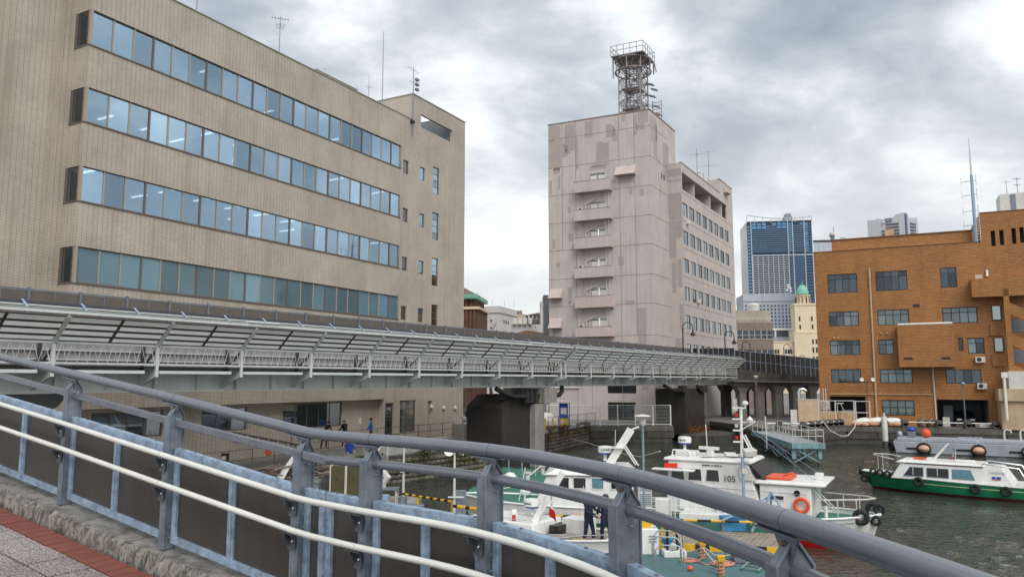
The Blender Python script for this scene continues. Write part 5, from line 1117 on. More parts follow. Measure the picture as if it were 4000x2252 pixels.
# --- left gap: brick hall with green cornice, white block, tan block, slabs
C=Fr(-5.4,120,-8); K['rbrick']=M('red_brown_brick',(.16,.07,.042),.85,0,.15,.8,streak=.3,scol=(.07,.035,.025))
bh=thing('brick_hall','red brown ribbed brick hall with green copper eave','building',C(-4,3,1.6))
MB().fb(C,-9,0,0,9,1.6,17.1).build('wall',K['rbrick'],bh,smooth=False); MB().fb(C,-9,-.55,.6,9,17.5,18.75).build('attic_wall',K['rbrick'],bh,smooth=False)
for i in range(14): MB().fb(C,-8.9+i*.64,-8.6+i*.64,-.3,0,1.6,16.9).build('rib',K['rbrick'],bh,smooth=False)
for i in range(11): MB().fb(C,-8.8+i*.75,-8.4+i*.75,.3,.6,17.5,18.7).build('attic_rib',K['rbrick'],bh,smooth=False)
MB().fb(C,-9,.35,-.4,9,17.1,17.5).build('stone_band',K['cream'],bh,smooth=False)
m=MB(); m.fb(C,-9,.1,-.5,9,18.75,19.35); m.build('copper_eave',K['dome'],bh,smooth=False)
for i in range(26): MB().fb(C,-8.9+i*.35,-8.72+i*.35,-.62,-.5,18.8,19.5).build('eave_tile',K['dome'],bh,smooth=False)
for i in range(7): MB().fb(C,-9,-.35-i*.34,-.1+i*.3,9,19.36+i*.19,19.55+i*.19).build('roof_step',K['brn'],bh,smooth=False)
D=Fr(-3.23,200,-19,71); K['wblk']=M('white_grey_render',(.53,.50,.49),.85,0,.05,.2,streak=.1,scol=(.35,.33,.32))
wk=thing('white_block','plain off white office block with few small windows in the gap','building',D(-3,4,1.6))
MB().fb(D,-11,0,0,14,1.6,23.6).build('wall',K['wblk'],wk,smooth=False); MB().fb(D,-11,.1,-.1,14,23.6,25.3).build('parapet',K['wblk'],wk,smooth=False); MB().fb(D,-11.1,.2,-.2,14,23.45,23.6).build('band',K['brn'],wk,smooth=False)
for z in (21.2,19.3):
    for x in (-7.0,-5.6,-4.1,-2.6): MB().fb(D,x,x+.5,-.05,0,z,z+.6).build('window',K['goffw'],wk,smooth=False)
    for y in (3,4.7,6.4): MB().fb(D,0,.05,y,y+.9,z-.2,z+.6).build('window',K['goffw'],wk,smooth=False)
for x,h in ((-4.3,3.0),(-2.0,2.2),(1.2,2.2),(3.8,2.3)): yagi('rod_antenna',{-4.3:'three pronged aerial on the white block roof',-2.0:'thin rod left of the corner on the white block',1.2:'faint rod above the recess of the white block',3.8:'rod at the far right corner of the white block'}[x],Fr(-3.23,200,0),x,2.5,25.3,25.3+h,[],r=.05)
E_=Fr(4.2,260,-12,72); tb=thing('tan_block','olive tan and brown apartment block with balconies in the gap','building',E_(2,4,1.6))
MB().fb(E_,-4.6,0,0,12,1.6,28.3).build('end_wall',M('olive_render',(.42,.38,.24),.85,0,.05,.3),tb,smooth=False)
EF=Fr(*E_(0,0,0)[:2],35); MB().fb(EF,0,11,0,6,1.6,26.7).build('wall',K['brn'],tb,smooth=False); MB().fb(EF,0,11,.3,6,26.7,28.2).build('top_storey',K['wblk'],tb,smooth=False)
for i in range(6): MB().fb(EF,.7+i*1.7,1.7+i*1.7,.22,.3,26.95,28.0).build('window',K['goffw'],tb,smooth=False)
for z in (24.6,22.6):
    for i in range(5): MB().fb(EF,1.4+i*1.9,2.4+i*1.9,-.05,0,z,z+1.0).build('window',K['goffw'],tb,smooth=False); MB().fb(EF,3+i*1.7,4.1+i*1.7,-.3,-.05,z-.9,z-.35).build('balcony',K['wblk'],tb,smooth=False)
for x in (-3.9,-2.4): MB().lathe(E_(x,3,28.3),[(.001,0),(.75,0),(.75,1.3),(.6,1.5)],12).build('roof_tank',K['brn'],tb)
MB().prism([EF(2,0,28.3),EF(6,0,29.1),EF(11,0,28.3)],(0,3,.0)).build('gable',K['brn'],tb,smooth=False)
X=Fr(9.4,250,0); ds2=thing('dark_slab_block','dark grey slab tower partly hidden by the pink block','building',X(3,4,1.6)); MB().fb(X,.9,8,0,9,1.6,33.7).build('wall',M('dark_slab',(.075,.08,.09),.6,0,.1,.2),ds2,smooth=False); MB().fb(X,0,.88,.5,9,1.6,31.8).build('pale_edge',K['wblk'],ds2,smooth=False)
Y=Fr(-.3,112,-8); sh=thing('copper_roofed_shed','low shed with shallow orange brown roof behind the fence','building',Y(2,3,1.6)); MB().fb(Y,0,6,0,6,1.6,12.6).build('wall',K['wblk'],sh,smooth=False); MB().prism([Y(-.3,-.3,12.6),Y(2.5,-.3,13.25),Y(6.4,-.3,12.6)],(0,6,0)).build('roof',M('orange_brown_roof',(.34,.17,.055),.7,0,.2,1),sh,smooth=False)
yb=thing('white_annex','small white annex with outdoor units behind the fence','building',(0,150,1.6)); MB().box(-3,6,150,156,1.6,16.9).build('wall',K['wblk'],yb,smooth=False)
for i in range(4): MB().box(.2+i*1.0,.9+i*1.0,149.2,149.9,16.9,18.1).build('rooftop_unit',K['whited'],yb,smooth=False)
# --- bare trees
K['bark']=M('bare_bark',(.085,.065,.055),.95,0,.3,3)
def tree(label,x,y,h,seed,lean=0,pollard=False):
    random.seed(seed); t=thing('bare_tree',label,'tree',(x,y,1.6),group='bare winter trees'); tr=MB(); cr=MB(); tips=[]
    def grow(mb,p,d,l,r,dep):
        pts=[p];rs=[r]; q=Vector(p); dd=Vector(d)
        for k in range(4):
            dd=(dd+Vector((random.uniform(-.18,.18),random.uniform(-.18,.18),random.uniform(-.05,.16)))).normalized(); q=q+dd*l/4; pts.append(q.copy()); rs.append(r*(1-.45*(k+1)/4))
        mb.path(pts,rs,5 if dep<2 else 3,cap=dep>2)
        if dep<5:
            for k in range(3 if dep<2 else 2+(random.random()<.5)):
                a=random.uniform(0,6.28); nd=(dd+Vector((math.cos(a),math.sin(a),random.uniform(-.1,.5)))*(.75 if dep<1 else .6)).normalized(); grow(cr,pts[-1] if k==0 else pts[random.randint(2,4)],nd,l*random.uniform(.55,.8),r*.5,dep+1)
    grow(tr,Vector((x,y,1.6)),Vector((lean,0,1)),h*.45,h*.022,0); tr.build('trunk',K['bark'],t); cr.build('crown',K['bark'],t)
tree('bare tree with upright pollard trunk before the white block',-3.2,125,15.5,3); tree('bare tree tangled before the red brown brick hall',-6.4,108,12.5,8,.2); tree('bare tree behind the left edge of the pink block',9.3,112,16,12,.05)
# ================================================================ BOATS
def hull(t,L,B,zs,draft,mtop,mbot,zsplit,bowp=.55,rake=.8,deck=None,stripe=None,n=14,transom=.85,bulw=0.):
    """hull from stern x=0 to bow x=L; zs(s)=gunwale height"""
    def hb(s): return B/2*((transom+(1-transom)*min(1,s/.25)) if s<.25 else 1.)*(1-max(0,(s-bowp)/(1-bowp))**2.3*.97)
    rows=[]
    for i in range(n+1):
        s=i/n; h=hb(s); zg=zs(s); r=max(0,(s-bowp)/(1-bowp))
        def px(z): k=(zg-z)/(zg+draft); return s*L-rake*k*r
        sec=[(0.,-draft*(1-.6*r*r)),(h*.72*(1-.5*r),-draft*.55*(1-r)),(h*(.9-.25*r),zsplit),(h*(.97-.08*r),(zsplit+zg)*.5),(h,zg)]
        rows.append([(px(z),y,z) for y,z in sec])
    def strip(a,b,name,mat):
        m=MB()
        for sgn in (1,-1):
            vs=[(x,sgn*y,z) for r_ in rows for (x,y,z) in r_[a:b+1]]; w=b-a+1
            m.add(vs,[(i*w+j,(i+1)*w+j,(i+1)*w+j+1,i*w+j+1) for i in range(n) for j in range(w-1)])
        r0=rows[0][a:b+1]; 
        for j in range(b-a): (x,y,z),(x2,y2,z2)=r0[j],r0[j+1]; m.quad((x,y,z),(x2,y2,z2),(x2,-y2,z2),(x,-y,z))
        return m.build(name,mat,t)
    strip(0,2,'bottom',mbot); ho=strip(2,4,'hull',mtop)
    m=MB(); vs=[]
    for r_ in rows: x,y,z=r_[4]; vs+=[(x,y*.985,z-bulw),(x,-y*.985,z-bulw)]
    m.add(vs,[(2*i,2*i+1,2*i+3,2*i+2) for i in range(n)]); m.build('deck',deck or mtop,t)
    m=MB(); pts=[r_[4] for r_ in rows]; m.path(pts,.045,6); m.path([(x,-y,z) for x,y,z in pts],.045,6); m.build('rubbing_strake',K['white'],t)
    if stripe:
        m=MB(); s0,s1,mat,f=stripe
        for sgn in (1,-1): m.path([(r_[3][0],sgn*(r_[3][1]+.01),r_[3][2]*(1-f)+r_[4][2]*f) for i,r_ in enumerate(rows) if s0<=i/n<=s1],.022,5)
        m.build('hull_stripe',mat,t)
    return hb,rows
def bx(t,name,mat,*c,bevel=.03): return MB().box(*c).build(name,mat,t,bevel=bevel)
def tyre(t,c,r,ax,mat=None): return MB().torus(c,r*.68,r*.32,axis=ax,n=18,m=8).build('tyre_fender',K['black'],t)
def house(t,name,mat,x0,x1,hw,z0,z1,rake0=.0,rake1=.0,tum=.08,inset=0):
    """deckhouse with raked ends; x0 aft, x1 fore"""
    m=MB(); m.hexa([(x0,-hw,z0),(x1,-hw,z0),(x1,hw,z0),(x0,hw,z0),(x0+rake0,-hw+tum,z1),(x1-rake1,-hw+tum,z1),(x1-rake1,hw-tum,z1),(x0+rake0,hw-tum,z1)]); return m.build(name,mat,t,bevel=.05)
def swin(t,parent,x0,x1,y,z0,z1,mat,tum=0,sl0=0,sl1=0,fr=None,name='window'):
    """side window panel: raised rim + dark pane on the side at y (sign picks side)"""
    s=1 if y>0 else -1
    def q(x,z,o): return (x,y+s*o-s*tum*(z-z0)/(max(z1-z0,.01)),z)
    m=MB(); o_=.012; P=[q(x0,z0,o_),q(x1,z0,o_),q(x1-sl1,z1,o_),q(x0+sl0,z1,o_)]; w=MB().prism(P,(0,-s*.03,0)).build(name,fr or K['white'],parent,smooth=False); e=.035
    P=[q(x0+e,z0+e,o_+.004),q(x1-e,z0+e,o_+.004),q(x1-sl1-e*.7,z1-e,o_+.004),q(x0+sl0+e*.7,z1-e,o_+.004)]; MB().prism(P,(0,-s*.01,0)).build('pane',mat,w,smooth=False); return w
K['bglass']=M('boat_window_black',(.012,.014,.016),.06,0,.1,3); K['bglassb']=M('curtained_boat_window',(.10,.23,.27),.12,0,.2,4)
K['blk']=M('black_lettering',(.02,.02,.02),.6,0,0); K['bluel']=M('blue_lettering',(.015,.16,.55),.5,0,0); K['flagw']=M('flag_white',(.75,.75,.75),.8,0,.05,5); K['greyl']=M('grey_lettering',(.35,.36,.36),.6,0,0)
def radar(t,x,y,z,r=.3,side=-1):
    m=MB(); m.lathe((x,y,z),[(.001,0),(r,.02),(r*1.02,.16),(r*.93,.26),(.001,.29)],24); o=m.build('radar_dome',K['white'],t); MB().lathe((x,y,z-.045),[(r*.8,0),(r*.93,.05)],24).build('radar_band',K['blued'],o); MB().lathe((x,y,z-.3),[(.09,0),(.06,.1),(.07,.26)],10).build('radar_pedestal',K['white'],o)
    s=side; text('FURUNO',K['blk'],o,(x-.03,y+s*(r*1.03),z+.13),(R(90),0,R(180) if s>0 else 0),.085,ext=.008)
    return o
def flagpole(t,p,d,h=.7,w=.5):
    p=Vector(p); d=Vector(d); MB().tube(p,p+d*h*1.6,.014,5).build('flag_staff',K['white'],t); top=p+d*h*1.55
    for nm,mt,a,b in (('flag_white',K['flagw'],0.,.5),('flag_red',K['redb'],.5,1.)):
        m=MB(); vs=[]
        for i in range(5):
            u=i/4; dx=w*(.10+.32*u)
            for j in range(4):
                v=a+(b-a)*j/3; vs.append((top.x+dx*.7+.05*math.sin(v*5+u*3)+v*.12-.25*v*0,top.y+.06*math.sin(v*6+u*5),top.z-.05-v*h-.18*u))
        m.add(vs,[(i*4+j,(i+1)*4+j,(i+1)*4+j+1,i*4+j+1) for i in range(4) for j in range(3)]); m.build(nm,mt,t)
# ---- green launch
G=thing('green_launch','green and white passenger launch with tyre fenders passing at right','boat',(28.75,38.8,0),143)
hb,rows=hull(G,10.9,2.7,lambda s:.72+.36*max(0,s-.2)**1.6,.35,K['green'],K['redd'],.12,bowp=.5,rake=1.0,deck=K['whited'],stripe=(.0,.74,M('cream_line',(.6,.57,.4),.6),.25))
cab=house(G,'cabin',K['white'],3.2,9.0,1.18,.74,1.62,.55,.55,.14)
house(G,'roof',K['white'],4.5,8.75,1.14,1.62,1.74,.1,.25,.12); MB().box(4.6,8.2,-1.08,1.08,1.575,1.60).build('roof_trim',M('maroon_trim',(.2,.04,.05),.5),G)
for x0,x1,s0,s1,mt in ((7.35,8.35,0,.34,K['bglass']),(6.15,7.2,0,0,K['bglass']),(4.95,6.0,-.22 if False else .2,0,K['bglassb'])):
    for y in (1.17,-1.17): swin(G,cab,x0,x1,y,.92,1.42,mt,.09,s0,s1,fr=K['galvd'])
for x in (7.85,6.68): MB().box(x-.02,x+.02,1.155,1.17,.95,1.4).build('window_bar',K['whited'],cab)
MB().hexa([(8.98,-.95,.85),(9.02,-.95,.85),(9.02,.95,.85),(8.98,.95,.85),(8.52,-.85,1.55),(8.56,-.85,1.55),(8.56,.85,1.55),(8.52,.85,1.55)]).build('windscreen',K['bglass'],cab)
text('CHOKAI',K['greyl'],G,(3.95,1.115,1.36),(R(90),0,R(180)),.17,sx=1.1); m=MB(); m.box(3.8,4.0,1.165,1.175,1.06,1.17); m.box(4.04,4.2,1.165,1.175,1.06,1.17); m.build('emblem',K['blued'],G); MB().box(3.8,4.2,1.165,1.175,1.01,1.04).build('emblem_line',K['redb'],G)
for x,z in ((7.6,.66),(4.95,.52),(3.6,.50),(9.6,.95),(9.2,.92),(8.8,.90),(10.0,.98)):
    s=x/10.9; y=hb(s)+.08; tyre(G,(x,y,z),.26 if x<8 else .2,'y')
tyre(G,(10.75,.1,.95),.28,'x'); tyre(G,(10.5,.3,.55),.26,'y')
MB().path([(8.8,.95,1.75),(9.4,.95,1.85),(10.0,.3,1.9),(10.0,-.3,1.9),(9.4,-.95,1.85),(8.8,-.95,1.75)],.03,6).build('bow_rail',K['whited'],G); m=MB(); m.tube((9.7,.6,.95),(9.7,.6,1.87),.02,5); m.tube((9.7,-.6,.95),(9.7,-.6,1.87),.02,5); m.build('rail_post',K['whited'],G)
MB().tube((7.0,.2,1.74),(6.2,.2,2.7),.07,8,.05).build('mast',K['white'],G); MB().box(6.9,7.25,.0,.4,1.74,1.9).build('lamp_box',K['white'],G); MB().box(7.4,7.95,-.2,.2,1.76,1.84).build('life_float',K['orange'],G); bx(G,'roof_locker',K['white'],5.0,5.9,.0,.5,1.74,1.86)
flagpole(G,(5.9,.3,1.75),(-.05,0,1),.45,.5)
m=MB(); m.path([(4.6,1.05,1.62),(4.6,1.05,1.78),(3.0,1.05,1.62),(2.6,1.05,.8)],.035,6); m.path([(4.6,-1.05,1.62),(4.6,-1.05,1.78),(3.0,-1.05,1.62),(2.6,-1.05,.8)],.035,6); m.build('aft_rail',K['chrome'],G)
bx(G,'stern_locker',M('pale_blue_cover',(.45,.6,.66),.7),.8,2.2,-.8,.8,.75,1.0); MB().tube((9.6,.3,.95),(9.6,.3,1.2),.05,8).build('bitt',K['galvd'],G); MB().tube((9.2,-.3,.95),(9.2,-.3,1.2),.05,8).build('bitt',K['galvd'],G)
# ---- white pilot boat numbered 105
A=thing('pilot_boat','white pilot boat with black number 105 and red bottom','boat',(5.40,33.6,0),-29)
hb,rows=hull(A,9.35,3.1,lambda s:.95+.55*max(0,s-.45)**1.4,.4,K['white'],K['redb'],.34,bowp=.72,rake=.5,deck=K['gdeck'],bulw=.18)
wh=house(A,'wheelhouse',K['white'],1.65,5.5,1.42,.8,2.9,.1,.62,.12); ro=house(A,'wheelhouse_roof',K['white'],1.55,5.05,1.38,2.9,3.02,.05,.1,.05)
tk=house(A,'trunk_cabin',K['white'],5.3,7.15,1.35,.95,2.18,0,.0,.06); house(A,'trunk_roof',K['white'],5.1,7.65,1.4,2.185,2.32,0,-.05,.05)
for x0,x1 in ((2.55,3.15),(3.25,3.84)): swin(A,wh,x0,x1,-1.36,2.14,2.64,K['bglass'],.035,.05,.05)
swin(A,wh,1.85,2.45,-1.36,2.14,2.64,K['bglass'],.035,.05,.05)
MB().hexa([(5.48,-1.2,2.33),(5.50,-1.2,2.33),(5.50,1.2,2.33),(5.48,1.2,2.33),(4.96,-1.15,2.85),(4.98,-1.15,2.85),(4.98,1.15,2.85),(4.96,1.15,2.85)]).build('windscreen',M('matte_dark_glass',(.02,.022,.025),.45,0,.1,3),wh)
MB().prism([(4.65,-1.425,2.3),(5.25,-1.425,2.3),(4.9,-1.395,2.78),(4.52,-1.395,2.78)],(0,.02,0)).build('quarter_recess',K['whited'],wh)
text('105',K['blk'],A,(4.20,-1.40,2.30),(R(90),0,0),.33,ext=.006); text('CJ',K['bluel'],A,(2.1,-1.435,1.75),(R(90),0,0),.42,shear=.3)
[MB().box(a_,b_,-1.352,-1.34,2.76,2.80).build('small_print',K['blk'],A) for a_,b_ in ((3.15,3.45),(3.5,3.58),(3.61,3.8),(3.84,3.92))]
swin(A,tk,5.65,6.2,-1.33,1.62,1.82,K['bglass'],.01); MB().lathe((6.66,-1.345,1.93),[(.11,0),(.11,.02)],16,axis='y').build('porthole',K['bglass'],tk)
lr=thing('life_ring','orange life ring on the pilot boat cabin side','life ring',(11.05,30.6,1.0)); 
rv=Matrix.Rotation(R(-29),3,'Z'); lc=Vector((5.40,33.6,0))+rv@Vector((6.82,-1.46,1.52))
MB().torus(lc,.235,.065,axis=lambda x,y,z:tuple(rv@Vector((x,0,y))),n=20,m=8).build('ring',K['orange'],lr)
bx(A,'orange_hatch',K['orange'],5.45,6.4,-.9,.5,2.33,2.42); MB().path([(6.0,-.3,2.42),(6.35,-.3,2.55),(6.5,-.3,2.42)],.04,6).build('hatch_arm',K['orange'],A)
bx(A,'roof_vent',K['white'],7.15,7.45,-.2,.1,2.32,2.58); MB().box(1.65,2.17,-1.46,-1.44,2.62,2.80).build('red_plate',K['red'],A); bx(A,'wheelhouse_lip',K['white'],1.2,2.9,-1.75,-1.42,2.52,2.60)
ra=bx(A,'radar_base',K['white'],1.8,2.6,-.5,.3,3.02,3.2); radar(A,2.1,-.1,3.5,.27); m=MB(); m.path([(1.7,-.6,3.0),(1.75,-.6,3.25),(2.4,-.6,3.25),(2.5,-.6,3.0)],.035,6); m.build('roof_rail',K['white'],A)
MB().hexa([(2.75,-.35,3.3),(3.6,-.55,3.3),(3.6,-.40,3.3),(2.75,-.2,3.3),(2.75,-.35,3.42),(3.6,-.55,3.42),(3.6,-.4,3.42),(2.75,-.2,3.42)]).build('scanner_bar',K['white'],A); MB().tube((3.3,-.4,3.02),(3.3,-.4,3.3),.1,8).build('scanner_pedestal',K['white'],A)
MB().tube((3.1,-.3,3.0),(3.05,-.3,4.3),.018,5).build('whip_aerial',K['white'],A)
mm=MB().path([(4.4,0,3.0),(4.42,0,5.0)],.06,8).build('mast',K['white'],A)
for z in (4.95,4.5,4.05,3.6): MB().box(4.1,4.45,-.12,.12,z,z+.06).build('lamp_bracket',K['white'],mm)
for z,mt in ((4.62,K['redb']),(4.2,K['whited']),(3.72,K['redb'])): MB().lathe((4.22,0,z),[(.07,0),(.07,.13)],8).build('signal_lamp',mt,mm)
MB().lathe((4.6,0,5.1),[(.1,0),(.1,.02),(.13,.04),(.12,.13),(.001,.17)],14).build('gps_dome',K['white'],mm); MB().path([(4.4,0,4.95),(4.6,0,4.98),(4.6,0,5.1)],.04,6).build('dome_arm',K['white'],mm)
MB().lathe((4.78,-.1,4.52),[(.001,-.15),(.14,0),(.001,.15)],4).build('radar_reflector',K['white'],mm); MB().tube((4.4,0,4.4),(5.0,-.1,4.45),.025,5).build('reflector_arm',K['white'],mm); MB().tube((4.4,0,4.1),(5.0,-.1,4.45),.025,5).build('reflector_arm',K['white'],mm)
m=MB(); m.tube((4.5,.2,3.9),(4.95,.2,3.0),.035,6); m.tube((4.5,-.2,3.9),(4.95,-.2,3.0),.035,6); m.build('mast_stay',K['white'],mm)
m=MB(); m.tube((4.5,0,4.35),(7.0,0,2.35),.008,4); m.tube((4.5,.2,4.35),(7.4,.6,2.35),.008,4); m.build('stay_wire',K['galvd'],A)
MB().path([(7.2,-1.2,1.1),(7.3,-1.15,1.7),(8.9,-.45,1.75),(9.2,0,1.75),(8.9,.45,1.75),(7.3,1.15,1.7)],.03,6).build('bow_rail',K['whited'],A)
for x,y in ((8.0,-.95),(8.6,-.62),(8.6,.62),(8.0,.95)): MB().tube((x,y,1.1),(x,y,1.73),.022,5).build('rail_post',K['whited'],A)
m=MB(); m.path([(7.15,-1.2,2.1),(7.9,-1.0,1.35)],.022,5); m.path([(7.15,-.6,2.1),(7.9,-.6,1.35)],.022,5); m.build('handrail',K['whited'],A)
MB().tube((7.6,-1.0,1.0),(7.6,-1.0,1.5),.06,8).build('bitt',K['white'],A); MB().bar((7.4,-1.0,1.32),(7.8,-1.0,1.32),.05,.05).build('bitt_bar',K['white'],A)
for c,r_ in (((8.75,-.75,1.15),.3),((9.2,-.3,1.0),.2),((9.3,.2,1.35),.22),((9.05,.55,1.3),.26)): tyre(A,c,r_,'y')
MB().path([(3.4,-1.47,1.95),(7.0,-1.42,1.9)],.012,5).build('grab_rail',K['galvd'],A)
# ---- white cabin launch behind the barrier
B=thing('cabin_boat','white cabin boat with blue script lettering behind the grey post','boat',(5.55,33.71,0),172)
hb,rows=hull(B,7.0,2.5,lambda s:.75+.3*s**2,.35,K['white'],K['gdeck'],.2,bowp=.55,rake=.6,deck=K['gdeck'])
B.scale=(1.13,1.13,1.08)
cb=house(B,'cabin',K['white'],.25,4.0,1.16,.75,1.98,.1,.5,.10); house(B,'cabin_roof',K['white'],.15,3.65,1.2,1.98,2.3,.3,.7,.3)
for x0,x1,s0,s1,mt in ((2.65,3.4,0,.22,K['bglass']),(2.03,2.53,0,0,K['bglass']),(1.38,1.85,0,0,K['bglassb']),(.6,1.15,0,0,K['bglass'])): swin(B,cb,x0,x1,1.12,1.47,1.92,mt,.03,s0,s1)
text('CK',K['bluel'],B,(1.55,1.08,2.12),(R(90-40),0,R(180)),.30,shear=.3)
MB().bar((1.2,.1,2.3),(.35,.1,3.7),.12,.3).build('raked_mast',K['white'],B); MB().bar((.35,.1,3.68),(.05,.1,3.8),.06,.06).build('mast_head',K['white'],B); radar(B,1.35,.0,2.75,.27,1)
m=MB(); m.box(.6,1.4,-.1,.3,2.95,3.0); m.lathe((.85,.1,3.0),[(.06,0),(.06,.12),(.02,.16)],8); m.build('lamp_platform',K['white'],B); m=MB(); m.tube((.7,.1,3.1),(.2,.1,2.3),.03,6); m.tube((.6,.3,3.1),(.1,.3,2.3),.03,6); m.build('mast_leg',K['white'],B)
lv=bx(B,'louvre_box',K['white'],-.35,.15,.6,1.2,.75,1.95)
for k in range(14):
    if k!=7: MB().box(-.3,.1,1.2,1.215,.9+k*.07,.93+k*.07).build('louvre_slat',K['galvd'],lv)
m=MB(); m.path([(4.4,.9,.8),(4.2,.9,1.9),(3.6,.9,2.4)],.03,6); m.tube((4.6,.7,.9),(4.35,.7,2.2),.02,5); m.build('bow_frame',K['white'],B)
# ---- nearest white boat with flag
C=thing('patrol_boat','nearest low white boat with radar dome and red white flag','boat',(-1.59,29.84,0),-35)
hb,rows=hull(C,7.3,2.5,lambda s:.72+.30*s**2,.35,K['white'],K['gdeck'],.15,bowp=.55,rake=.6,deck=K['whited'],bulw=.38)
ck=house(C,'cabin_trunk',K['white'],.5,3.7,1.05,.3,1.2,.1,.25,.12); swin(C,ck,1.0,2.4,-1.0,.86,1.08,K['bglass'],.04); 
radar(C,2.6,.35,1.55,.30); MB().bar((3.1,-.3,1.15),(3.95,.25,2.85),.10,.22).build('raked_mast',K['white'],C); flagpole(C,(3.5,-.6,1.2),(.30,-.05,.9),.78,.85)
bx(C,'rear_box',K['white'],3.9,4.9,.25,.95,.35,1.30); bx(C,'box_recess',K['bglass'],3.72,4.08,-.3,.6,.76,1.1,bevel=0); MB().lathe((2.55,-.75,1.2),[(.07,0),(.07,.16),(.05,.2)],10).build('red_lamp',K['redb'],C)
m=MB(); m.path([(.7,-.85,1.28),(3.4,-.85,1.28)],.014,5); m.path([(.7,.85,1.28),(3.4,.85,1.28)],.014,5); m.build('grab_rail',K['chrome'],C)
m=MB(); m.lathe((1.9,.2,1.2),[(.12,0),(.12,.15),(.07,.2)],10); m.lathe((1.5,-.1,1.2),[(.1,0),(.1,.1)],10); m.build('roof_fitting',K['white'],C)
MB().box(.9,1.2,.3,.55,1.2,1.42).build('horn',K['whited'],C)
text('10',K['blk'],C,(3.6,-1.255,.66),(R(90),0,0),.28,ext=.006); [MB().box(a_,b_,-1.26,-1.22,.66,.74).build('name_plate',K['blk'],C) for a_,b_ in ((4.35,4.7),(4.76,4.84))]
MB().path([(4.0,-1.2,.85),(5.5,-1.12,1.05)],.02,6).build('side_rail',K['chrome'],C); bx(C,'white_locker',K['white'],6.0,6.6,-.4,.3,.5,.95)
m=MB(); m.lathe((3.9,.55,.75),[(.09,0),(.09,.3),(.14,.32),(.14,.38)],10); m.build('winch',K['iron'],C)
# ---- green work barge behind
D=thing('green_barge','flat green work barge with railings and tyre fenders by the pier','barge',(0,40,0))
PD=[(-2.3,36.0),(-.55,47.2),(3.0,45.0),(1.9,34.2)]
m=MB(); m.add([(x,y,z) for z in (-.4,.9) for x,y in PD],[(4,5,6,7),(0,1,5,4),(1,2,6,5),(2,3,7,6),(3,0,4,7)]); m.build('hull',K['gdeck'],D,smooth=False)
for a,b,k in ((PD[0],PD[1],6),(PD[1],PD[2],2),(PD[3],PD[0],3)):
    F,d=seg(a,b)
    for i in range(k): MB().torus(F(d*(i+.5)/k,0,.62),.26,.12,axis=lambda x,y,z,F=F:(F.x[0]*x,F.x[1]*x,y),n=14,m=6).build('tyre_fender',K['black'],D)
F,d=seg((-.9,43.5),(2.0,42.5))
m=MB(); m.tube(F(0,0,1.75),F(d,0,1.75),.03,5)
for i in range(5): m.tube(F(d*i/4,0,.9),F(d*i/4,0,1.75),.03,5)
m.build('railing',K['galv'],D)
for (x,y) in ((-.4,39),(.8,40.5),(1.7,43.6)): m=MB(); m.lathe((x,y,.9),[(.12,0),(.12,.4),(.2,.42),(.2,.5)],10); m.build('bollard',K['whited'],D)
MB().path([(-.9,37,.95),(.2,38,1.0),(1.2,38.2,.95),(1.8,36,.95)],.03,5).build('mooring_rope',K['rope'],D)
for (x,y,s) in ((-.1,40.2,.35),(1.5,35.6,.3),(.6,35.3,.28)): MB().ball((x,y,.9+s*.7),s,10,.8).build('white_fender',K['white'],D)
# ---- work boat deck beside the jetty
E=thing('deck_barge','green decked workboat with white hatch house and railings','barge',(7,31,0),-14)
MB().box(-2.4,3.6,-1.1,1.9,-.4,.82).build('hull',K['gdeck'],E)
m=MB(); m.hexa([(-.4,-.9,.82),(1.9,-.9,.82),(2.2,.9,.82),(-.1,.9,.82),(-.4,-.9,1.05),(1.9,-.9,1.05),(2.2,.9,1.05),(-.1,.9,1.05)]); m.build('white_coaming',K['white'],E,bevel=.03); bx(E,'hatch_house',K['white'],1.0,1.75,-.4,.4,1.05,1.75); bx(E,'white_locker',K['white'],-1.3,-.75,-.9,-.4,.82,1.55)
m=MB(); 
for x in (-.55,.0,.6,1.2): m.tube((x,-.75,.82),(x,-.75,1.75),.022,5)
m.path([(-.55,.6,1.75),(-.55,-.75,1.75),(1.6,-.75,1.75)],.025,6); m.tube((-.55,-.75,1.3),(.6,-.75,1.3),.018,5); m.build('railing',K['white'],E); MB().tube((-.7,-.95,.82),(-.7,-.95,2.3),.03,6).build('rail_pole',K['white'],E)
MB().torus((.5,.2,1.12),.16,.05,n=14,m=6).build('rope_coil',K['ropep'],E); bx(E,'chair_frame',K['white'],-.4,-.05,.1,.5,1.05,1.45,bevel=0)
# ================================================================ JETTY, PONTOONS
JF=Fr(-.6,29.5,-11); jt=thing('timber_jetty','weathered plank jetty with yellow and black edge','jetty',JF(5,0,0))
MB().fb(JF,0,9.8,-2.6,-.05,.1,.70).build('frame',K['concd'],jt,smooth=False)
random.seed(9)
for i in range(54):
    x=.05+i*.18; m=MB(); z=.80+random.uniform(-.006,.006); m.hexa([JF(x,-2.6,.705),JF(x+.165,-2.6,.705),JF(x+.165+.8,0,.705),JF(x+.8,0,.705),JF(x,-2.6,z),JF(x+.165,-2.6,z),JF(x+.165+.8,0,z),JF(x+.8,0,z)]); m.build('plank',K['wood'],jt,smooth=False)
for i in range(22): MB().fb(JF,.1+i*.44,.1+(i+1)*.44-.01,-2.72,-2.605,.52,.86).build('edge_block',K['yellow'] if i%2 else K['black'],jt,smooth=False)
for y0 in (-.02,):
    for i in range(20): MB().tube(JF(.6+i*.48,y0,1.15),JF(.6+(i+1)*.48,y0,1.15),.045,6).build('barrier_pole',K['yellow'] if i%2 else K['black'],jt)
    for i in range(6): MB().tube(JF(.6+i*1.9,y0,.8),JF(.6+i*1.9,y0,1.15),.04,6).build('barrier_leg',K['galvd'],jt)
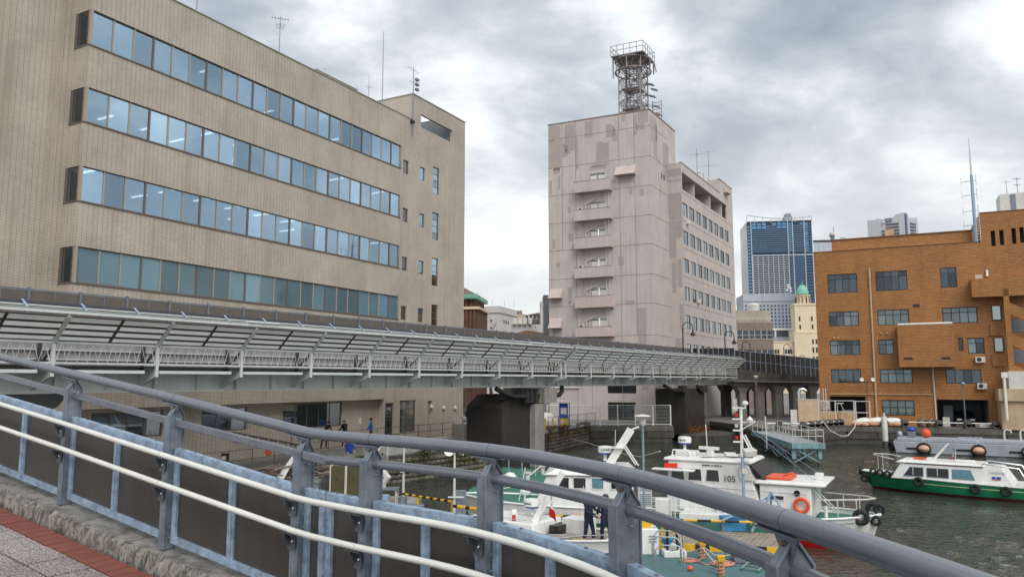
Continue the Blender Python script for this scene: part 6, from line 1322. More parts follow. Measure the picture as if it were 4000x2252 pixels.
MB().path([JF(6.1,-2.5,.8),JF(6.1,-2.5,1.35)],.035,6).build('yellow_post',K['yellow'],jt); MB().tube(JF(6.1,-2.5,1.2),JF(7.6,-2.55,1.15),.03,6).build('yellow_bar',K['yellow'],jt)
TFm=Fr(3.6,26.15,-12); tp=thing('teal_pontoon','teal painted pontoon deck with coiled pink ropes','pontoon',TFm(3,-3,0))
MB().fb(TFm,0,5.6,-7,0,-.4,.66).build('deck',K['teal'],tp,smooth=False)
m=MB(); m.path([TFm(0,0,.68),TFm(5.6,0,.68)],.03,5); m.path([TFm(0,0,.68),TFm(0,-7,.68)],.03,5); m.build('edge_strip',K['galvd'],tp)
def bollard(label,x,y):
    t=thing('yellow_bollard',label,'bollard',(x,y,.66),group='yellow topped bollards'); MB().box(x-.07,x+.07,y-.07,y+.07,.66,1.05).build('post',K['rust'],t,bevel=.01); m=MB(); m.hexa([(x-.09,y-.09,1.05),(x+.09,y-.09,1.05),(x+.09,y+.09,1.05),(x-.09,y+.09,1.05),(x-.11,y-.11,1.22),(x+.11,y-.11,1.22),(x+.11,y+.11,1.22),(x-.11,y+.11,1.22)]); m.build('cap',K['yellow'],t,bevel=.015)
    MB().path([(x+.10*math.cos(a*.7),y+.10*math.sin(a*.7),.7+a*.011) for a in range(28)],.022,5).build('rope_turns',K['ropep'],t)
bollard('yellow capped bollard wound with pink rope on the teal deck',5.85,24.4); bollard('second yellow capped bollard at the bottom edge of the teal deck',5.85,22.3)
def coil(label,x,y,r,turns,seed,mat):
    random.seed(seed); pts=[]
    for a in range(turns*14):
        q=a*2*math.pi/14; rr=r*(1-.65*a/(turns*14))+random.uniform(-.02,.02); pts.append((x+rr*math.cos(q)*1.2,y+rr*math.sin(q),.69+.012*(a//14)+random.uniform(0,.015)))
    o=MB().path(pts,.022,5).build('rope_coil',mat); tag(o,label,'rope')
coil('large round coil of pink rope on the teal deck',6.25,23.6,.32,6,1,K['ropep']); coil('loose loop of pink rope left of the yellow bollard',5.35,24.0,.25,3,2,K['ropep'])
for pts,lb in (([(5.85,24.4,.95),(5.5,24.9,.75),(5.2,25.3,.7),(4.6,26.3,.8)],'slack mooring line from bollard to the jetty'),([(5.9,24.4,1.0),(6.3,24.5,.7),(6.8,24.7,.7),(7.2,25.3,.7)],'mooring line trailing right across the teal deck'),([(5.85,24.35,1.0),(6.0,23.4,.72),(5.75,22.4,1.0)],'tight pale line between the two bollards'),([(5.85,24.3,.75),(5.6,23.9,.69),(5.7,23.5,.69),(6.0,23.6,.69)],'short pink rope end curling by the bollard')):
    tag(MB().path(pts,.02,5).build('mooring_line',K['rope'] if 'pink' not in lb else K['ropep']),lb,'rope')
hx=thing('deck_hatch','grey raised deck hatch with rounded lid on the teal deck','hatch',(6.95,24.0,.66)); MB().box(6.65,7.3,23.75,24.2,.66,.88).build('coaming',K['galvd'],hx,bevel=.03); MB().box(6.6,7.35,23.7,24.25,.885,.95).build('lid',M('pale_grey_lid',(.38,.43,.47),.6),hx,bevel=.03); MB().path([(6.4,24.2,.66),(6.38,24.1,1.1),(6.55,24.4,1.25)],.02,6).build('hatch_stay',K['galv'],hx)
ld=thing('aluminium_ladder','aluminium ladder lying on the teal deck','ladder',(7.3,23,.66))
a0,a1,b0,b1=Vector((6.62,22.95,.7)),Vector((7.45,23.85,.95)),Vector((7.0,22.65,.7)),Vector((7.85,23.55,.95))
MB().bar(a0,a1,.03,.06).build('rail',K['chrome'],ld); MB().bar(b0,b1,.03,.06).build('rail',K['chrome'],ld)
for k in range(6): t=(k+.4)/6; MB().bar(a0.lerp(a1,t),b0.lerp(b1,t),.04,.03).build('rung',K['chrome'],ld)
for p in (a0,b0): MB().ball(p,.05,8).build('foot',K['green'],ld)
bk=thing('blue_bucket','blue plastic bucket beside the white locker','bucket',(5.05,25.7,.66)); MB().lathe((5.05,25.7,.66),[(.13,0),(.17,.34),(.185,.36)],16).build('body',K['bluep'],bk); MB().torus((5.05,25.7,1.0),.17,.012,n=16,m=5).build('rim',K['bluep'],bk)
lk=thing('white_deck_locker','white louvred deck locker with yellow crate on top by the post','locker',(4.35,25.3,.66))
MB().box(3.95,4.62,24.9,25.6,.66,1.45).build('body',K['white'],lk,bevel=.03)
for k in range(3): MB().box(4.3,4.55,24.885,24.9,1.05+k*.08,1.08+k*.08).build('louvre',K['galvd'],lk)
yc=thing('yellow_crate','yellow plastic crate holding rope on the white locker','crate',(4.2,25.25,1.45)); m=MB(); m.box(4.0,4.4,25.05,25.45,1.45,1.47)
for q in ((4.0,4.02,25.05,25.45),(4.38,4.4,25.05,25.45),(4.02,4.38,25.05,25.07),(4.02,4.38,25.43,25.45)): m.box(q[0],q[1],q[2],q[3],1.472,1.66)
m.build('body',K['yellow'],yc); MB().torus((4.2,25.25,1.6),.12,.04,n=14,m=6).build('rope',K['wood'],yc)
for i,(x,y,w,h,ang,lb) in enumerate(((4.9,24.95,.95,.95,-15,'tall stainless hoop rail by the blue bucket'),(4.75,24.3,.8,.85,-15,'middle stainless hoop rail near the mooring post'),(4.6,23.6,.85,.8,-15,'stainless hoop rail before the coiled rope'),(4.55,22.9,.8,.7,-15,'lowest stainless hoop rail near the panel edge'),(4.2,25.9,.6,1.0,-15,'stainless hoop behind the white locker'))):
    F=Fr(x,y,ang); t=thing('hoop_rail',lb,'railing',(x,y,.66),group='stainless hoop rails'); MB().path([F(-w/2,0,.66),F(-w/2,0,.66+h*.8),F(-w/2+.15,0,.66+h),F(w/2-.15,0,.66+h),F(w/2,0,.66+h*.8),F(w/2,0,.66)],.022,8).build('hoop',K['chrome'],t)
mp=thing('mooring_bitts','white bitts with black davit hooks on the teal deck','bitts',(5.0,24.9,.66)); MB().box(4.7,5.4,24.5,25.0,.66,.85).build('plinth',K['white'],mp,bevel=.02)
for x in (4.85,5.15): MB().path([(x,24.75,.85),(x,24.75,1.45),(x+.05,24.75,1.6),(x+.2,24.75,1.62),(x+.26,24.75,1.5)],.045,6).build('davit_hook',K['iron'],mp)
MB().ball((5.0,24.6,.98),.13,8,.9).build('bag',K['whited'],mp); tag(MB().ball((5.12,22.85,.74),.08,12).build('red_buoy',K['orange']),'small pinkish red buoy at the panel edge','buoy')
cr=thing('blue_crate','large blue plastic crate on the jetty end','crate',(7.9,28.3,.8)); 
for q in ((7.5,7.53,28.0,28.6),(8.27,8.3,28.0,28.6),(7.53,8.27,28.0,28.03),(7.53,8.27,28.57,28.6)):
    MB().box(q[0],q[1],q[2],q[3],.8,1.25).build('side',K['bluep'],cr)
MB().box(7.46,8.34,27.96,28.0,1.25,1.3).build('rim',K['bluep'],cr); MB().box(7.53,8.27,28.03,28.57,.8,.83).build('floor',K['bluep'],cr)
cg=thing('wire_cage','grey wire cage trolley with yellow drums','cage',(8.6,29.4,.8)); m=MB()
for x in (8.2,9.0):
    for y in (29.1,29.7): m.tube((x,y,.8),(x,y,1.8),.02,5)
for z in (.95,1.25,1.55,1.8):
    m.tube((8.2,29.1,z),(9.0,29.1,z),.014,4); m.tube((8.2,29.1,z),(8.2,29.7,z),.014,4)
for k in range(5): m.tube((8.2+k*.2,29.1,.8),(8.2+k*.2,29.1,1.8),.012,4)
m.build('frame',K['whited'],cg); MB().lathe((8.6,29.45,.85),[(.2,0),(.12,.15),(.12,.3),(.22,.5),(.22,.6)],12).build('yellow_drum',M('pale_yellow',(.65,.55,.15),.6),cg)
yo=thing('yellow_stand','orange yellow hose stand on the jetty','stand',(5.0,29.2,.8)); MB().lathe((5.0,29.2,.8),[(.3,0),(.3,.05),(.08,.08),(.08,.35),(.14,.4),(.05,.55)],12).build('stand',K['yellow'],yo)
# gangway A-frame struts beside the jetty end
ga=thing('steel_trestle','grey steel trestle of struts at the jetty end','trestle',(9.0,27.6,.8)); 
for p,q in (((8.3,27.4,.9),(9.1,27.6,2.2)),((9.8,27.2,.8),(9.1,27.6,2.2)),((9.2,28.3,.8),(9.1,27.6,2.2)),((8.7,27.5,1.5),(9.5,27.4,1.5)),((7.4,27.8,1.2),(9.0,27.7,2.0))): MB().bar(p,q,.06,.06).build('strut',K['galv'],ga)
# floodlight pole and dock lamp
fp=thing('floodlight_pole','grey pole with two floodlights by the number 105','lamp',(8.9,29.6,.8)); MB().tube((8.72,29.6,.8),(8.72,29.6,3.2),.06,8).build('pole',K['galv'],fp); MB().bar((8.25,29.6,3.2),(9.1,29.6,3.2),.06,.05).build('crossarm',K['galvd'],fp)
for x,s in ((8.3,-1),(9.0,1)): 
    o=MB().hexa([(x-.2,29.45,3.2),(x+.2,29.45,3.25),(x+.2,29.85,3.25),(x-.2,29.85,3.2),(x-.24,29.4,3.36+.08*s),(x+.24,29.4,3.36+.12*s),(x+.22,29.85,3.45+.1*s),(x-.22,29.85,3.45+.06*s)]).build('floodlight',K['whited'],fp,bevel=.02)
MB().box(8.66,8.85,29.5,29.7,2.6,2.78).build('junction_box',K['whited'],fp)
dl=thing('dock_lamp','pale blue dock lamp with wide flat cap beside the cabin boat','lamp',(5.15,30.7,.8)); MB().tube((5.15,30.7,.8),(5.15,30.7,4.35),.045,8).build('pole',K['cyan'],dl); MB().lathe((5.15,30.7,4.3),[(.07,0),(.13,.1),(.13,.3),(.16,.33),(.33,.38),(.28,.42),(.05,.46)],18).build('lamp_head',K['whited'],dl)

# extra working clutter on the boats
random.seed(31)
for x in (1.2,2.6,4.4,5.6): MB().lathe((x,-hb(0.4)-1.32 if False else -1.36,.38),[(.001,-.22),(.10,-.16),(.12,0),(.10,.16),(.001,.22)],10).build('side_fender',random.choice((K['white'],K['bluep'],K['white'])),C)
for x in (1.0,2.4,3.8,5.0): MB().lathe((x,1.36,.35),[(.001,-.22),(.10,-.16),(.12,0),(.10,.16),(.001,.22)],10).build('side_fender',K['orange'] if x==2.4 else K['white'],B)
for x in (.8,2.2,3.6,5.0): tyre(A,(x,-1.64,.62),.25,'y')
MB().path([(1.7,-1.5,.98),(1.2,-1.2,1.05),(.6,-1.3,.98),(.2,-1.0,1.0)],.02,5).build('deck_rope',K['rope'],A); MB().torus((.9,.2,.85),.2,.05,n=14,m=6).build('rope_coil',K['ropep'],A)
MB().path([(3.0,-.9,3.03),(3.6,-.5,3.04),(4.1,-.2,3.05),(4.4,-.05,3.1)],.012,4).build('roof_cable',K['iron'],A); MB().box(3.75,4.0,.3,.7,3.02,3.14).build('roof_vent',K['white'],A); MB().lathe((2.9,.5,3.02),[(.08,0),(.08,.12),(.02,.2)],10).build('roof_lamp',K['whited'],A)
MB().tube((1.0,-.9,2.3),(.95,-.9,3.6),.012,4).build('whip_aerial',K['white'],B); MB().tube((4.5,.6,1.0),(4.6,.6,2.4),.012,4).build('whip_aerial',K['white'],C)
m=MB(); m.path([(3.8,-1.15,.95),(4.6,-1.2,1.02),(5.6,-1.05,1.08),(6.6,-.6,1.15)],.018,5); m.build('bow_rail',K['chrome'],C)
# ================================================================ QUAYSIDE THINGS
# pale blue landing stage
DF=Fr(20.6,57.4,84.5); dk=thing('landing_stage','pale blue steel landing stage on rusty legs with railings','landing stage',DF(6,-1,0))
MB().fb(DF,0,14,-2.3,0,1.36,1.46).build('deck',M('grey_deck_mat',(.30,.31,.33),.85,0,.15,2),dk,smooth=False)
for y in (-2.34,.0): MB().fb(DF,-.02,14,y,y+.04,1.10,1.50).build('edge_beam',K['cyan'],dk,smooth=False)
MB().fb(DF,-.05,-.02,-2.34,.04,1.10,1.50).build('end_beam',K['cyan'],dk,smooth=False)
for x in (.3,4.6,9.0):
    for y in (-2.0,-.15):
        o=MB().fb(DF,x-.13,x+.13,y-.13,y+.13,.35,1.1).build('leg',K['cyan'],dk,smooth=False); MB().fb(DF,x-.132,x+.132,y-.132,y+.132,-1.5,.345).build('rusty_foot',K['rust'] if False else K['qwall'],o,smooth=False)
for x in (.3,4.6):
    for y in (-2.15,.0):
        MB().bar(DF(x,y,.1),DF(x+4.3,y,1.1),.08,.08).build('brace',K['cyan'],dk); MB().bar(DF(x,y,1.1),DF(x+4.3,y,.1),.08,.08).build('brace',K['cyan'],dk)
MB().bar(DF(.2,-2.0,.1),DF(.2,-.15,1.1),.08,.08).build('brace',K['cyan'],dk); MB().bar(DF(.2,-2.0,1.1),DF(.2,-.15,.1),.08,.08).build('brace',K['cyan'],dk)
rail(DF,dk,[(0,-.05,1.46),(13.8,-.05,1.46)],1.0,7,K['whited'],.028,(.55,)); rail(DF,dk,[(0,-2.25,1.46),(13.8,-2.25,1.46)],1.0,7,K['whited'],.028,(.55,)); 
for z in (2.46,2.0): MB().tube(DF(0,-2.25,z),DF(0,-.05,z),.028,6).build('rail',K['whited'],dk)
MB().tube(DF(7,.25,.5),DF(7.3,.25,3.1),.06,6).build('white_pole',K['whited'],dk)
# white mesh fence before the pink block
mf=thing('mesh_fence','white post and wire fence on the quay before the pink block','fence',(11,76.6,1.6)); MF=Fr(3.5,77.25,0)
for i in range(8): MB().fb(MF,i*1.75-.05,i*1.75+.05,-.05,.05,1.6,3.65).build('post',K['white'],mf,smooth=False)
for z in (1.75,3.6): MB().tube(MF(0,0,z),MF(12.25,0,z),.03,5).build('rail',K['white'],mf)
for k in range(12): MB().tube(MF(0,0,1.9+k*.14),MF(12.25,0,1.9+k*.14),.010,4).build('wire',K['whited'],mf)
F2,d2=seg((3.4,67.6),(8.5,76.9))
gf=thing('grey_mesh_fence','grey mesh fence running back from the pier along the stone wall','fence',F2(5,0,1.6))
for i in range(6): MB().tube(F2(d2*i/5,.3,1.6),F2(d2*i/5,.3,2.9),.03,5).build('post',K['galvd'],gf)
for k in range(8): MB().tube(F2(0,.3,1.75+k*.16),F2(d2,.3,1.75+k*.16),.01 if 0<k<7 else .025,4).build('wire',K['galvd'],gf)
# parking pay machine with canopy, yellow bollards, parked white car
pm=thing('pay_machine','blue and yellow parking pay machine under a small canopy','pay machine',(4.9,73.8,1.6))
MB().box(4.5,5.3,73.6,74.3,1.6,2.5).build('yellow_base',K['yellow'],pm,bevel=.02); MB().box(4.5,5.3,73.6,74.3,2.505,3.9).build('blue_body',K['blued'],pm,bevel=.02); MB().box(4.62,5.18,73.585,73.6,2.9,3.5).build('display',K['whited'],pm); MB().box(4.62,4.9,73.585,73.6,2.0,2.4).build('coin_panel',K['whited'],pm)
MB().hexa([(3.9,73.2,4.15),(5.6,73.2,4.0),(5.6,74.6,4.0),(3.9,74.6,4.15),(3.9,73.2,4.25),(5.6,73.2,4.1),(5.6,74.6,4.1),(3.9,74.6,4.25)]).build('canopy',K['white'],pm); MB().tube((5.5,74.4,1.6),(5.5,74.4,4.0),.05,6).build('canopy_post',K['galvd'],pm)
for i,(x,y) in enumerate(((3.0,70.5),(3.75,71.6))):
    t=thing('yellow_post',('left','right')[i]+' of two slim yellow posts by the pay machine','bollard',(x,y,1.6),group='slim yellow posts'); MB().lathe((x,y,1.6),[(.09,0),(.09,1.0),(.05,1.06)],10).build('post',K['yellow'],t); MB().lathe((x,y,2.2),[(.093,0),(.093,.1)],10).build('band',K['whited'],t)
def car(label,x,y,rz,mat,L=4.1,W=1.7,group=None,z=1.6):
    t=thing('parked_car',label,'car',(x,y,z),rz,group=group)
    prof=[(-L/2,.3),(-L/2,.75),(-L/2+.15,.92),(-L/2+.55,1.0),(-L/2+1.0,1.42),(L/2-1.9,1.46),(L/2-1.1,1.0),(L/2-.2,.86),(L/2,.7),(L/2,.3)]
    m=MB(); n=len(prof); vs=[]
    for yy,k in ((-W/2,0),(-W/2+.06,1),(W/2-.06,1),(W/2,0)):
        for (px_,pz) in prof: vs.append((px_*(1 if k else .97),yy*(1 if pz<1.1 else .82),pz+(0 if k else -.03)))
    m.add(vs,[tuple(range(n-1,-1,-1)),tuple(3*n+j for j in range(n))]+[(a*n+j,a*n+(j+1)%n,(a+1)*n+(j+1)%n,(a+1)*n+j) for a in range(3) for j in range(n)]); b_=m.build('body',mat,t,bevel=.04)
    for yy in (-W/2*.86,W/2*.86): MB().prism([(-L/2+.75,yy,1.0),(-L/2+1.1,yy*.94,1.38),(L/2-1.95,yy*.94,1.40),(L/2-1.3,yy,1.0)],(0,.02,0)).build('side_window',K['bglass'],t)
    MB().prism([(L/2-1.82,-.6,1.43),(L/2-1.82,.6,1.43),(L/2-1.12,.66,1.03),(L/2-1.12,-.66,1.03)],(.03,0,.03)).build('windscreen',K['bglass'],t)
    for sx in (-1,1):
        for sy in (-1,1):
            w=MB().torus((sx*L*.31,sy*(W/2-.08),.3),.21,.1,axis='y',n=16,m=8).build('wheel',K['black'],t); MB().lathe((sx*L*.31,sy*(W/2-.0),.3),[(.18,-.03),(.18,.02)],12,axis='y').build('rim',K['galvd'],w)
    for sy in (-.55,.55): MB().box(L/2-.12,L/2+.01,sy-.18,sy+.18,.62,.76).build('headlight',K['whited'],t)
    return t
car('white car parked behind the pay machine fence',2.6,74.0,120,K['white']); car('black car parked inside the brick building garage',44.6,76.8,-115,K['black'] if False else M('black_car_paint',(.01,.01,.012),.2,0,.05,2),z=1.62); car('dark car on the road beyond the office corner',-4.6,96,80,bpy.data.materials['black_car_paint'])
car('white car parked inside the left opening of the brick building',35.4,81.5,60,K['white'],3.8)
# street lamps with curved necks
def lamp(label,x,y,z0,h,side):
    t=thing('street_lamp',label,'street lamp',(x,y,z0),group='curved neck street lamps'); s=side
    MB().lathe((x,y,z0),[(.14,0),(.14,.5),(.08,.6),(.07,h-1)],10).build('pole',K['iron'],t); MB().path([(x+s*(.55-.55*math.cos(R(a))),y,z0+h-1+.62*math.sin(R(a))) for a in range(0,181,15)]+[(x+s*1.1,y,z0+h-1.25)],.05,8).build('swan_neck',K['iron'],t)
    MB().lathe((x+s*1.1,y,z0+h-1.85),[(.30,0),(.33,.03),(.22,.22),(.1,.4),(.06,.62)],16).build('lamp_shade',K['iron'],t); MB().ball((x+s*1.1,y,z0+h-1.85),.14,8).build('bulb',K['whited'],t)
lamp('curved lamp left before the pink wing windows',18.8,84.5,7.2,5.6,1); lamp('curved lamp right before the pink wing windows',25.2,91,7.2,5.0,1); lamp('curved lamp before the brown office',31.4,105,7.0,4.7,1); lamp('curved lamp before the cream wing, left one',45.9,130,6.5,6.0,1); lamp('curved lamp before the cream wing, right one',48.4,130,6.0,4.6,1)
# dark lamp on the viaduct foot
vl=thing('quay_lamp','dark lamp post with boxed head before the viaduct columns','lamp',(26.0,82.5,1.6)); MB().tube((26,82.5,1.6),(26,82.5,6.3),.1,8).build('pole',K['railb'],vl); MB().lathe((26,82.5,6.2),[(.1,0),(.22,.2),(.26,.24),(.26,.32),(.06,.38)],10).build('lamp_head',K['whited'],vl)
# enclosure: tan wall, rusty sheet, gate frame
en=thing('quay_enclosure','tan wall and rusty sheet enclosure with gate frames on the quay','enclosure',(31,78,1.6)); EFm=Fr(28.2,76.6,-3)
MB().fb(EFm,0,1.9,-.1,.1,1.6,4.15).build('tan_panel',K['tanp'],en,smooth=False); MB().fb(EFm,-.05,1.95,-.14,.14,4.15,4.22).build('panel_cap',K['whited'],en,smooth=False); MB().fb(EFm,1.95,5.4,-.06,.06,1.75,2.95).build('rusty_sheet',K['rust'],en,smooth=False)
for x in (1.95,3.6,5.4,5.55,6.9): MB().fb(EFm,x-.04,x+.04,-.08,.04,1.6,4.1).build('gate_post',K['whited'],en,smooth=False)
for x0,x1,z in ((1.95,5.4,4.05),(1.95,5.4,2.98),(5.55,6.9,4.0),(5.55,6.9,2.9),(5.55,6.9,1.75)): MB().fb(EFm,x0,x1,-.06,.03,z,z+.06).build('gate_rail',K['whited'],en,smooth=False)
MB().fb(EFm,2.0,3.3,.6,1.6,3.2,4.0).build('store_box',K['pinkr'],en,smooth=False)
m=MB(); m.path([EFm(4.0,.5,3.0),EFm(4.0,.5,3.8),EFm(4.3,.5,3.8),EFm(4.7,.5,2.9)],.04,5); m.tube(EFm(3.9,.5,3.8),EFm(4.6,.5,3.8),.05,5); m.build('tripod_frame',K['whited'],en)
for x in (2.6,2.85): MB().tube(EFm(x,.3,1.7),EFm(x,.3,5.3),.045,6).build('vent_tube',K['whited'],en)
MB().path([EFm(.3,.6,3.8),EFm(.3,.6,4.8),EFm(.45,.6,5.15),EFm(.8,.6,5.2),EFm(1.05,.6,5.0)],.17,10).build('goose_neck_vent',K['chrome'],en)
MB().box(27.5,28.15,76.7,76.8,1.6,3.2).build('mesh_gate',K['whited'],en)
# bollard blocks with white pipe along the quay edge
qb=[]
for i,(x,y) in enumerate(((26.6,71.2),(27.7,72.2),(28.6,73.0),(29.5,73.8),(30.4,74.6),(31.3,75.4),(32.1,76.1),(24.6,71.7))): qb.append((x,y,('quay block at the bend where the wall turns back','second quay block back from the bend','third quay block back from the bend','fourth quay block back from the bend','third quay block from the gate end','second quay block from the gate end','last quay block at the gate end of the left wall','lone quay block behind the landing stage railing')[i],'quay blocks on the left wall'))
for i,x in enumerate((36.0,37.6,40.3,42.5,44.6,46.8)): qb.append((x,76.2-(x-32.6)*.402+.45,('dark quay block before the white covered sacks','dark quay block at the right end of the covered sacks','dark quay block beside the tyre heap','dark quay block left of the garage racks','dark quay block between the white garage racks','dark quay block near the tan annex')[i],'quay blocks before the brick building'))
for x,y,lb,gr in qb:
    t=thing('quay_block',lb,'bollard',(x,y,1.6),group=gr); MB().box(x-.3,x+.3,y-.25,y+.25,1.604,2.05).build('base',K['concd'],t,bevel=.05); MB().lathe((x,y-.25,2.05),[(.3,0),(.3,.5)],14,axis='y').build('rounded_top',K['concd'],t)
pp=thing('quay_pipe_rail','white pipe rail threaded through the quay blocks','railing',(32,75,2)); MB().path([(23.6,72.0,2.12),(26.6,71.2,2.12),(32.4,76.35,2.12)],.07,8).build('pipe',K['white'],pp); MB().path([(33.4,76.3,2.1),(36,75.3,2.1),(47,70.9,2.1)],.05,8).build('pipe',K['white'],pp)
# sacks under white sheet
sk2=thing('covered_sacks','white and peach sheeted heap of sacks on the quay edge','sacks',(36,76.3,1.6)); random.seed(2); K['peach']=M('peach_sack',(.62,.36,.24),.85,0,.15,2)
for i in range(16):
    x=33.6+random.random()*3.6; y=76.7-(x-32.6)*.40+random.random()*.8; MB().ball((x,y,1.75+random.random()*.2),.42+random.random()*.2,10,.5).build('sack',K['peach'],sk2)
m=MB(); n=16; vs=[]
for i in range(n+1):
    for j in range(7):
        x=33.9+3.6*i/n; y=76.55-(x-32.6)*.40+.2*j+.3; vs.append((x,y,2.05+.42*math.sin(math.pi*min(1,j/5))*(1-.25*abs(i/n-.5))+.16*mnoise.noise((x*1.6,y*2,1))-.1*(j==0)))
m.add(vs,[(i*7+j,(i+1)*7+j,(i+1)*7+j+1,i*7+j+1) for i in range(n) for j in range(6)]); m.build('white_sheet',K['white'],sk2)
# white pile in the water
pl=thing('white_pile','white painted mooring pile in the water before the quay corner','pile',(34.2,71,0)); MB().lathe((34.2,71.5,.55),[(.25,0),(.25,2.1),(.2,2.2),(.001,2.25)],16).build('white_sleeve',K['whited'],pl); MB().lathe((34.2,71.5,-1),[(.23,0),(.23,1.53)],16).build('dark_foot',K['qwall'],pl); MB().tube((34.2,71.5,2.8),(34.2,71.5,3.1),.1,8).build('knob',K['whited'],pl)
# grey barge with fenders
BG=Fr(32.3,66.2,-29); gb=thing('grey_barge','long grey flat barge hung with round fenders along the quay','barge',BG(8,1,0)); K['bgrey']=M('grey_barge_paint',(.36,.38,.43),.6,0,.1,.8,streak=.3,scol=(.2,.16,.13))
m=MB(); m.hexa([BG(.3,0,-.5),BG(24,0,-.5),BG(24,3,-.5),BG(.3,3,-.5),BG(0,0,.95),BG(24,0,.95),BG(24,3,.95),BG(0,3,.95)]); m.build('hull',K['bgrey'],gb,bevel=.05); MB().fb(BG,.3,24,.3,2.8,.955,1.25).build('deck_coaming',K['bgrey'],gb,bevel=.06); MB().fb(BG,.28,24,-.03,0.,-.3,.06).build('boot_top',K['dark'],gb)
K['cream_f']=M('cream_fender',(.60,.50,.38),.7,0,.15,2)
for x,mt in ((2.3,K['peach']),(6.2,K['peach']),(9.6,K['cream_f']),(12.0,K['whited']),(16.5,K['cream_f'])):
    o=MB().ball(BG(x,-.34,.45),.42,12,.72).build('round_fender',mt,gb); MB().torus(BG(x,-.2,.42),.44,.11,axis=lambda a,b,h:(BG.x[0]*a,BG.x[1]*a,b),n=16,m=6).build('fender_tyre',K['black'],o); MB().path([BG(x-.2,-.2,.8),BG(x,.1,1.2),BG(x+.2,-.2,.8)],.04,5).build('fender_rope',K['rope'],o)
for x in (1.0,4.4,8.3,14.2): MB().fb(BG,x,x+1.3,-.06,-.02,.35,.5).build('rub_bar',K['black'],gb)
MB().torus(BG(-.15,.6,.5),.32,.16,axis='x',n=14,m=6).build('tyre_fender',K['black'],gb)
for x in (8.1,9.2,19.5): MB().path([BG(x,1.2,1.25),BG(x,1.2,1.95),BG(x+.15,1.2,2.1),BG(x+.45,1.2,2.05),BG(x+.5,1.2,1.85)],.07,6).build('deck_hook',K['whited'],gb)
MB().fb(BG,4.8,6.6,1,1.8,1.25,1.38).build('hatch',K['bgrey'],gb)
cm=thing('deck_machine','small winch engine with blue cover on the grey barge','machine',BG(1.3,1.5,1.25)); MB().fb(BG,1.1,1.7,1.0,1.5,1.25,1.75).build('frame',K['galvd'],cm,bevel=.05); MB().ball(BG(1.4,1.3,1.92),.36,12,.6).build('blue_cover',K['blued'],cm); MB().ball(BG(.5,1.3,1.5),.24,10,1.1).build('grey_drum',K['galv'],cm)
ob2=MB().ball(BG(2.5,1.3,1.62),.38,16).build('orange_buoy',K['orange']); tag(ob2,'large orange red ball buoy on the grey barge','buoy')
MB().torus(BG(2.5,1.3,2.02),.08,.02,axis='y',n=10,m=5).build('buoy_eye',K['orange'],ob2)
# quay bits: hose, mooring rope
tag(MB().path([(29.3,73.6,2.35),(29.9,73.3,1.4),(30.8,73.1,.9),(31.8,73.9,.85),(33.0,75.0,1.6),(33.4,75.6,2.1)],.05,6).build('hanging_hose',K['rope']),'pale hose sagging across the quay wall corner','hose')
tag(MB().path([(5.2,70.0,.9),(6.2,64,1.0),(7.0,52,1.3),(6.6,40,2.2),(6.5,34.3,3.0)],.03,5).build('mooring_line',K['rope']),'long grey mooring line from the masonry wall to the boats','rope')
# twin flood lamps and small lamp before the brick building
tl=thing('twin_floodlight','rusty pole with two round floodlights on the quay edge','lamp',(35.2,76.8,1.6)); MB().tube((35.2,76.8,1.6),(35.2,76.8,5.9),.06,6).build('pole',K['railb'],tl); MB().bar((34.6,76.8,5.9),(35.9,76.8,5.9),.1,.08).build('crossarm',K['dark'],tl)
for x in (34.65,35.75): MB().lathe((x,76.6,6.15),[(.05,.3),(.14,.18),(.2,0),(.18,-.02),(.001,.05)],14,axis='y').build('floodlight',K['white'],tl)
sl_=thing('quay_lamp','small round headed lamp post before the dark brick building window','lamp',(43.0,73.8,1.6)); MB().tube((43,73.8,1.6),(43,73.8,5.6),.06,6).build('pole',K['galvd'],sl_); MB().lathe((43,73.8,5.55),[(.06,0),(.18,.12),(.2,.22),(.12,.32)],14).build('lamp_head',K['galv'],sl_)
sr=thing('surf_racks','white racks and boxes stacked on the quay before the garage','racks',(46,72,1.6))
for i in range(4): MB().box(43.6+i*1.0,44.5+i*1.0,72.6-i*.4,73.3-i*.4,1.7,2.05+.1*(i%2)).build('white_box',K['whited'],sr)
yt=thing('tyre_pile','heap of brown tyres by the garage entrance','tyres',(39.6,74.6,1.6))
for i in range(5): MB().torus((39.0+i*.35,74.5-i*.1,1.95+.1*(i%2)),.3,.12,axis='y' if i%2 else 'x',n=14,m=6).build('tyre',K['railb'],yt)
MB().box(34.6,35.0,74.9,75.2,1.6,2.2).build('red_extinguisher_box',K['redb'],yt) if False else None
# control boxes on the viaduct
cbx=thing('meter_boxes','pale meter boxes mounted between the viaduct columns','cabinet',(25.4,88,3)); MB().box(25.0,25.5,88,88.2,3.4,4.0).build('box',K['whited'],cbx); MB().box(25.0,25.55,88,88.2,2.6,3.35).build('box',K['whited'],cbx)
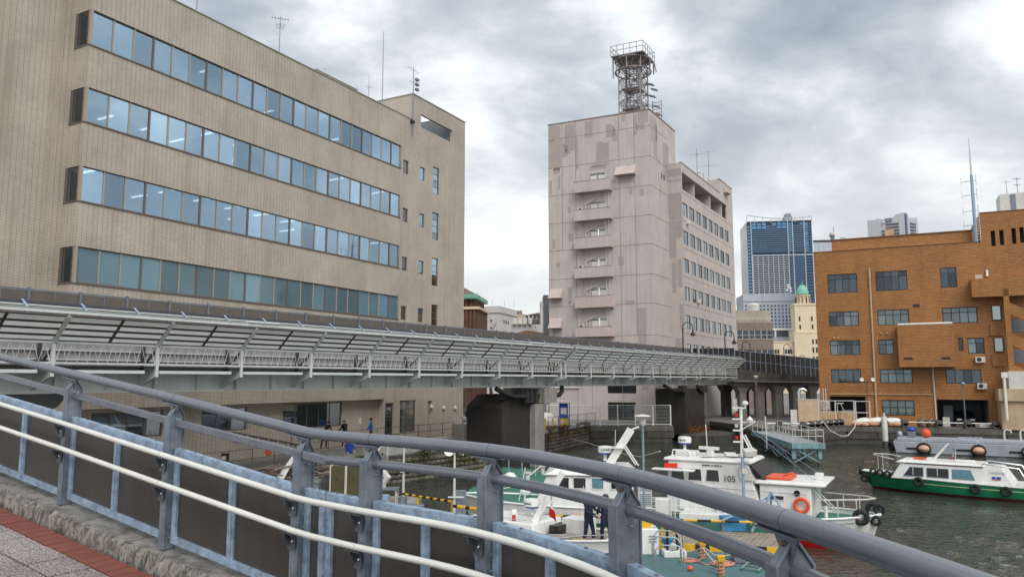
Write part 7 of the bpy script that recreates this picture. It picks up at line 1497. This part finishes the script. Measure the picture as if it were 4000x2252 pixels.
# vegetation on the bank walls: ivy tufts
random.seed(6)
def leaves(name,label,a,b,n,z0,z1,mat,sz,out=.3,dens=None):
    F,d=seg(a,b); m=MB()
    for i in range(n):
        x=random.random()*d; z=z1-(z1-z0)*random.random()**1.5
        if mnoise.noise((x*.6,z*.9,2.3))<-.05: continue
        p=Vector(F(x,-random.random()*out,z)); u=Vector((random.uniform(-1,1),random.uniform(-1,1),random.uniform(-1,1))).normalized()*sz*random.uniform(.5,1.2); v=Vector((random.uniform(-1,1),random.uniform(-1,1),random.uniform(-1,1))).normalized()*sz*random.uniform(.5,1)
        m.add([p,p+u,p+u+v,p+v],[(0,1,2,3)])
    return tag(m.build(name,mat,smooth=False),label,'ivy',kind='stuff')
leaves('ivy',"green ivy tufts hanging over the mossy bank wall",QL[3],QL[4],2600,.7,1.95,M('ivy_leaf',(.075,.085,.018),.8,0,.6,2),.10)
leaves('ivy',"olive ivy on the stone bank left of the bridge pier",(-10.6,42.5),QL[3],1800,.8,1.8,bpy.data.materials['ivy_leaf'],.10)
leaves('dry_grass',"dry brown grass on top of the masonry wall",QL[6],QL[7],2200,1.1,2.0,M('dry_grass_blade',(.17,.115,.05),.9,0,.5,2),.13)
# ================================================================ LEFT LANDING CLUTTER
lp_=thing('floating_landing','small floating landing under the office bank','pontoon',(-6,37,0)); MB().box(-10.5,-4.4,35.2,38.6,-.4,.45).build('deck',K['conc'],lp_)
lo=thing('steel_lockers','pair of olive steel lockers with white frames on the landing','locker',(-8,38,.45))
for k in range(2): x=-8.75+k*.78; MB().box(x,x+.68,37.9,38.4,.45,1.95).build('door',M('olive_door%d'%k,(.075,.065,.03),.7,0,.2,2),lo,bevel=.01); MB().box(x-.05,x,37.88,38.42,.45,2.0).build('white_frame',K['whited'],lo); MB().box(x+.68,x+.72,37.88,38.42,.45,2.0).build('white_frame',K['whited'],lo); MB().ball((x+.3,37.89,1.35),.03,6).build('knob',K['iron'],lo)
gbn=thing('grey_bin','grey lidded tool bin beside the lockers','bin',(-9.6,37.6,.45)); MB().box(-10.0,-9.2,37.3,37.9,.45,1.2).build('body',K['galvd'],gbn,bevel=.03); MB().box(-10.04,-9.16,37.26,37.94,1.2,1.36).build('lid',M('green_grey_lid',(.16,.2,.2),.6),gbn,bevel=.03); MB().box(-9.7,-9.55,37.28,37.3,.95,1.1).build('latch',K['whited'],gbn)
def pole(label,x,y,z0,z1,kind):
    t=thing('signal_pole',label,'pole',(x,y,z0)); MB().tube((x,y,z0),(x,y,z1),.06,8,.04).build('pole',K['whited'],t)
    if kind=='horn':
        for s,ax in ((-1,0),(1,0)):
            MB().lathe((x+s*.22,y-.05,z1-.05),[(.03,.3*1),(.06,.12),(.2,-.06),(.22,-.1),(.17,-.06),(.001,.02)],14,axis=(lambda a,b,h:(a,h,b)) if s<0 else (lambda a,b,h:(-h*1.5,a*.9,b))).build('horn_speaker',K['white'],t)
        MB().box(x-.05,x+.5,y+.05,y+.2,z0+.1,z0+1.1).build('control_cabinet',K['galvd'],t,bevel=.02); MB().bar((x-.25,y-.1,z0+.85),(x+.4,y-.1,z0+.85),.05,.05).build('crossbar',K['white'],t)
    else: MB().box(x-.15,x+.06,y-.1,y+.1,z0+1.35,z0+1.65).build('lamp_box',K['white'],t); MB().ball((x+.2,y,z1-.35),.1,8).build('lamp',K['white'],t)
pole('white pole with two horn loudspeakers and grey cabinet',-2.42,33.0,.4,3.2,'horn'); pole('plain white pole with small lamp on the landing',-5.1,36.9,.45,3.3,'l')
wt2=thing('wrapped_instrument','instrument wrapped in clear plastic on a small table','instrument',(-6.0,36.2,1.1)); MB().box(-6.9,-5.2,35.8,36.6,1.12,1.18).build('table_top',K['galvd'],wt2)
for x,y in ((-6.8,35.9),(-5.3,35.9),(-6.8,36.5),(-5.3,36.5)): MB().tube((x,y,.45),(x,y,1.12),.04,6).build('table_leg',K['whited'],wt2)
MB().path([(-5.9,36.2,1.18),(-5.95,36.2,1.4),(-5.75,36.2,1.65),(-6.0,36.2,1.9),(-5.85,36.2,2.0)],[.1,.16,.2,.2,.04],7).build('wrapping',K['whited'],wt2)
bt_=thing('barrier_boom','yellow and black striped barrier rail over the water','barrier',(-3.8,34.9,.6))
for i in range(14): t=i/14; t2=(i+1)/14; a=Vector((-5.0,35.9,.95)).lerp(Vector((-2.55,33.6,.95)),t); b=Vector((-5.0,35.9,.95)).lerp(Vector((-2.55,33.6,.95)),t2); MB().tube(a,b,.055,8).build('band',K['yellow'] if i%2 else K['black'],bt_)
for x,y in ((-4.2,35.15),(-2.55,33.6)): MB().tube((x,y,.1),(x,y,.95),.06,8).build('leg',K['yellow'],bt_)
b2=thing('barrier_boom','short yellow and black bar at the railing top edge','barrier',(-1.7,31.9,.6))
for i in range(8): t=i/8; t2=(i+1)/8; a=Vector((-2.4,32.5,.95)).lerp(Vector((-1.0,31.6,.92)),t); b=Vector((-2.4,32.5,.95)).lerp(Vector((-1.0,31.6,.92)),t2); MB().tube(a,b,.07,8).build('band',K['black'] if i%3==0 else K['yellow'],b2)
pf=thing('landing_float','low grey float carrying the horn pole','pontoon',(-2,33,0)); MB().box(-3.4,-.6,31.4,33.6,-.4,.4).build('deck',K['conc'],pf)
mt=thing('marker_drums','two small steel drums and blue float on the landing','drums',(-5.6,35.6,.45)); MB().lathe((-5.75,35.5,.45),[(.25,0),(.25,.5),(.2,.52)],14).build('drum',K['galv'],mt); MB().lathe((-4.95,35.6,.45),[(.2,0),(.2,.4)],14).build('drum',K['galvd'],mt); MB().ball((-6.15,35.5,.65),.22,10).build('blue_float',K['bluep'],mt); MB().box(-4.7,-3.9,34.9,35.3,.3,.62).build('grey_box',K['galvd'],mt,bevel=.03)
# junk heap on the bank
random.seed(14); jk=thing('scrap_timber','heap of scrap timber and branches on the bank','debris',(-10.5,41.5,1.2))
for i in range(60):
    x=random.uniform(-12.4,-9.6); y=39.2+(x+12.4)*.7+random.uniform(-.8,.6); z=1.0+random.random()*.7; a=random.uniform(-.6,.6); l=random.uniform(.5,1.5); MB().bar((x-l/2*math.cos(a),y-l/2*math.sin(a),z),(x+l/2*math.cos(a),y+l/2*math.sin(a),z+random.uniform(-.3,.4)),random.uniform(.03,.12),random.uniform(.03,.08)).build('board',random.choice((K['wood'],K['bark'],K['concd'],K['wood'])),jk)
m=MB(); m.prism([(-13.5,38,-.2),(-9.2,42.6,-.2),(-9.0,41.2,-.2),(-11.8,37.2,-.2)],(0,0,1.2)); m.build('earth_heap',K['qwall'],jk)
mb_=thing('broken_panel','torn white plastic panel leaning on the timber heap','debris',(-11.3,39.4,1.4)); MB().hexa([(-11.9,39.2,1.05),(-11.5,39.2,1.0),(-11.5,39.25,1.0),(-11.9,39.25,1.05),(-11.1,39.5,2.3),(-10.85,39.5,2.4),(-10.85,39.55,2.4),(-11.1,39.55,2.3)]).build('panel',K['white'],mb_)
ld2=thing('lying_ladders','brown and white ladders lying against the office wall','ladder',(-13,41,1.9))
for k in range(2):
    a=Vector((-14.6,40.6+k*.25,3.0-k*.1)); b=Vector((-11.6,43.3+k*.25,2.1-k*.1)); d_=Vector((0,0,.42)); MB().bar(a,b,.05,.06).build('rail',K['railb'],ld2); MB().bar(a+d_,b+d_,.05,.06).build('rail',K['railb'],ld2)
    for j in range(7): t=(j+.5)/7; MB().bar(a.lerp(b,t),a.lerp(b,t)+d_,.05,.05).build('rung',K['whited'],ld2)
dr=thing('paint_cans','stack of three small dark cans by the ladders','cans',(-14.4,39.2,1.6))
for x,z in ((-14.6,1.6),(-14.2,1.6),(-14.4,2.05)): MB().lathe((x,39.3,z),[(.2,0),(.2,.38),(.21,.4)],14).build('can',K['dark'],dr); MB().box(x-.1,x+.1,39.08,39.11,z+.1,z+.28).build('can_label',K['whited'],dr)
wrl=thing('low_pipe_railing','thin rusty railing at the foot of the office wall','railing',OF(8,-3.2,1.6)); rail(OF,wrl,[(2.0,-3.2,1.6),(11.2,-3.2,1.6)],.95,6,K['railb'],.02,(.5,))
tag(MB().lathe((-13.0,41.6,2.3),[(.001,0),(.16,.0),(.2,.1)],10,axis='y').build('hose_reel',K['orange']),'small orange coil hung on the terrace rail','hose reel')
# ================================================================ PEOPLE
def person(label,x,y,z,rz,top,legs,skin=(.50,.32,.24),hair=(.02,.018,.015),lean=.0,arm=((.35,.2),(.35,.2)),h=1.7,stride=.12,cap=None):
    t=thing('person',label,'person',(x,y,z),rz)
    k=h/1.7
    V=[];E=[];RD=[]
    def v(p,r,par=None):
        V.append((p[0]*k,p[1]*k,p[2]*k)); RD.append(r*k)
        if par is not None: E.append((par,len(V)-1))
        return len(V)-1
    l=lean
    pel=v((0,0,.93),.135); wa=v((l*.25,0,1.10),.13,pel); ch=v((l*.6,0,1.30),.155,wa); nk=v((l*.8,0,1.46),.06,ch); hd=v((l*.9+.02,0,1.56),.085,nk); ht=v((l*.9+.02,0,1.63),.082,hd)
    for s,st in ((1,stride),(-1,-stride)):
        hp=v((0,s*.10,.88),.095,pel); kn=v((st*.6+.03,s*.11,.48),.065,hp); an=v((st-.03,s*.11,.09),.045,kn); v((st+.12,s*.12,.04),.04,an)
    for s,(fw,ou) in ((1,arm[0]),(-1,arm[1])):
        sh=v((l*.7,s*.19,1.40),.065,ch); el=v((l*.7+fw*.25,s*(.24+ou*.1),1.13),.048,sh); wr=v((l*.7+fw*.95,s*(.20),1.08+fw*.15-.12*(1-fw)),.034,el); pm_=v((l*.7+fw*1.15,s*.17,1.06+fw*.18-.20*(1-fw)),.032,wr)
        for q in range(4): v((l*.7+fw*1.15+.07,s*.17+(q-1.5)*.02,1.03+fw*.18-.20*(1-fw)),.009,pm_)
        v((l*.7+fw*1.12+.03,s*.17-s*.05,1.06+fw*.18-.2*(1-fw)),.010,pm_)
    me=bpy.data.meshes.new('body'); me.from_pydata(V,E,[]); o=bpy.data.objects.new('body',me); COL.objects.link(o); o.parent=t
    sm=o.modifiers.new('Skin','SKIN'); sv=me.skin_vertices[0].data
    for i,r in enumerate(RD): sv[i].radius=(r,r); 
    sv[0].use_root=True
    o.modifiers.new('Sub','SUBSURF').levels=1; o.modifiers['Sub'].render_levels=2
    m=bpy.data.materials.new('clothes'); m.use_nodes=True; nt=m.node_tree; L=nt.links.new; b=nt.nodes['Principled BSDF']; b.inputs['Roughness'].default_value=.85
    tc=N(nt,'ShaderNodeTexCoord'); sp=N(nt,'ShaderNodeSeparateXYZ'); L(tc.outputs['Object'],sp.inputs[0])
    r=ramp(nt,[(0.,(.02,.02,.02)),(.045,legs),(.50,top),(.842,skin)],'CONSTANT'); L(mth(nt,'DIVIDE',sp.outputs[2],1.75*k),r.inputs[0]); 
    hand=mth(nt,'GREATER_THAN',sp.outputs[0],(l*.7+min(arm[0][0],arm[1][0])*1.02+.0)*k if max(arm[0][0],arm[1][0])>.25 else 9.)
    L(mixc(nt,hand,r.outputs[0],skin),b.inputs['Base Color']); me.materials.append(m)
    c=(l*.9+.02)*k; hm=M('hair',hair,.6,0,.2,20)
    MB().lathe((c-.012*k,0,1.60*k),[(.097*k,-.06*k),(.105*k,.0),(.098*k,.055*k),(.06*k,.10*k),(.001,.112*k)],14).build('cap' if cap else 'hair',M('cap',cap,.8,0,.1,8) if cap else hm,t)
    if cap: MB().lathe((c+.06*k,0,1.605*k),[(.001,0),(.10*k,0),(.10*k,.012*k),(.001,.014*k)],12).build('peak',bpy.data.materials['cap'],t)
    m=MB()
    for s in (1,-1): m.ball((c+.085*k,s*.032*k,1.565*k),.011*k,6)
    m.build('eyes',K['blk'],t); MB().prism([(c+.088*k,-.013*k,1.535*k),(c+.088*k,.013*k,1.535*k),(c+.108*k,0,1.535*k)],(-.012*k,0,.035*k)).build('nose',m_skin,t); MB().box(c+.075*k,c+.09*k,-.02*k,.02*k,1.505*k,1.512*k).build('mouth',K['redd'],t)
    for s in (1,-1): MB().ball((c,s*.092*k,1.56*k),.02*k,6,1.5).build('ear',m_skin,t)
m_skin=M('skin',(.50,.32,.24),.6,0,.05,8)
navy=(.012,.018,.045)
person('person in navy overalls standing on the near white boat holding something small',2.60,26.8,.52,-40,navy,navy,arm=((.42,.1),(.42,.1)),h=1.78)
person('second person in navy overalls half hidden by the grey post',3.14,26.4,.52,100,navy,navy,arm=((.3,.1),(.15,.1)),h=1.78)
q=OF(20.0,-1.4,0); person('person in bright blue jacket and dark cap on the office terrace',q[0],q[1],1.9,200,(.012,.14,.62),(.015,.017,.025),arm=((.2,.1),(.2,.1)),cap=(.012,.014,.02))
q=OF(17.2,-1.6,0); person('person in black jacket and pale cap by the office window',q[0],q[1],1.9,150,(.014,.015,.02),(.015,.016,.02),arm=((.35,.1),(.4,.1)),cap=(.16,.15,.14),lean=.1)
q=OF(15.6,-1.3,0); person('person in dark coat bending by the office window',q[0],q[1],1.9,-20,(.016,.018,.024),(.015,.016,.02),arm=((.4,.1),(.4,.1)),lean=.35)
q=OF(14.0,-4.7,0); person('person in black trousers and blue top on the landing steps',q[0],q[1],1.0,-60,(.012,.06,.35),(.014,.014,.016),arm=((.3,.1),(.2,.1)))
q=BF(54.5,1.9,0); person('person with dark hair walking across the white footbridge',q[0],q[1],7.3,30,(.42,.42,.42),(.03,.03,.04))
